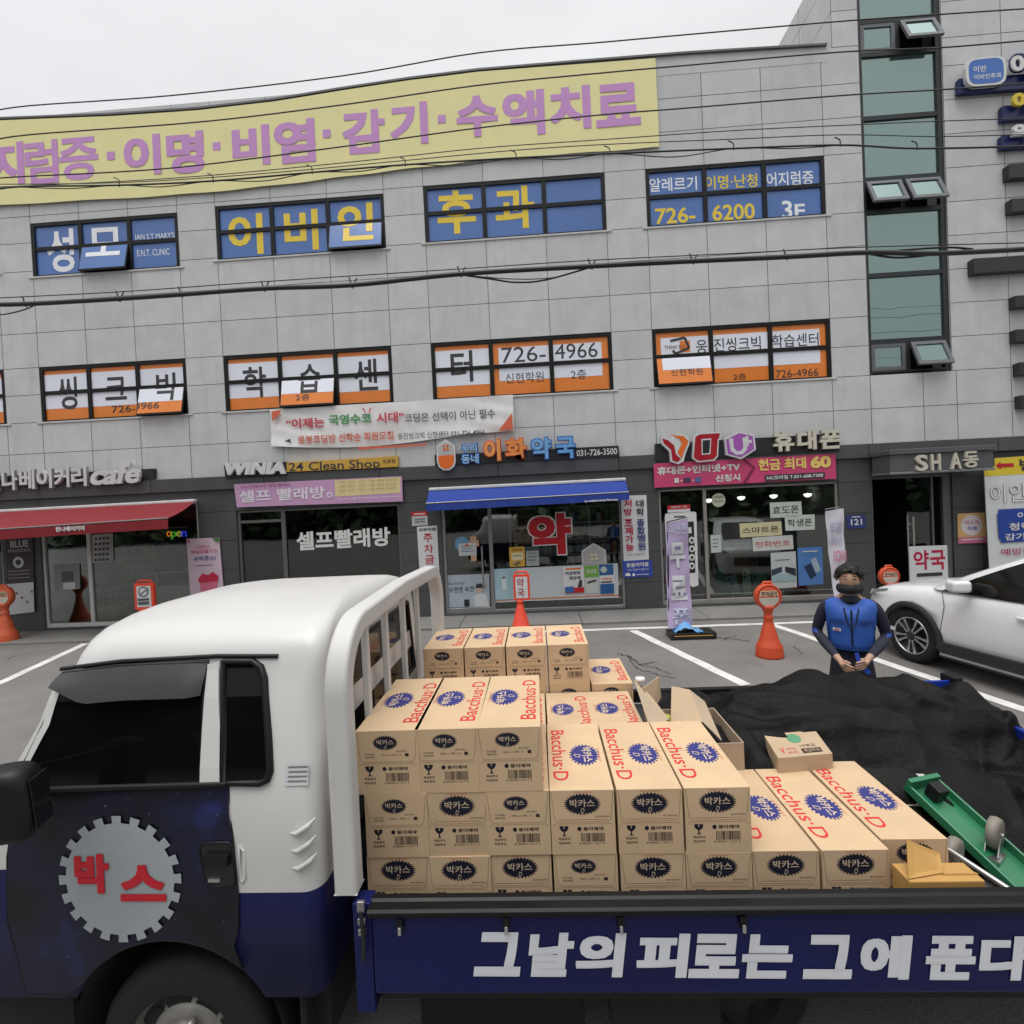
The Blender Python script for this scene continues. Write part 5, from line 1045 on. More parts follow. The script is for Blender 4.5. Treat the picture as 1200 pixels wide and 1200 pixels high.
    # roof ribs are very faint in the photograph: none needed
cab()
def patch(mb, poly, off, m, z_cuts=True):
    tri = tessellate_polygon([[Vector((x, z, 0)) for x, z in poly]])
    zs = [l[0] for l in LV]
    for t_ in tri:
        P = [poly[i] for i in t_]
        for a, b_ in zip(zs[:-1], zs[1:]):
            q = clip(P, -9, 9, a, b_)
            if q:
                pts = [Vector((x, yn(z)-off, z)) for x, z in q]
                if (pts[1]-pts[0]).cross(pts[2]-pts[0]).y > 0: pts = pts[::-1]
                mb.poly(pts, m)
def rim(mb, poly, off, r, m):     # thin raised bead along an outline
    mb.tube([Vector((x, yn(z)-off, z)) for x, z in poly+[poly[0], poly[1]]], r, m, n=6, caps=False)
# door skin with its printed wrap: dark night sky, blue glow patches
wrap = bpy.data.materials.new('night_sky_wrap'); wrap.use_nodes = True
t = wrap.node_tree; N = t.nodes; L = t.links; b = N['Principled BSDF']; b.inputs['Roughness'].default_value = .35; b.inputs['Specular IOR Level'].default_value = .25; b.inputs['Coat Weight'].default_value = .12; b.inputs['Coat Roughness'].default_value = .08
tc = N.new('ShaderNodeTexCoord'); nz = N.new('ShaderNodeTexNoise'); nz.inputs['Scale'].default_value = 2.6; nz.inputs['Detail'].default_value = 3; L.new(tc.outputs['Object'], nz.inputs['Vector'])
cr = N.new('ShaderNodeValToRGB'); L.new(nz.outputs[0], cr.inputs[0]); e = cr.color_ramp.elements
e[0].position = .42; e[0].color = (.006, .006, .009, 1); e[1].position = .78; e[1].color = (.03, .05, .22, 1); m_ = e.new(.6); m_.color = (.009, .010, .033, 1)
vo = N.new('ShaderNodeTexVoronoi'); vo.inputs['Scale'].default_value = 16; L.new(tc.outputs['Object'], vo.inputs['Vector'])
mr = N.new('ShaderNodeMapRange'); mr.inputs[1].default_value = .0; mr.inputs[2].default_value = .07; mr.inputs[3].default_value = .5; mr.inputs[4].default_value = 0; L.new(vo.outputs['Distance'], mr.inputs[0])
mx = N.new('ShaderNodeMix'); mx.data_type = 'RGBA'; L.new(mr.outputs[0], mx.inputs[0]); L.new(cr.outputs[0], mx.inputs[6]); mx.inputs[7].default_value = (.3, .34, .5, 1); L.new(mx.outputs[2], b.inputs['Base Color'])
AC = (-1.46, .40)
arch = [(AC[0]+.425*math.cos(a), AC[1]+.425*math.sin(a)) for a in [math.radians(v) for v in range(47, 148, 6)]]
dpoly = [(-2.03, 1.385), (-1.197, 1.392), (-1.178, 1.2), (-1.169, .99), (-1.178, .86), (-1.20, .80)]+arch+[(-1.86, .62), (-2.02, .62), (-2.075, .9), (-2.06, 1.15)]
mb = MB(); patch(mb, dpoly, .006, wrap); DO = mb.build('door', TR)
gap = M((.005, .005, .005), .9)
mb = MB(); rim(mb, dpoly, .0045, .0035, gap); mb.build('door_seam', DO)
def stext(mb, s_, x0, y0, x1, h, m, off, **k):      # on the flat part of the truck side
    q = pq(x0, y0, x1, h, 1.83, sl=k.pop('sl', 0.0), lean=k.pop('lean', .05)); mb.text(s_, q, m, lift=off, **k)
em = M((.33, .36, .38), .4, coat=.4, var=.14, scale=3, dirt=.12); er = S(206, 22, 44, .85, rough=.4)
mb = MB(); c = at(143, 1028, 1.83); mb.disc((c.x, 1.83-.0105, c.z), (.238, 0, 0), (0, 0, .24), em, teeth=20, inner=.885)
stext(mb, '박', 90, 998, 130, 46, er, .013, bold=.03, fat=.02); stext(mb, '스', 143, 1011, 196, 42, er, .013, bold=.03, fat=.015)
mb.build('gear_emblem', DO)
mb = MB(); hp = [(-1.305, 1.175), (-1.29, 1.195), (-1.19, 1.195), (-1.178, 1.18), (-1.175, 1.05), (-1.185, 1.035), (-1.26, 1.03), (-1.29, 1.06)]; patch(mb, hp, .009, blackm); rim(mb, hp, .008, .005, plas)
mb.obox((-1.235, 1.815, 1.135), (.045, 0, 0), (0, .012, 0), (0, 0, .02), plas); mb.obox((-1.25, 1.818, 1.06), (.022, 0, 0), (0, .006, 0), (0, 0, .006), M((.5, .5, .5), .25, .9)); mb.build('handle', DO)
mb = MB(); rim(mb, [(-1.155, 1.18), (-1.142, 1.16), (-1.14, 1.06), (-1.15, 1.04), (-1.16, 1.05)], .0, .006, wpaint); mb.build('handle_rim', TR)
# windows
wf = [(-1.93, 1.80), (-1.7, 1.822), (-1.335, 1.826), (-1.33, 1.72), (-1.309, 1.405), (-2.06, 1.395), (-2.02, 1.47), (-1.965, 1.62)]
mb = MB(); patch(mb, wf, .010, dglass); rim(mb, wf, .006, .009, plas); mb.tube([(-2.05, 1.845, 1.395), (-1.2, 1.845, 1.402)], .012, plas); mb.build('side_window', TR)
wr = [(-1.268, 1.826), (-1.15, 1.822), (-1.115, 1.80), (-1.095, 1.76), (-1.055, 1.55), (-1.04, 1.44), (-1.05, 1.41), (-1.075, 1.40), (-1.218, 1.402), (-1.232, 1.6)]
mb = MB(); patch(mb, wr, .009, dglass); rim(mb, wr, .006, .014, plas); mb.build('side_window', TR)
bp_ = [(-1.328, 1.82), (-1.285, 1.826), (-1.245, 1.6), (-1.226, 1.405), (-1.303, 1.405)]
mb = MB(); patch(mb, bp_, .016, wpaint2); mb.build('door_pillar', TR)
mb = MB(); ap = [(-2.075, 1.41), (-2.035, 1.41), (-1.985, 1.5), (-1.935, 1.62), (-1.915, 1.78), (-1.945, 1.78), (-1.975, 1.63)]; patch(mb, ap, .014, wpaint); mb.build('windscreen_pillar', TR)
mb = MB(); vz = M((.014, .015, .017), .3, var=.1, coat=.1); n = 14; vs = []
for j in range(4):
    for i in range(n+1):
        u = i/n; x = lerp(-1.935, -1.33, u); zt = 1.805+.024*math.sin(min(1, u*1.6)*math.pi/2); v = j/3; z = zt-.115*v*(.35+.65*min(1, u*4)); vs.append((x, yn(z)-.012-.045*math.sin(v*1.5)*(1 if u < .96 else .4), z))
mb.add(vs, [(j*(n+1)+i, (j+1)*(n+1)+i, (j+1)*(n+1)+i+1, j*(n+1)+i+1) for j in range(3) for i in range(n)], vz, True); mb.build('rain_visor', TR)
mb = MB(); mb.tube([(-1.95, yn(1.83)-.002, 1.815), (-1.7, yn(1.84)-.004, 1.838), (-1.3, yn(1.845)-.004, 1.846), (-1.05, yn(1.84)-.004, 1.838)], .009, plas); mb.build('drip_rail', TR)
# rear louvres, paper label, rear window of the cab
mb = MB()
for z in (1.255, 1.19, 1.125): mb.tube([(-.96, 1.832, z-.035), (-.93, 1.822, z-.03), (-.885, 1.822, z), (-.865, 1.834, z+.02)], [.003, .010, .010, .003], wpaint2)
mb.build('louvre', TR)
mb = MB(); q = px4(333, 897, 360, 896.5, 361, 920, 334, 921, 1.85); mb.poly([Vector((p.x, yn(p.z)-.004, p.z)) for p in q], S(206, 204, 208, .85))
for i in range(4): p = at(336, 900+i*5, 1.85); mb.poly([Vector((p.x+.006*(i > 0), yn(p.z)-.005, p.z)), Vector((p.x+.075, yn(p.z)-.005, p.z)), Vector((p.x+.075, yn(p.z-.006)-.005, p.z-.006)), Vector((p.x, yn(p.z-.006)-.005, p.z-.006))], gy2)
mb.build('paper_label', TR)
mb = MB(); mb.poly([(-.85, 2.12, 1.36), (-.85, 3.32, 1.36), (-.856, 3.24, 1.80), (-.856, 2.2, 1.80)], dglass); mb.tube([(-.848, 2.12, 1.36), (-.848, 3.32, 1.36), (-.854, 3.24, 1.80), (-.854, 2.2, 1.80), (-.848, 2.12, 1.36)], .014, plas); mb.build('rear_window', TR)
# mirror
mb = MB(); mc = Vector((-1.80, 1.62, 1.478)); vs = []; nu, nv = 40, 24; pw_ = lambda t_, e_: math.copysign(abs(t_)**e_, t_)
for j in range(nv+1):
    for i in range(nu):
        th, ph = 2*math.pi*i/nu, -math.pi/2+math.pi*j/nv; cp = pw_(math.cos(ph), .55)
        vs.append(mc+Vector((.078, .026, 0))*(cp*pw_(math.cos(th), .6))+Vector((-.02, .068, 0))*(cp*pw_(math.sin(th), .6))+Vector((-.012, 0, .122))*pw_(math.sin(ph), .55))
mb.add(vs, [(j*nu+i, j*nu+(i+1) % nu, (j+1)*nu+(i+1) % nu, (j+1)*nu+i) for j in range(nv) for i in range(nu)], plas, True); mb.build('mirror', TR)
mb = MB(); mb.obox(mc+Vector((.079, .026, -.002)), (.002, 0, 0), (-.014, .045, 0), (-.008, 0, .082), M((.012, .013, .014), .08, spec=.4)); mb.build('mirror_glass', TR, bevel=.03, seg=4)
mb = MB(); mb.tube([(-1.80, 1.66, 1.37), (-1.90, 1.75, 1.36), (-1.95, 1.85, 1.385)], .02, plas); mb.tube([(-1.80, 1.66, 1.56), (-1.92, 1.78, 1.5), (-1.97, 1.87, 1.47)], .014, plas); mb.build('mirror_arm', TR)
# headlamp, grille, bumper
mb = MB(); mb.obox((-2.45, 2.12, .86), (.03, -.05, 0), (.03, .10, 0), (0, 0, .07), M((.6, .62, .63), .12, .3)); mb.build('headlight', TR, bevel=.02)
mb = MB(); mb.obox((-2.45, 2*YC-2.12, .86), (.03, .05, 0), (-.03, .10, 0), (0, 0, .07), M((.6, .62, .63), .12, .3)); mb.build('headlight', TR, bevel=.02)
mb = MB(); mb.box(-2.52, -2.34, 1.95, 2*YC-1.95, .42, .68, blackr); mb.build('bumper', TR, bevel=.05, seg=3)
# wheel wells: black liners inside the arches
for y0_, y1_ in ((1.86, 2.36), (2*YC-2.36, 2*YC-1.86)):
    mb = MB(); K = 24; P = [(-1.46+.418*math.cos(math.pi*k/K), .40+.418*math.sin(math.pi*k/K)) for k in range(K+1)]; P = [(P[0][0], .22)]+P+[(P[-1][0], .22)]
    mb.add([(x, y, z) for y in (y0_, y1_) for x, z in P], [(k, k+1, len(P)+k+1, len(P)+k) for k in range(len(P)-1)], chass, True); yb_ = y1_ if y0_ < YC else y0_
    mb.poly([(x, yb_, z) for x, z in P], chass); mb.build('wheel_well', TR)
# wheels
def wheel(x, y, r, steel=steel):
    mb = MB(); c = (x, y, r); w_ = .2
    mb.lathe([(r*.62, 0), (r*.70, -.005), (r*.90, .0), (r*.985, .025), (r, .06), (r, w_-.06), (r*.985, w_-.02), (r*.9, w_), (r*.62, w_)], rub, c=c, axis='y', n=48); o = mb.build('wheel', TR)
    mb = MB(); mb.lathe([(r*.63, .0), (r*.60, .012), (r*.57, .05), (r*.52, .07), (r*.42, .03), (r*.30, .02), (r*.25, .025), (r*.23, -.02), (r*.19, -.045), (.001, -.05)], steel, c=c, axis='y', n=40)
    for k in range(8):
        a = 2*math.pi*(k+.3)/8; p = (x+r*.455*math.cos(a), y+.036, r+r*.455*math.sin(a)); mb.disc(p, (.05, 0, 0), (0, .02 if False else 0, .05), chass, n=16)
    for k in range(5):
        a = 2*math.pi*k/5; mb.lathe([(.018, 0), (.018, -.03), (.001, -.032)], steel, c=(x+r*.275*math.cos(a), y+.02, r+r*.275*math.sin(a)), axis='y', n=8)
    mb.build('rim', o); return o
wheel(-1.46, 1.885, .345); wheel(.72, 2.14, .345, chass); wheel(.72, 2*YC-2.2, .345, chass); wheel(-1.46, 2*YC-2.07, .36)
# cargo bed
ZT, ZF = .945, .693; XB0, XB1 = -.685, 2.96; YB0, YB1 = 1.83, 3.90
mb = MB(); mb.box(XB0, XB1, YB0+.04, YB1-.04, ZF-.05, ZF, M((.10, .10, .10), .6, var=.25, dirt=.5)); mb.build('bed_floor', TR)
mb = MB(); mb.box(XB0+.01, XB1, YB0, YB0+.035, .612, .912, nvp); mb.build('side_board', TR, bevel=.012)
mb = MB(); prof = [(YB0-.012, .910), (YB0-.018, .914), (YB0-.018, .924), (YB0-.028, .930), (YB0-.028, .940), (YB0-.016, .945), (YB0+.02, .945), (YB0+.03, .951), (YB0+.055, .951), (YB0+.06, .87), (YB0+.036, .87), (YB0+.036, .906)]
mb.prism([(XB0+.005, y, z) for y, z in prof], (XB1-XB0-.01, 0, 0), blackr); o = mb.build('side_rail', TR, bevel=.004)
for px in (468, 593, 728, 872):
    mb = MB(); p = at(px, 1085, YB0-.02); mb.obox((p.x, YB0-.008, .888), (.012, 0, 0), (0, .012, 0), (0, 0, .022), blackr); mb.obox((p.x, YB0-.022, .868), (.006, 0, 0), (0, .004, 0), (0, 0, .014), M((.6, .6, .6), .3, .9)); mb.build('latch', TR, bevel=.003)
sl_ = S(222, 224, 230, .95, rough=.45, coat=.3, dirt=.12); mb = MB()
for ch, x0, x1 in (('그', 557, 611), ('날', 619, 671), ('의', 675, 731), ('피', 746, 806), ('로', 808, 867), ('는', 869, 928), ('그', 942, 999), ('에', 1007, 1066), ('푼', 1084, 1142), ('다', 1147, 1207)):
    mb.text(ch, pq(x0+3, 1091.5+(x0-557)*.008, x1+3, 51.5, YB0, sl=.006, lean=-.10), sl_, bold=.02, fat=.028, lift=.0025)
mb.build('slogan', TR)
mb = MB(); mb.box(XB0+.02, XB1, YB0+.03, YB1-.03, .56, .61, chass); mb.box(XB0-.7, XB1-.1, 2.25, 2.35, .42, .56, chass); mb.box(XB0-.7, XB1-.1, 3.1, 3.2, .42, .56, chass)
mb.box(-2.3, -1.95, 1.95, 3.45, .36, .61, chass); mb.box(-1.02, -.9, 1.95, 3.45, .30, .61, chass); mb.box(-1.9, -1.05, 2.38, 3.05, .34, .61, chass); mb.box(-.55, .1, 1.98, 2.22, .30, .55, blackr); mb.box(.2, .62, 1.96, 2.2, .33, .54, chass)
mb.tube([(-2., 2.7, .38), (XB1-.3, 2.7, .40)], .05, chass); mb.tube([(.72, 2.2, .36), (.72, 3.2, .36)], .07, chass); mb.tube([(-1.46, 1.95, .40), (-1.46, 3.5, .40)], .06, chass)
mb.box(-.98, -.955, 1.86, 2.12, .22, .62, rub); mb.build('chassis', TR, bevel=.01, seg=1)
mb = MB(); mb.box(XB0-.06, XB0+.008, YB0+.006, YB0+.075, .54, .95, nvp)
for z, r in ((.955, .02), (.90, .012), (.86, .012)): mb.obox((XB0-.02, YB0-.012, z), (.014, 0, 0), (0, .008, 0), (0, 0, r), M((.35, .35, .36), .35, .9))
mb.tube([(XB0-.02, YB0-.016, .94), (XB0-.012, YB0-.022, .84), (XB0-.02, YB0-.016, .76)], .009, blackm); mb.build('corner_post', TR, bevel=.006)
mb = MB(); mb.box(XB0+.01, XB1, YB1-.035, YB1, .612, .84, M((.25, .26, .28), .5, var=.15, dirt=.3)); mb.build('side_board', TR, bevel=.01)
mb = MB(); mb.prism([(XB0+.01, YB1+(YB0-y), z) for y, z in prof], (XB1-XB0-.015, 0, 0), blackr); mb.build('side_rail', TR)
mb = MB(); mb.box(XB1, XB1+.035, YB0+.02, YB1-.02, .612, .84, S(24, 50, 150, .8, rough=.4, coat=.4)); mb.box(XB1-.02, XB1+.05, YB1-.10, YB1+.03, .60, 1.0, blackr); mb.box(XB1-.02, XB1+.05, YB0-.03, YB0+.06, .60, 1.0, blackr); mb.build('tailgate', TR, bevel=.01)
mb = MB(); bx = at(1075, 803, YB1-.05); mb.box(bx.x-.22, bx.x+.22, YB1-.065, YB1-.04, .80, .965, S(24, 60, 170, .8, rough=.4)); mb.build('inner_panel', TR)
# guard frame behind the cab
G = []
xg, xw = -.772, .044
ysn, ysf, zt_, rr_ = 1.885, 3.80, 1.945, .24
path = [(ysn, .975), (ysn, 1.3), (ysn, zt_-rr_)]+[(ysn+rr_-rr_*math.cos(a), zt_-rr_+rr_*math.sin(a)) for a in [math.pi/2*k/20 for k in range(1, 21)]]+[(2.8, zt_+.02)]+[(ysf-rr_+rr_*math.sin(a), zt_-rr_+rr_*math.cos(a)) for a in [math.pi/2*k/20 for k in range(0, 21)]]+[(ysf, 1.3), (ysf, .975)]
mb = MB(); vs = []
for i, (y, z) in enumerate(path):
    a = Vector((0, path[max(i-1, 0)][0], path[max(i-1, 0)][1])); c = Vector((0, path[min(i+1, len(path)-1)][0], path[min(i+1, len(path)-1)][1])); tg = (c-a).normalized(); nn = Vector((0, -tg.z, tg.y))
    for dx, dn in ((-xw, .042), (xw, .042), (xw, -.042), (-xw, -.042)): vs.append(Vector((xg+dx, y, z))+nn*dn)
K = len(path); mb.add(vs, [(i*4+k, i*4+(k+1) % 4, (i+1)*4+(k+1) % 4, (i+1)*4+k) for i in range(K-1) for k in range(4)], wpaint2); mb.add(vs[:4], [(0, 1, 2, 3)], wpaint2); mb.add(vs[-4:], [(3, 2, 1, 0)], wpaint2)
GF = mb.build('guard_frame', TR, bevel=.016, seg=3, bang=50, hard=True)
for y in [onx(px, py, xg).y for px, py in ((432, 736), (454, 709), (474, 691), (490, 678))]: mb = MB(); mb.box(xg-.034, xg-.004, y-.018, y+.018, .98, zt_-.02, wpaint2); mb.build('guard_bar', GF, bevel=.006)
mb = MB(); mb.box(xg-.04, xg-.012, ysn, ysf, 1.22, 1.26, wpaint2); mb.build('cross_bar', GF)

# ------------------------------------------------------------------ the cartons
BW, BL_, BH = .260, .625, .264
card = M((.57, .408, .25), .82, var=.06, scale=7, bump=.14, bscale=14, orand=.06, name='cardboard'); cardd = M((.30, .21, .13), .85, var=.05); bi = S(56, 60, 142, .62, rough=.7, var=.12, scale=40); bk = S(18, 20, 50, .5, rough=.7, var=.15, scale=50); rd2 = S(214, 52, 50, .85, rough=.7, var=.1, scale=40); tanl = M((.56, .44, .32), .85); ink2 = S(50, 34, 34, .8, rough=.8)
def carton(front_, back_, text_side=1):
    mb = MB(); w2, l2, h = BW/2, BL_/2, BH; mb.box(-w2, w2, -l2, l2, 0, h, card); zt = h+.0006
    s = text_side                                   # +1: lettering climbs away from the street camera's side
    def top(x, y, z=0): return Vector((s*x, s*y, zt+z))
    mb.text('Bacchus·D', [top(.046, -.38*BL_), top(.046, .38*BL_), top(.112, .38*BL_), top(.112, -.38*BL_)], rd2, bold=.008)
    c = top(-.036, .02); mb.disc(c, (.068, 0, 0), (0, .098, 0), bi, teeth=24, inner=.87)
    mb.text('박카스', [top(-.074, -.050, .0005), top(-.074, .088, .0005), top(-.026, .088, .0005), top(-.026, -.050, .0005)], tanl, bold=.025); mb.text('D', [top(-.018, .012, .0005), top(-.018, .045, .0005), top(.010, .045, .0005), top(.010, .012, .0005)], tanl, shear=.25)
    mb.text('동아제약 피로회복제', [top(-.108, -.04), top(-.108, .085), top(-.101, .085), top(-.101, -.04)], rd2)
    mb.box(-w2, w2, -.0008, .0008, h, h+.0004, cardd)
    for sg, kind in ((-1, front_), (1, back_)):
        yy = sg*l2
        def f(u, v, lf=.0006): return Vector((-sg*(u-.5)*BW if sg > 0 else (u-.5)*BW, yy+sg*lf, h*(1-v)))
        def q(u0, v0, u1, v1, lf=.0006): return [f(u0, v0, lf), f(u1, v0, lf), f(u1, v1, lf), f(u0, v1, lf)]
        def line(P, r=.0009): mb.tube(P, r, cardd, n=4, smooth=False)
        line([f(.02, .02), f(.055, .40), f(.075, .465), f(.12, .485), f(.88, .485), f(.925, .465), f(.945, .40), f(.98, .02)])
        line([f(.03, .56), f(.06, .515), f(.94, .515), f(.97, .56)], .0006)
        ou, ov, cv = (.20, .115, .19) if kind == 'A' else (.285, .165, .215); c = f(.47 if kind == 'A' else .5, cv)
        mb.disc(c, (ou*BW, 0, 0), (0, 0, ov*BH), bk, teeth=30, inner=.89)
        k = 1. if kind == 'B' else .70
        cu = .47 if kind == 'A' else .5
        mb.text('박카스', q(cu-.195*k, cv-.075*k, cu+.195*k, cv+.045*k, .0011), tanl, bold=.012); mb.text('D', q(cu-.03*k, cv+.065*k, cu+.03*k, cv+.14*k, .0011), tanl, shear=.3)
        if kind == 'A':
            mb.text('의약외품', q(.13, .355, .29, .385), bk); mb.text('내용액제', q(.13, .40, .29, .43), bk); mb.text('100mL x 10병 x 10', q(.40, .365, .72, .40), ink2); mb.poly(q(.78, .36, .84, .41), ink2); mb.text('동아제약', q(.64, .31, .80, .34), ink2)
        else: mb.text('동아제약(주)', q(.70, .395, .92, .43), ink2); mb.text('자양강장 피로회복', q(.36, .02, .66, .042), rd2); mb.poly(q(.12, .455, .88, .46), S(150, 60, 50, .7))
        g = [f(.13, .555), f(.27, .555), f(.265, .60), f(.235, .635), f(.21, .645), f(.21, .69), f(.24, .71), f(.16, .71), f(.19, .69), f(.19, .645), f(.165, .635), f(.135, .60)]; mb.poly(g, bk)
        mb.poly(q(.195, .555, .207, .60, .001), card); mb.text('취급주의', q(.11, .735, .29, .775), ink2, bold=.02); mb.text('파손주의', q(.11, .80, .29, .84), ink2, bold=.02)
        mb.disc(f(.44, .60), (.033*BW, 0, 0), (0, 0, .034*BH), bk, n=14); mb.text('동아제약', q(.50, .57, .82, .63), ink2, bold=.03)
        u = .46; rb = random.Random(5)
        while u < .83: wd = rb.choice((.006, .006, .010, .015)); mb.poly(q(u, .665, u+wd, .80), ink2); u += wd+rb.choice((.006, .008, .012))
        mb.text('8 806011 617 2', q(.43, .812, .83, .84), ink2)
    return mb
def proto(front_, back_, s): return carton(front_, back_, s)
PRO = {}
def put_carton(kind, s, x, y, z, label, zs=1., rz=0., ys=1.):
    k = (kind, s)
    if k not in PRO:
        o = carton(kind, 'B' if kind == 'A' else 'A', s).build('drink_carton', base=(0, 0, 0), bevel=.004, seg=2); PRO[k] = o
    else: o = PRO[k].copy(); COL.objects.link(o)
    o.location = (x, y, z); o.rotation_euler = (0, 0, rz); o.scale = (1, ys, zs)
    tag(o, label, 'carton', 'drink cartons stacked on the truck bed'); return o
rb = random.Random(9)
y1, y2, y3 = 2.076+BL_/2, 2.712+BL_*.45, 3.285+BL_*.42
LX = [-.638, -.384, -.134]; MX = [.136, .402, .670]; RX = [.937, 1.207, 1.482]
cols = ('against the white guard frame', 'in the middle', 'beside the lower right stack')
lev = ('bottom', 'middle', 'top')
for c in range(3):
    for l in range(3):
        kd = 'A' if l == 2 or (l == 1 and c != 1) else 'B'
        put_carton(kd, 1, LX[c]+rb.uniform(-.004, .004)-((.024, .024, .016)[c] if l == 2 else 0), y1+rb.uniform(-.006, .006), ZF+l*(BH+.001), 'drink carton in the %s layer of the tall left stack, %s' % (lev[l], cols[c]), rz=rb.uniform(-.008, .008))
cm = ('beside the tall stack', 'in its middle', 'at its right end')
for c in range(3):
    for l in range(2):
        kd = 'A' if (l == 0 and c == 0) else 'B'
        put_carton(kd, -1, MX[c]+rb.uniform(-.004, .004), y1+rb.uniform(-.006, .006), ZF+l*(BH+.001), 'drink carton in the %s layer of the two high front stack, %s' % (('bottom', 'top')[l], cm[c]), rz=rb.uniform(-.01, .01))
for c in range(3):
    put_carton('B', -1, RX[c], y1+(.0 if c < 2 else .06), ZF, 'single drink carton right of the stacks, %s' % ('first of three', 'second of three', 'third of three, by the orange box')[c], rz=-.012 if c == 2 else rb.uniform(-.008, .008))
zs = .93; hh = BH*zs
XX2 = [-.637, -.385, -.130, .140, .400]
for c in range(5):
    for l in range(2):
        if l == 0 or c < 3: lab = 'brown drink carton hidden inside the pile behind the front stacks'
        else: lab = 'drink carton half hidden behind the two high front stack, %s' % ('left of the pair', 'right of the pair')[c-3]
        put_carton('A', 1, XX2[c], y2, ZF+l*(hh*.975+.001), lab, zs*.975, ys=.9)
XX3 = [-.645, -.375, -.105, .165, .437]
for c in range(5):
    for l in range(3 if c < 4 else 2):
        if l == 2: lab = 'drink carton in the raised rearmost row, %s' % ('nearest the cab', 'second from the cab', 'third from the cab', 'farthest from the cab')[c]
        elif c == 4 and l == 1: lab = 'drink carton low in the rearmost row, right of the raised four'
        else: lab = 'brown drink carton hidden inside the pile behind the front stacks'
        put_carton('A', 1, XX3[c], y3, ZF+l*(BH*.99+.001), lab, .99, ys=.84)

# ------------------------------------------------------------------ loose things on the bed
cg = M((.46, .34, .22), .85, var=.08, scale=8); cgi = M((.40, .31, .22), .88, var=.08, scale=8); cw = M((.46, .44, .42), .8, var=.05)
def sheet(mb, pts, th, m):
    pts = [Vector(p) for p in pts]; n = (pts[1]-pts[0]).cross(pts[2]-pts[0]).normalized(); mb.prism(pts, n*th, m)
t = empty('opened_carton', 'opened brown carton with its flaps standing up behind the stacks', 'carton', (.85, 2.95, ZF))
mb = MB(); a0, a1, b0, b1 = .60, 1.02, 2.70, 3.15; zc = 1.10
for q in ([(a0, b0, ZF), (a1, b0, ZF), (a1, b0, zc), (a0, b0, zc)], [(a1, b0, ZF), (a1, b1, ZF), (a1, b1, zc), (a1, b0, zc)], [(a0, b1, ZF), (a1, b1, ZF), (a1, b1, zc), (a0, b1, zc)], [(a0, b0, ZF), (a0, b1, ZF), (a0, b1, zc), (a0, b0, zc)]): sheet(mb, q, .006, cgi)
sheet(mb, [(a0, b0, ZF+.004), (a1, b0, ZF+.004), (a1, b1, ZF+.004), (a0, b1, ZF+.004)], .004, cgi); mb.build('box_body', t)
for q, m in (([at(787, 804, 3.15), at(808, 808, 3.1), at(824, 846, 2.9), at(786, 845, 2.95)], cg), ([at(808, 808, 3.1), at(826, 822, 3.05), at(846, 868, 2.8), at(824, 846, 2.9)], cgi), ([at(754, 806, 2.95), at(772, 793, 3.1), at(775, 817, 3.1), at(764, 836, 2.95)], cg),
             ([at(743, 797, 3.0), at(750, 806, 2.95), at(781, 846, 2.75), at(760, 849, 2.72)], cgi), ([at(747, 800, 3.03), at(755, 807, 2.98), at(784, 843, 2.8), at(768, 846, 2.76)], cg)):
    mb = MB(); sheet(mb, q, .005, m); mb.build('flap', t)
c = at(750, 796, 3.0); mb = MB(); mb.lathe([(.001, .0), (.028, 0), (.03, .01), (.028, .02), (.001, .02)], white, c=(c.x, c.y, c.z-.01), n=14); tag(mb.build('bottle_cap'), 'small white cap resting on the standing carton flaps', 'cap')
c = at(780, 839, 2.88); mb = MB(); mb.obox(c+Vector((0, .02, -.04)), (.03, 0, 0), (0, .02, 0), (0, 0, .035), S(170, 180, 60, .85)); tag(mb.build('small_packet', bevel=.006), 'small yellow green packet between the carton flaps', 'packet')
zt2 = at(912, 888, 2.66).z; top = [onz(px, py, zt2) for px, py in ((895, 861), (955, 855.5), (975.5, 883), (912, 888.5))]; hb = zt2-at(912, 909.5, 2.66).z
mb = MB(); mb.prism([p-Vector((0, 0, hb)) for p in top], (0, 0, hb), cg)
e0, e1 = top[3], top[2]
def tq(u0, v0, u1, v1): return [p+Vector((0, 0, .001)) for p in sub(top, u0, v0, u1, v1)]
gr2 = S(100, 160, 120, .8); cc = lerp(lerp(top[0], top[1], .5), lerp(top[3], top[2], .5), .28); mb.disc(cc+Vector((0, 0, .001)), (top[1]-top[0])*.13, (top[0]-top[3])*.2, gr2); mb.text('V', tq(.12, .62, .2, .86), rd2, bold=.02); mb.text('비타민', tq(.24, .64, .42, .74), rd2); mb.text('음료 세트', tq(.24, .78, .42, .88), rd2); mb.text('10병입', tq(.52, .55, .8, .66), ink2)
mb.poly(tq(.5, .72, .86, .9), ink2); mb.text('취급주의', [p+Vector((0, 0, .001)) for p in tq(.54, .75, .82, .87)], card)
tag(mb.build('small_carton', bevel=.003), 'small brown carton with a green round mark resting on the black tarp edge', 'carton')
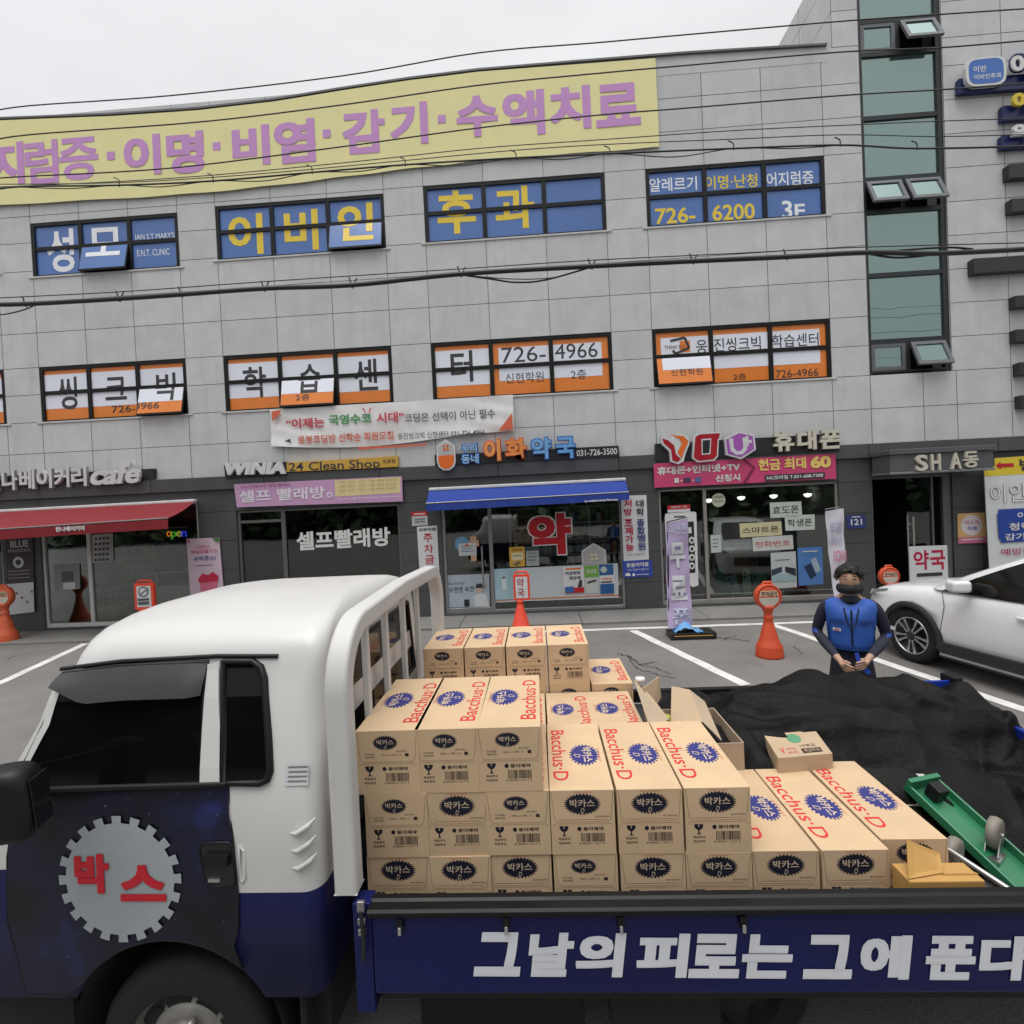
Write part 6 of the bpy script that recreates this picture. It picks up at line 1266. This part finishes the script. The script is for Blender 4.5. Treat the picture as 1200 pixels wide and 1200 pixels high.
# tarpaulin: cloth thrown over the load
def tarp():
    CP = [(838, 823, 3.5), (868, 810, 3.5), (900, 797, 3.5), (935, 787, 3.5), (962, 783.5, 3.5), (1000, 789, 3.5), (1040, 799, 3.5), (1080, 804, 3.5), (1122, 808, 3.5), (1150, 825, 3.45), (1175, 852, 3.4), (1203, 890, 3.3), (1245, 935, 3.2), (1300, 985, 3.1),
          (880, 845, 3.1), (950, 835, 3.1), (1040, 846, 3.1), (1110, 872, 3.05), (1170, 915, 2.95), (1230, 960, 2.85), (850, 868, 2.85), (895, 906, 2.70), (980, 905, 2.72), (1060, 908, 2.70), (1115, 944, 2.55), (1150, 985, 2.42), (1200, 1012, 2.35), (1260, 1040, 2.3), (1110, 1005, 2.3), (1180, 1030, 2.2), (1250, 1060, 2.15)]
    P = [at(*c) for c in CP]+[Vector((x, 3.84, .93)) for x in (.8, 1.2, 1.6, 2.0, 2.4, 2.8)]+[Vector((2.96, y, 1.02)) for y in (2.2, 2.5, 2.8, 3.1, 3.4, 3.7)]+[Vector((3.07, y, .86)) for y in (2.2, 2.5, 2.8, 3.1, 3.4, 3.7)]
    def hgt(x, y):
        s = w_ = 0
        for p in P:
            d = (p.x-x)**2+(p.y-y)**2+.004; k = 1/d**2.2; s += k*p.z; w_ += k
        return s/w_
    nx, ny = 170, 120; vs = []; mb = MB()
    for j in range(ny+1):
        for i in range(nx+1):
            u, v = i/nx, j/ny; x = lerp(.80, 3.05, u); y0 = 2.68 if x < 1.50 else max(2.16, 2.68-(x-1.50)*1.2); y = lerp(y0+.03*math.sin(x*9), 3.84, v)
            z = hgt(x, y); wx = x+.18*noise.noise(Vector((x*1.7, y*1.7, 5))); wy = y+.18*noise.noise(Vector((x*1.7, y*1.7, 9))); f1 = noise.noise(Vector((wx*1.1+wy*.5, wy*4.0-wx*2.2, 3))); f2 = noise.noise(Vector((wx*2.6-wy, wy*6.5+wx*3.0, 8))); f3 = noise.noise(Vector((wx*6, wy*11, 2)))
            ed = min(1, min(v, 1-v, u*1.5+.1)*5+.25); 
            def fold(s_, sharp): return (1-abs(math.sin(s_)))**sharp
            am = .5+.5*noise.noise(Vector((x*1.3, y*1.3, 21))); am2 = .5+.5*noise.noise(Vector((x*1.7+9, y*1.5, 33)))
            g1 = fold(4.6*wy+2.3*wx+1.2*noise.noise(Vector((x*.9, y*.9, 40))), 1.6); g2 = fold(10.5*wy+3.2*wx+1.6*noise.noise(Vector((x*1.2, y*1.2, 50))), 2.2); g3 = fold(7.*wx-5.*wy+2.*noise.noise(Vector((x*1.1, y*1.4, 60))), 3.)
            z += ed*(.05*f1+.105*1.5*am*(g1-.35)+.06*am2*(g2-.3)+.035*(1-am)*(g3-.25)+.006*f3); vs.append((x, y+.01*math.sin(z*40), max(z, ZF+.012)))
    cl = bpy.data.materials.new('black_tarp'); cl.use_nodes = True; t = cl.node_tree; N = t.nodes; L = t.links; b = N['Principled BSDF']
    b.inputs['Roughness'].default_value = .6; b.inputs['Specular IOR Level'].default_value = .16
    tc = N.new('ShaderNodeTexCoord'); nz = N.new('ShaderNodeTexNoise'); nz.inputs['Scale'].default_value = 6; nz.inputs['Detail'].default_value = 8; L.new(tc.outputs['Object'], nz.inputs['Vector'])
    cr = N.new('ShaderNodeValToRGB'); cr.color_ramp.elements[0].position = .3; cr.color_ramp.elements[0].color = (.0024, .0024, .0025, 1); cr.color_ramp.elements[1].position = .75; cr.color_ramp.elements[1].color = (.0085, .008, .0075, 1); L.new(nz.outputs[0], cr.inputs[0]); L.new(cr.outputs[0], b.inputs['Base Color'])
    n2 = N.new('ShaderNodeTexNoise'); n2.inputs['Scale'].default_value = 26; n2.inputs['Detail'].default_value = 7; L.new(tc.outputs['Object'], n2.inputs['Vector']); bp = N.new('ShaderNodeBump'); bp.inputs['Strength'].default_value = .45; bp.inputs['Distance'].default_value = .02; L.new(n2.outputs[0], bp.inputs['Height']); L.new(bp.outputs[0], b.inputs['Normal'])
    mb.add(vs, [(j*(nx+1)+i, j*(nx+1)+i+1, (j+1)*(nx+1)+i+1, (j+1)*(nx+1)+i) for j in range(ny) for i in range(nx)], cl, True)
    tag(mb.build('tarpaulin'), 'crumpled black tarpaulin heaped over the load at the rear of the truck bed', 'tarpaulin')
tarp()
# green folding cart lying upside down, orange carton, pale flap
gp = M((.018, .165, .072), .4, var=.1, coat=.4, dirt=.15); cs = M((.20, .18, .15), .55, var=.15); ms_ = M((.5, .5, .5), .3, .9, var=.1)
t = empty('platform_cart', 'green folding cart lying upside down with its caster wheels in the air', 'cart', (1.75, 2.3, ZF))
A, Bq = at(1078, 922, 2.58), at(1228, 1062, 2.10); ax = (Bq-A); L_ = ax.length; ax.normalize(); sd_ = ax.cross(Vector((0, 0, 1))).normalized(); up_ = sd_.cross(ax).normalized()
if up_.z < 0: up_ = -up_
mb = MB(); mc_ = (A+Bq)/2; mb.obox(mc_, ax*L_/2, sd_*.085, up_*.008, gp); mb.obox(mc_+sd_*.085+up_*.016, ax*L_/2, sd_*.006, up_*.022, gp); mb.obox(mc_-sd_*.085+up_*.016, ax*L_/2, sd_*.006, up_*.03, gp); mb.obox(A+up_*.03, ax*.012, sd_*.09, up_*.035, gp); mb.build('frame', t, bevel=.004)
mb = MB(); mb.obox(A+up_*.04+ax*.07+Vector((0, 0, .01)), ax*.03, sd_*.03, up_*.035, plas); mb.tube([A+ax*.05-sd_*.09, A+ax*.32-sd_*.11-up_*.02], .012, plas); mb.build('hinge', t, bevel=.004)
def caster(c, lab=None):
    o = MB(); o.lathe([(.001, -.022), (.045, -.022), (.064, -.017), (.068, 0), (.064, .017), (.045, .022), (.001, .022)], cs, axis='y', n=28)
    rot = Matrix.Rotation(R_(35), 3, 'Z'); o.v = [tuple(rot@Vector(v)+c) for v in o.v]; w_ = o.build('caster_wheel', t)
    f_ = MB(); n_ = rot@Vector((0, 1, 0)); s_ = rot@Vector((1, 0, 0))
    for sg in (-1, 1): sheet(f_, [c+n_*.024*sg+s_*.015, c+n_*.024*sg-s_*.02-Vector((0, 0, .01)), c+n_*.024*sg-s_*.06-Vector((0, 0, .075)), c+n_*.024*sg-s_*.015-Vector((0, 0, .085))], .004*sg, ms_)
    f_.tube([c-n_*.03, c+n_*.03], .010, ms_); f_.obox(c-s_*.04-Vector((0, 0, .085)), s_*.045, n_*.035, Vector((0, 0, .006)), ms_); f_.build('caster_fork', w_)
caster(at(1166, 976, 2.30)); caster(at(1118, 1000, 2.25))
mb = MB(); mb.tube([at(1080, 972, 2.35), at(1112, 996, 2.2), at(1190, 1047, 2.02)], .011, ms_); mb.build('handle_bar', t)
t = empty('orange_carton', 'flat orange carton with one raised flap by the side rail under the green cart', 'carton', (1.5, 2.0, ZF))
og = M((.46, .26, .075), .8, var=.1, scale=6); a = at(1060, 1040, 1.99); c = at(1147, 1040, 1.99)
mb = MB(); mb.box(a.x, c.x, 1.96, 2.06, ZF, at(1100, 1026, 1.99).z, og); mb.build('box_body', t, bevel=.004)
mb = MB(); z_ = at(1100, 1026, 1.99).z+.002; sheet(mb, [Vector((a.x, 1.97, z_)), Vector((c.x-.12, 2.0, z_)), at(1100, 1000, 2.06), at(1062, 984, 2.06)], .004, og); mb.build('flap', t)
mb = MB(); sheet(mb, [Vector((c.x-.13, 1.99, z_)), Vector((c.x, 1.99, z_)), at(1135, 1020, 2.1), at(1098, 1020, 2.1)], .004, og); mb.build('flap', t)
mb = MB(); sheet(mb, [at(1022, 905, 2.72), at(1083, 907, 2.66), at(1086, 944, 2.52), at(1052, 944, 2.55)], .006, cw); tag(mb.build('cardboard_sheet'), 'pale grey cardboard sheet between the rear cartons and the green cart', 'cardboard')
# ------------------------------------------------------------------ the parked white car
def suv(label):
    root = empty('parked_car', label, 'car')
    wp = M((.78, .785, .79), .25, var=.02, coat=.6, name='pearl_white'); cg_ = M((.006, .007, .008), .06, var=.05); clad = M((.018, .018, .019), .6, var=.12)
    ST = [(.0, .30, .66, .62), (-.03, .26, .76, .70), (-.10, .23, .86, .79), (-.25, .22, .93, .865), (-.5, .21, .985, .905), (-.9, .21, 1.03, .925), (-1.3, .21, 1.065, .925), (-1.8, .21, 1.09, .925), (-2.6, .21, 1.11, .925), (-3.5, .22, 1.14, .92), (-4.05, .25, 1.15, .89), (-4.35, .32, 1.08, .83), (-4.48, .42, .95, .74)]
    mb = MB(); rings = []
    for x, zb, zt, hw in ST:
        h = [(.0, zb), (.55*hw, zb), (.88*hw, zb+.01), (.965*hw, zb+.10), (hw, lerp(zb, zt, .42)), (.992*hw, lerp(zb, zt, .62)), (.965*hw, lerp(zb, zt, .80)), (.93*hw, lerp(zb, zt, .90)), (.87*hw, zt-.015), (.72*hw, zt+.012), (.4*hw, zt+.035), (0, zt+.042)]
        rings.append([Vector((x, y, z)) for y, z in h]+[Vector((x, -y, z)) for y, z in h[::-1][1:-1]])
    n = len(rings[0])
    for j in range(len(rings)-1):
        for i in range(n): mb.add([rings[j][i], rings[j+1][i], rings[j+1][(i+1) % n], rings[j][(i+1) % n]], [(0, 1, 2, 3)], wp, True)
    mb.add(rings[0], [tuple(range(n))], wp); mb.add(rings[-1], [tuple(range(n))[::-1]], wp)
    o = mb.build('body', base=(0, 0, 0)); bm = bmesh.new(); bm.from_mesh(o.data); bmesh.ops.remove_doubles(bm, verts=bm.verts, dist=.0005); bmesh.ops.recalc_face_normals(bm, faces=bm.faces); bm.to_mesh(o.data); bm.free()
    cuts = []
    for x in (-.86, -3.53):
        c = MB(); c.lathe([(.385, -1.2), (.385, 1.2)], clad, c=(x, 0, .375), axis='y', n=40, smooth=False); k = 40; c.f += [tuple(range(k)), tuple(range(k, 2*k))[::-1]]; c.mi += [0, 0]; c.sm += [False]*2
        c = c.build('cutter', base=(0, 0, 0)); bm = bmesh.new(); bm.from_mesh(c.data); bmesh.ops.recalc_face_normals(bm, faces=bm.faces); bm.to_mesh(c.data); bm.free(); cuts.append(c)
        b = o.modifiers.new('arch', 'BOOLEAN'); b.object = c; b.solver = 'EXACT'; b.operation = 'DIFFERENCE'
    dg = bpy.context.evaluated_depsgraph_get(); dg.update(); me = bpy.data.meshes.new_from_object(o.evaluated_get(dg)); o.modifiers.clear(); o.data = me; o.parent = root
    for c in cuts: bpy.data.objects.remove(c)
    # glasshouse
    GL = [(1.04, -1.02, -4.30, .86, .25, .15), (1.12, -1.18, -4.27, .845, .25, .15), (1.25, -1.44, -4.20, .815, .22, .16), (1.40, -1.75, -4.10, .76, .2, .16), (1.52, -2.0, -3.98, .70, .2, .16), (1.565, -2.12, -3.9, .665, .22, .2), (1.60, -2.28, -3.8, .60, .24, .2), (1.625, -2.5, -3.6, .46, .2, .2)]
    mb = MB(); R2 = [[Vector((x, y, z)) for x, y in rrect(b_, a, -hw, hw, rr, rf, n=5, k=6)] for z, a, b_, hw, rf, rr in GL]; n = len(R2[0])
    for j in range(len(R2)-1):
        for i in range(n):
            a, b_ = R2[j][i], R2[j][(i+1) % n]; e = b_-a; flat = abs(e.x) < 1e-4 or abs(e.y) < 1e-4
            mid = (a+b_)/2; gl = GL[j][0] < 1.5 and flat
            if gl and abs(e.y) < 1e-4 and (abs(mid.x+2.72) < .1): gl = True
            mb.add([a, b_, R2[j+1][(i+1) % n], R2[j+1][i]], [(0, 1, 2, 3)], cg_ if gl else wp, True)
    mb.add(R2[-1], [tuple(range(n))], wp); mb.build('cabin', root)
    # black wheel arch trims and sill, silver strip
    for x in (-.86, -3.53):
        for sg in (1, -1):
            mb = MB(); vs = []; K = 26
            for k in range(K+1):
                a = math.radians(-12+204*k/K)
                for r, y in ((.375, .895), (.385, .945), (.43, .945), (.455, .915)): vs.append((x+r*math.cos(a), sg*(y-.02*max(0, math.cos(a))*(x > -1)), .375+r*math.sin(a)))
            mb.add(vs, [(k*4+q, k*4+q+1, k*4+q+5, k*4+q+4) for k in range(K) for q in range(3)], clad, True); mb.build('arch_trim', root)
    for sg in (1, -1): mb = MB(); mb.box(-3.12, -1.28, sg*.93-.02, sg*.93+.02, .20, .40, clad); mb.build('sill_trim', root, bevel=.015)
    for sg in (1, -1): mb = MB(); mb.box(-3.1, -1.3, sg*.952-.006, sg*.952+.006, .235, .262, M((.5, .5, .5), .3, .8)); mb.build('sill_strip', root)
    lamp_ = M((.42, .45, .47), .1, .2, var=.2, scale=12, coat=1.)
    for sg in (1, -1):
        mb = MB(); P = [(-.10, .60, .82), (-.10, .70, .85), (-.28, .84, .895), (-.55, .895, .945), (-.50, .88, .90), (-.25, .85, .83), (-.09, .72, .78)]
        mb.prism([(x, sg*(y+.012), z+.012) for x, y, z in P], (.02, sg*.012, .0), lamp_); mb.build('headlight', root)
        mb = MB(); mb.obox((-1.62, sg*1.03, 1.16), (.09, sg*-.03, 0), (.03, sg*.10, 0), (0, 0, .07), wp); m = mb.build('mirror', root, bevel=.045, seg=4)
        mb = MB(); mb.obox((-1.62, sg*.93, 1.10), (.05, 0, 0), (0, .06, 0), (0, 0, .02), clad); mb.build('mirror_foot', m, bevel=.01)
        mb = MB(); y = sg*.9275
        for P in ([(-1.30, 1.05), (-1.34, .85), (-1.30, .6), (-1.26, .42)], [(-2.42, 1.09), (-2.46, .7), (-2.42, .42)]): mb.tube([(x, sg*((.925*(1 if z < .75 else 1-.12*(z-.75)**1.0)))+sg*.002, z) for x, z in P], .004, M((.05, .05, .05), .8), n=5)
        mb.build('door_seam', root)
        mb = MB(); mb.obox((-2.25, sg*.925, .88), (.10, 0, 0), (0, .018, 0), (0, 0, .016), wp); mb.build('door_handle', root, bevel=.008)
    mb = MB(); mb.box(-.02, .015, -.5, .5, .45, .68, clad); mb.build('grille', root, bevel=.01)
    alloy = M((.52, .52, .53), .25, .85, var=.06)
    for x in (-.86, -3.53):
        for sg in (1, -1):
            mb = MB(); r = .365; yo_ = sg*.90; w_ = .22
            mb.lathe([(.25, 0), (.27, sg*.012), (.335, sg*.008), (r-.005, -sg*.02), (r, -sg*.05), (r, -sg*(w_-.05)), (r-.01, -sg*w_), (.25, -sg*w_)], rub, c=(x, yo_, r), axis='y', n=48); wo = mb.build('wheel', root)
            mb = MB(); c = Vector((x, yo_, r)); mb.lathe([(.255, sg*.002), (.245, sg*.008), (.232, -sg*.01), (.225, -sg*.06), (.001, -sg*.07)], M((.03, .03, .032), .4, .4), c=c, axis='y', n=40)
            for k in range(10):
                a = 2*math.pi*k/10; u = Vector((math.cos(a), 0, math.sin(a))); v = Vector((-math.sin(a), 0, math.cos(a)))
                q = [c+u*.055+v*.012, c+u*.14+v*.022, c+u*.232+v*.042, c+u*.232+v*.002, c+u*.14+v*.004, c+u*.055-v*.012] if k % 2 else [c+u*.055+v*.012, c+u*.14-v*.004, c+u*.232-v*.002, c+u*.232-v*.042, c+u*.14-v*.022, c+u*.055-v*.012]
                mb.prism([p+Vector((0, sg*.004, 0)) for p in q], (0, -sg*.03, 0), alloy)
            mb.lathe([(.06, -sg*.02), (.06, sg*.006), (.03, sg*.012), (.001, sg*.012)], clad, c=c, axis='y', n=20); mb.lathe([(.25, -sg*.004), (.252, sg*.009), (.238, sg*.012), (.232, 0)], alloy, c=c, axis='y', n=44); mb.build('rim', wo)
    return root
car = suv('white crossover car parked beside the man, nose towards the shops'); car.location = (5.69, 8.17, 0); car.rotation_euler = (0, 0, R_(102))

# ------------------------------------------------------------------ the delivery man
def HT(p): t = Vector((0, -.003, 1.77)); return t+(Vector(p)-t)*1.05
def person():
    root = empty('person', 'dark haired man in a blue vest and dark sleeves standing behind the truck bed', 'person')
    V, E_, Rr = [], [], []
    def v(p, r, frm=None):
        V.append(Vector(p)); Rr.append(r if isinstance(r, tuple) else (r, r)); i = len(V)-1
        if frm is not None: E_.append((frm, i))
        return i
    pel = v((0, 0, .96), (.155, .115)); sp = v((0, 0, 1.14), (.138, .09), pel); ch = v((0, .0, 1.33), (.15, .095), sp); nb = v((0, .012, 1.45), (.10, .075), ch); nk = v((0, .005, 1.515), .058, nb)
    h1 = v(HT((0, -.012, 1.575)), (.071, .082), nk); h2 = v(HT((0, -.012, 1.645)), (.082, .099), h1); h3 = v(HT((0, -.002, 1.705)), (.069, .082), h2)
    for s, hand in ((-1, Vector((-.10, -.27, 1.02))), (1, Vector((.09, -.28, 1.05)))):
        sh = v((s*.162, .01, 1.41), .062, nb); e0 = v((s*.214, .025, 1.29), .050, sh); el = v((s*.246, .04, 1.16), .043, e0); f1 = v(lerp(V[el], hand, .45), .044, el); wr = v(lerp(V[el], hand, .86), .031, f1)
        d = (hand-V[el]).normalized(); pm = v(hand+d*.03, (.030, .022), wr); sd = Vector((0, 0, 1)).cross(d).normalized()*s; up = d.cross(sd).normalized()
        kn = v(hand+d*.065, (.030, .018), pm)
        for k, (o_, ln) in enumerate(((-.030, .055), (-.010, .065), (.010, .06), (.030, .045))):
            a = v(V[kn]+up*o_+d*.022, .0095, kn); b_ = v(V[a]+d*ln*.45-Vector((s*.022, 0, .004)), .0085, a); v(V[b_]-Vector((s*ln*.42, .002, .006)), .0075, b_)
        t0 = v(V[pm]-Vector((s*.035, .012, -.012)), .011, pm); v(V[t0]+d*.035-Vector((s*.012, 0, -.004)), .009, t0)
    for s in (-1, 1):
        hp = v((s*.095, 0, .88), .092, pel); kn = v((s*.105, -.015, .50), .066, hp); an = v((s*.11, .02, .10), .048, kn); v((s*.115, -.13, .045), (.045, .035), an)
    me = bpy.data.meshes.new('body'); me.from_pydata([tuple(p) for p in V], E_, []); o = bpy.data.objects.new('body', me); COL.objects.link(o)
    sk = o.modifiers.new('skin', 'SKIN'); sk.use_smooth_shade = True; sk.branch_smoothing = .4
    for i, r in enumerate(Rr): me.skin_vertices[0].data[i].radius = r
    me.skin_vertices[0].data[0].use_root = True
    sb = o.modifiers.new('sub', 'SUBSURF'); sb.levels = 2; sb.render_levels = 2
    dg = bpy.context.evaluated_depsgraph_get(); dg.update(); m2 = bpy.data.meshes.new_from_object(o.evaluated_get(dg)); bpy.data.objects.remove(o)
    skin = M((.42, .25, .17), .55, var=.06, scale=20); nav = M((.012, .014, .028), .8, var=.2, scale=8, bump=.25, bscale=22); trs = M((.014, .015, .022), .85, var=.2, bump=.2, bscale=20); sle = M((.02, .07, .36), .7); shoe = M((.01, .01, .01), .5)
    m2.materials.clear()
    for m in (nav, skin, trs, sle, shoe): m2.materials.append(m)
    wl_, wr_ = Vector((-.10, -.27, 1.02)), Vector((.09, -.28, 1.05))
    for p in m2.polygons:
        c = p.center; i = 0
        if c.z > 1.475 and abs(c.x) < .12: i = 1
        elif c.z < .09: i = 4
        elif c.z < .93 and abs(c.y) < .16: i = 2
        if c.y < -.10 and c.z > .85 and c.z < 1.2 and abs(c.x) < .3:
            s = -1 if c.x < 0 else 1; el = Vector((s*.246, .04, 1.16)); hd = wl_ if s < 0 else wr_; t_ = (c-el).dot(hd-el)/(hd-el).length_squared
            if t_ > .88: i = 1
        if abs(c.x) > .24 and 1.17 < c.z < 1.205: i = 3
        p.material_index = i
    m2.polygons.foreach_set('use_smooth', [True]*len(m2.polygons)); b = bpy.data.objects.new('body', m2); COL.objects.link(b); b.parent = root
    # vest: open shell over the torso
    ve = M((.024, .095, .40), .65, var=.10, scale=9, bump=.25, bscale=18); vd = M((.013, .05, .24), .65); mb = MB(); n = 36; lv_ = [(1.06, .160, .118), (1.10, .162, .120), (1.2, .168, .122), (1.32, .180, .124), (1.40, .190, .114), (1.445, .176, .096), (1.468, .14, .08), (1.48, .095, .07)]; vs = []
    for z, a, b_ in lv_:
        for k in range(n):
            t_ = 2*math.pi*k/n; f = 1+.015*math.sin(5*t_+z*20); vs.append((a*f*math.cos(t_), b_*f*math.sin(t_), z-(.05*max(0, -math.sin(t_))**4 if z > 1.44 else 0)))
    mb.add(vs, [(j*n+k, j*n+(k+1) % n, (j+1)*n+(k+1) % n, (j+1)*n+k) for j in range(len(lv_)-1) for k in range(n)], ve, True)
    def front(x, z, o_=.0):
        for (z0, a0, b0), (z1, a1, b1) in zip(lv_[:-1], lv_[1:]):
            if z0 <= z <= z1: t_ = (z-z0)/(z1-z0); a, b_ = lerp(a0, a1, t_), lerp(b0, b1, t_); break
        return Vector((x, -b_*math.sqrt(max(.02, 1-(x/a)**2))-.006-o_, z))
    def strip(x0, z0, x1, z1, m, o_=.0):
        K = 6; mb.add([front(lerp(x0, x1, k/K), z, o_) for z in (z0, z1) for k in range(K+1)], [(k, k+1, K+2+k, K+1+k) for k in range(K)], m, True)
    strip(-.006, 1.08, .006, 1.40, blackm, .004); strip(-.155, 1.285, -.055, 1.315, vd, .008); strip(.055, 1.285, .155, 1.315, vd, .008); strip(-.17, 1.08, .17, 1.10, vd, .004); strip(-.13, 1.215, -.075, 1.24, S(226, 226, 230, .84), .006); strip(-.12, 1.222, -.085, 1.232, red, .009); strip(-.16, 1.12, -.155, 1.285, vd, .005); strip(.155, 1.12, .16, 1.285, vd, .005)
    mb.build('vest', root)
    mb = MB(); mb.lathe([(.088, 1.455), (.082, 1.475), (.070, 1.505), (.064, 1.51)], nav, c=(0, .004, 0), n=24); mb.build('collar', root)
    mb = MB(); mb.tube([front(-.05, 1.41), front(-.03, 1.3, .005), front(.0, 1.23, .01), front(.03, 1.3, .005), front(.05, 1.41)], .005, blackm); mb.build('lanyard', root)
    mb = MB(); mb.poly([(.262, -.045, 1.275), (.292, -.036, 1.262), (.290, -.036, 1.235), (.262, -.046, 1.245)], S(220, 222, 226, .84)); mb.build('sleeve_patch', root)
    hair = M((.010, .008, .007), .6, var=.3, scale=50, bump=.6, bscale=60); mb = MB(); vs = []; n, K = 28, 9; rh = random.Random(4)
    for j in range(K+1):
        ph = j/K*1.75
        for k in range(n):
            t_ = 2*math.pi*k/n; fr_ = max(0, -math.sin(t_)); p_ = ph*(1-.46*fr_**1.5); r_ = 1+rh.uniform(-.05, .06); vs.append((.094*math.sin(p_)*math.cos(t_)*r_, .006+.108*math.sin(p_)*math.sin(t_)*r_, 1.655+.112*math.cos(p_)*r_))
    mb.add(vs, [(j*n+k, (j+1)*n+k, (j+1)*n+(k+1) % n, j*n+(k+1) % n) for j in range(K) for k in range(n)], hair, True); 
    for k in range(420):
        a_ = rh.uniform(0, 2*math.pi); fr_ = max(0, -math.sin(a_)); p_ = rh.uniform(0, 1.75)*(1-.40*fr_**1.5); q_ = Vector((.096*math.sin(p_)*math.cos(a_), .006+.11*math.sin(p_)*math.sin(a_), 1.655+.114*math.cos(p_)))
        o_ = (q_-Vector((0, .006, 1.655))).normalized(); tn = o_.cross(Vector((rh.uniform(-1, 1), rh.uniform(-1, 1), .3))).normalized(); dn_ = (o_*.35+Vector((rh.uniform(-.6, .6), rh.uniform(-.8, .2), -.6))).normalized(); mb.poly([q_-tn*.007, q_+tn*.007, q_+dn_*.017+o_*.003], hair)
    mb.v = [tuple(HT(p)) for p in mb.v]; mb.build('hair', root)
    mb = MB(); vs = []; n, K = 14, 6; mk = M((.012, .012, .014), .8)
    for j in range(K+1):
        for k in range(n+1):
            a = math.pi*(1.08+.84*k/n); v_ = j/K; z = lerp(1.54, 1.612, v_); r_ = .083+.014*math.sin(math.pi*v_); vs.append((r_*math.cos(a)*.98, -.012+(r_+.022*math.exp(-((k/n-.5)*5)**2))*math.sin(a)*1.1, z))
    mb.add(vs, [(j*(n+1)+k, j*(n+1)+k+1, (j+1)*(n+1)+k+1, (j+1)*(n+1)+k) for j in range(K) for k in range(n)], mk, True); mb.v = [tuple(HT(p)) for p in mb.v]; mb.build('face_mask', root)
    for s in (-1, 1):
        mb = MB(); mb.disc((s*.032, -.104, 1.655), (.012, 0, 0), (0, 0, .005), M((.02, .015, .012), .3), n=12); mb.disc((s*.033, -.101, 1.676), (.018, 0, 0), (0, 0, .0035), hair, n=10); mb.v = [tuple(HT(p)) for p in mb.v]; mb.build('eye', root)
        mb = MB(); mb.lathe([(.001, -.012), (.018, -.008), (.022, 0), (.018, .008), (.001, .01)], skin, c=(s*.082, .005, 1.645), axis='x', n=12); mb.v = [tuple(HT(p)) for p in mb.v]; mb.build('ear', root)
    return root
pr = person(); pr.location = (2.60, 4.42, 0); pr.rotation_euler = (0, 0, R_(-27)); pr.scale = (1.02, 1.02, 1.0)
mb = MB(); yb2 = 4.08; mb.prism([at(*p, yb2) for p in ((1002, 766), (1006, 765), (1010, 776), (1021, 788), (1018, 791), (1006, 781))], (0, .006, 0), S(50, 90, 200, .85, rough=.35)); tag(mb.build('blue_strip'), 'short blue plastic strip hanging from the hands of the man', 'strip')
# ------------------------------------------------------------------ wooded hill across the street, behind the viewpoint: what the glass reflects
rw = random.Random(21); lf1 = M((.05, .085, .035), .7, var=.3, scale=.4); lf2 = M((.03, .055, .025), .7, var=.3, scale=.4); mb = MB()
for i in range(15000):
    x = rw.uniform(-75, 75); hgt_ = 12.5+2.2*math.sin(x*.11)+1.5*math.sin(x*.31+1)+.8*math.sin(x*.83); z = hgt_*rw.random()**.7; y = -27-(z*.6)+rw.uniform(-2.5, 2.5); s = rw.uniform(.45, 1.0)
    a = Vector((rw.uniform(-1, 1), rw.uniform(-1, 1), rw.uniform(-1, 1))).normalized(); b_ = a.cross(Vector((rw.uniform(-1, 1), rw.uniform(-1, 1), rw.uniform(-1, 1)))).normalized(); p = Vector((x, y, z+.2))
    mb.poly([p+a*s, p+b_*s*.6, p-a*s, p-b_*s*.6], lf1 if rw.random() < .5 else lf2)
mb.poly([(-80, -31, 0), (80, -31, 0), (80, -33, 5), (-80, -33, 5)], lf2)
tag(mb.build('far_wood'), 'dark leafy wood across the street reflected in the glass', 'wood', kind='stuff')
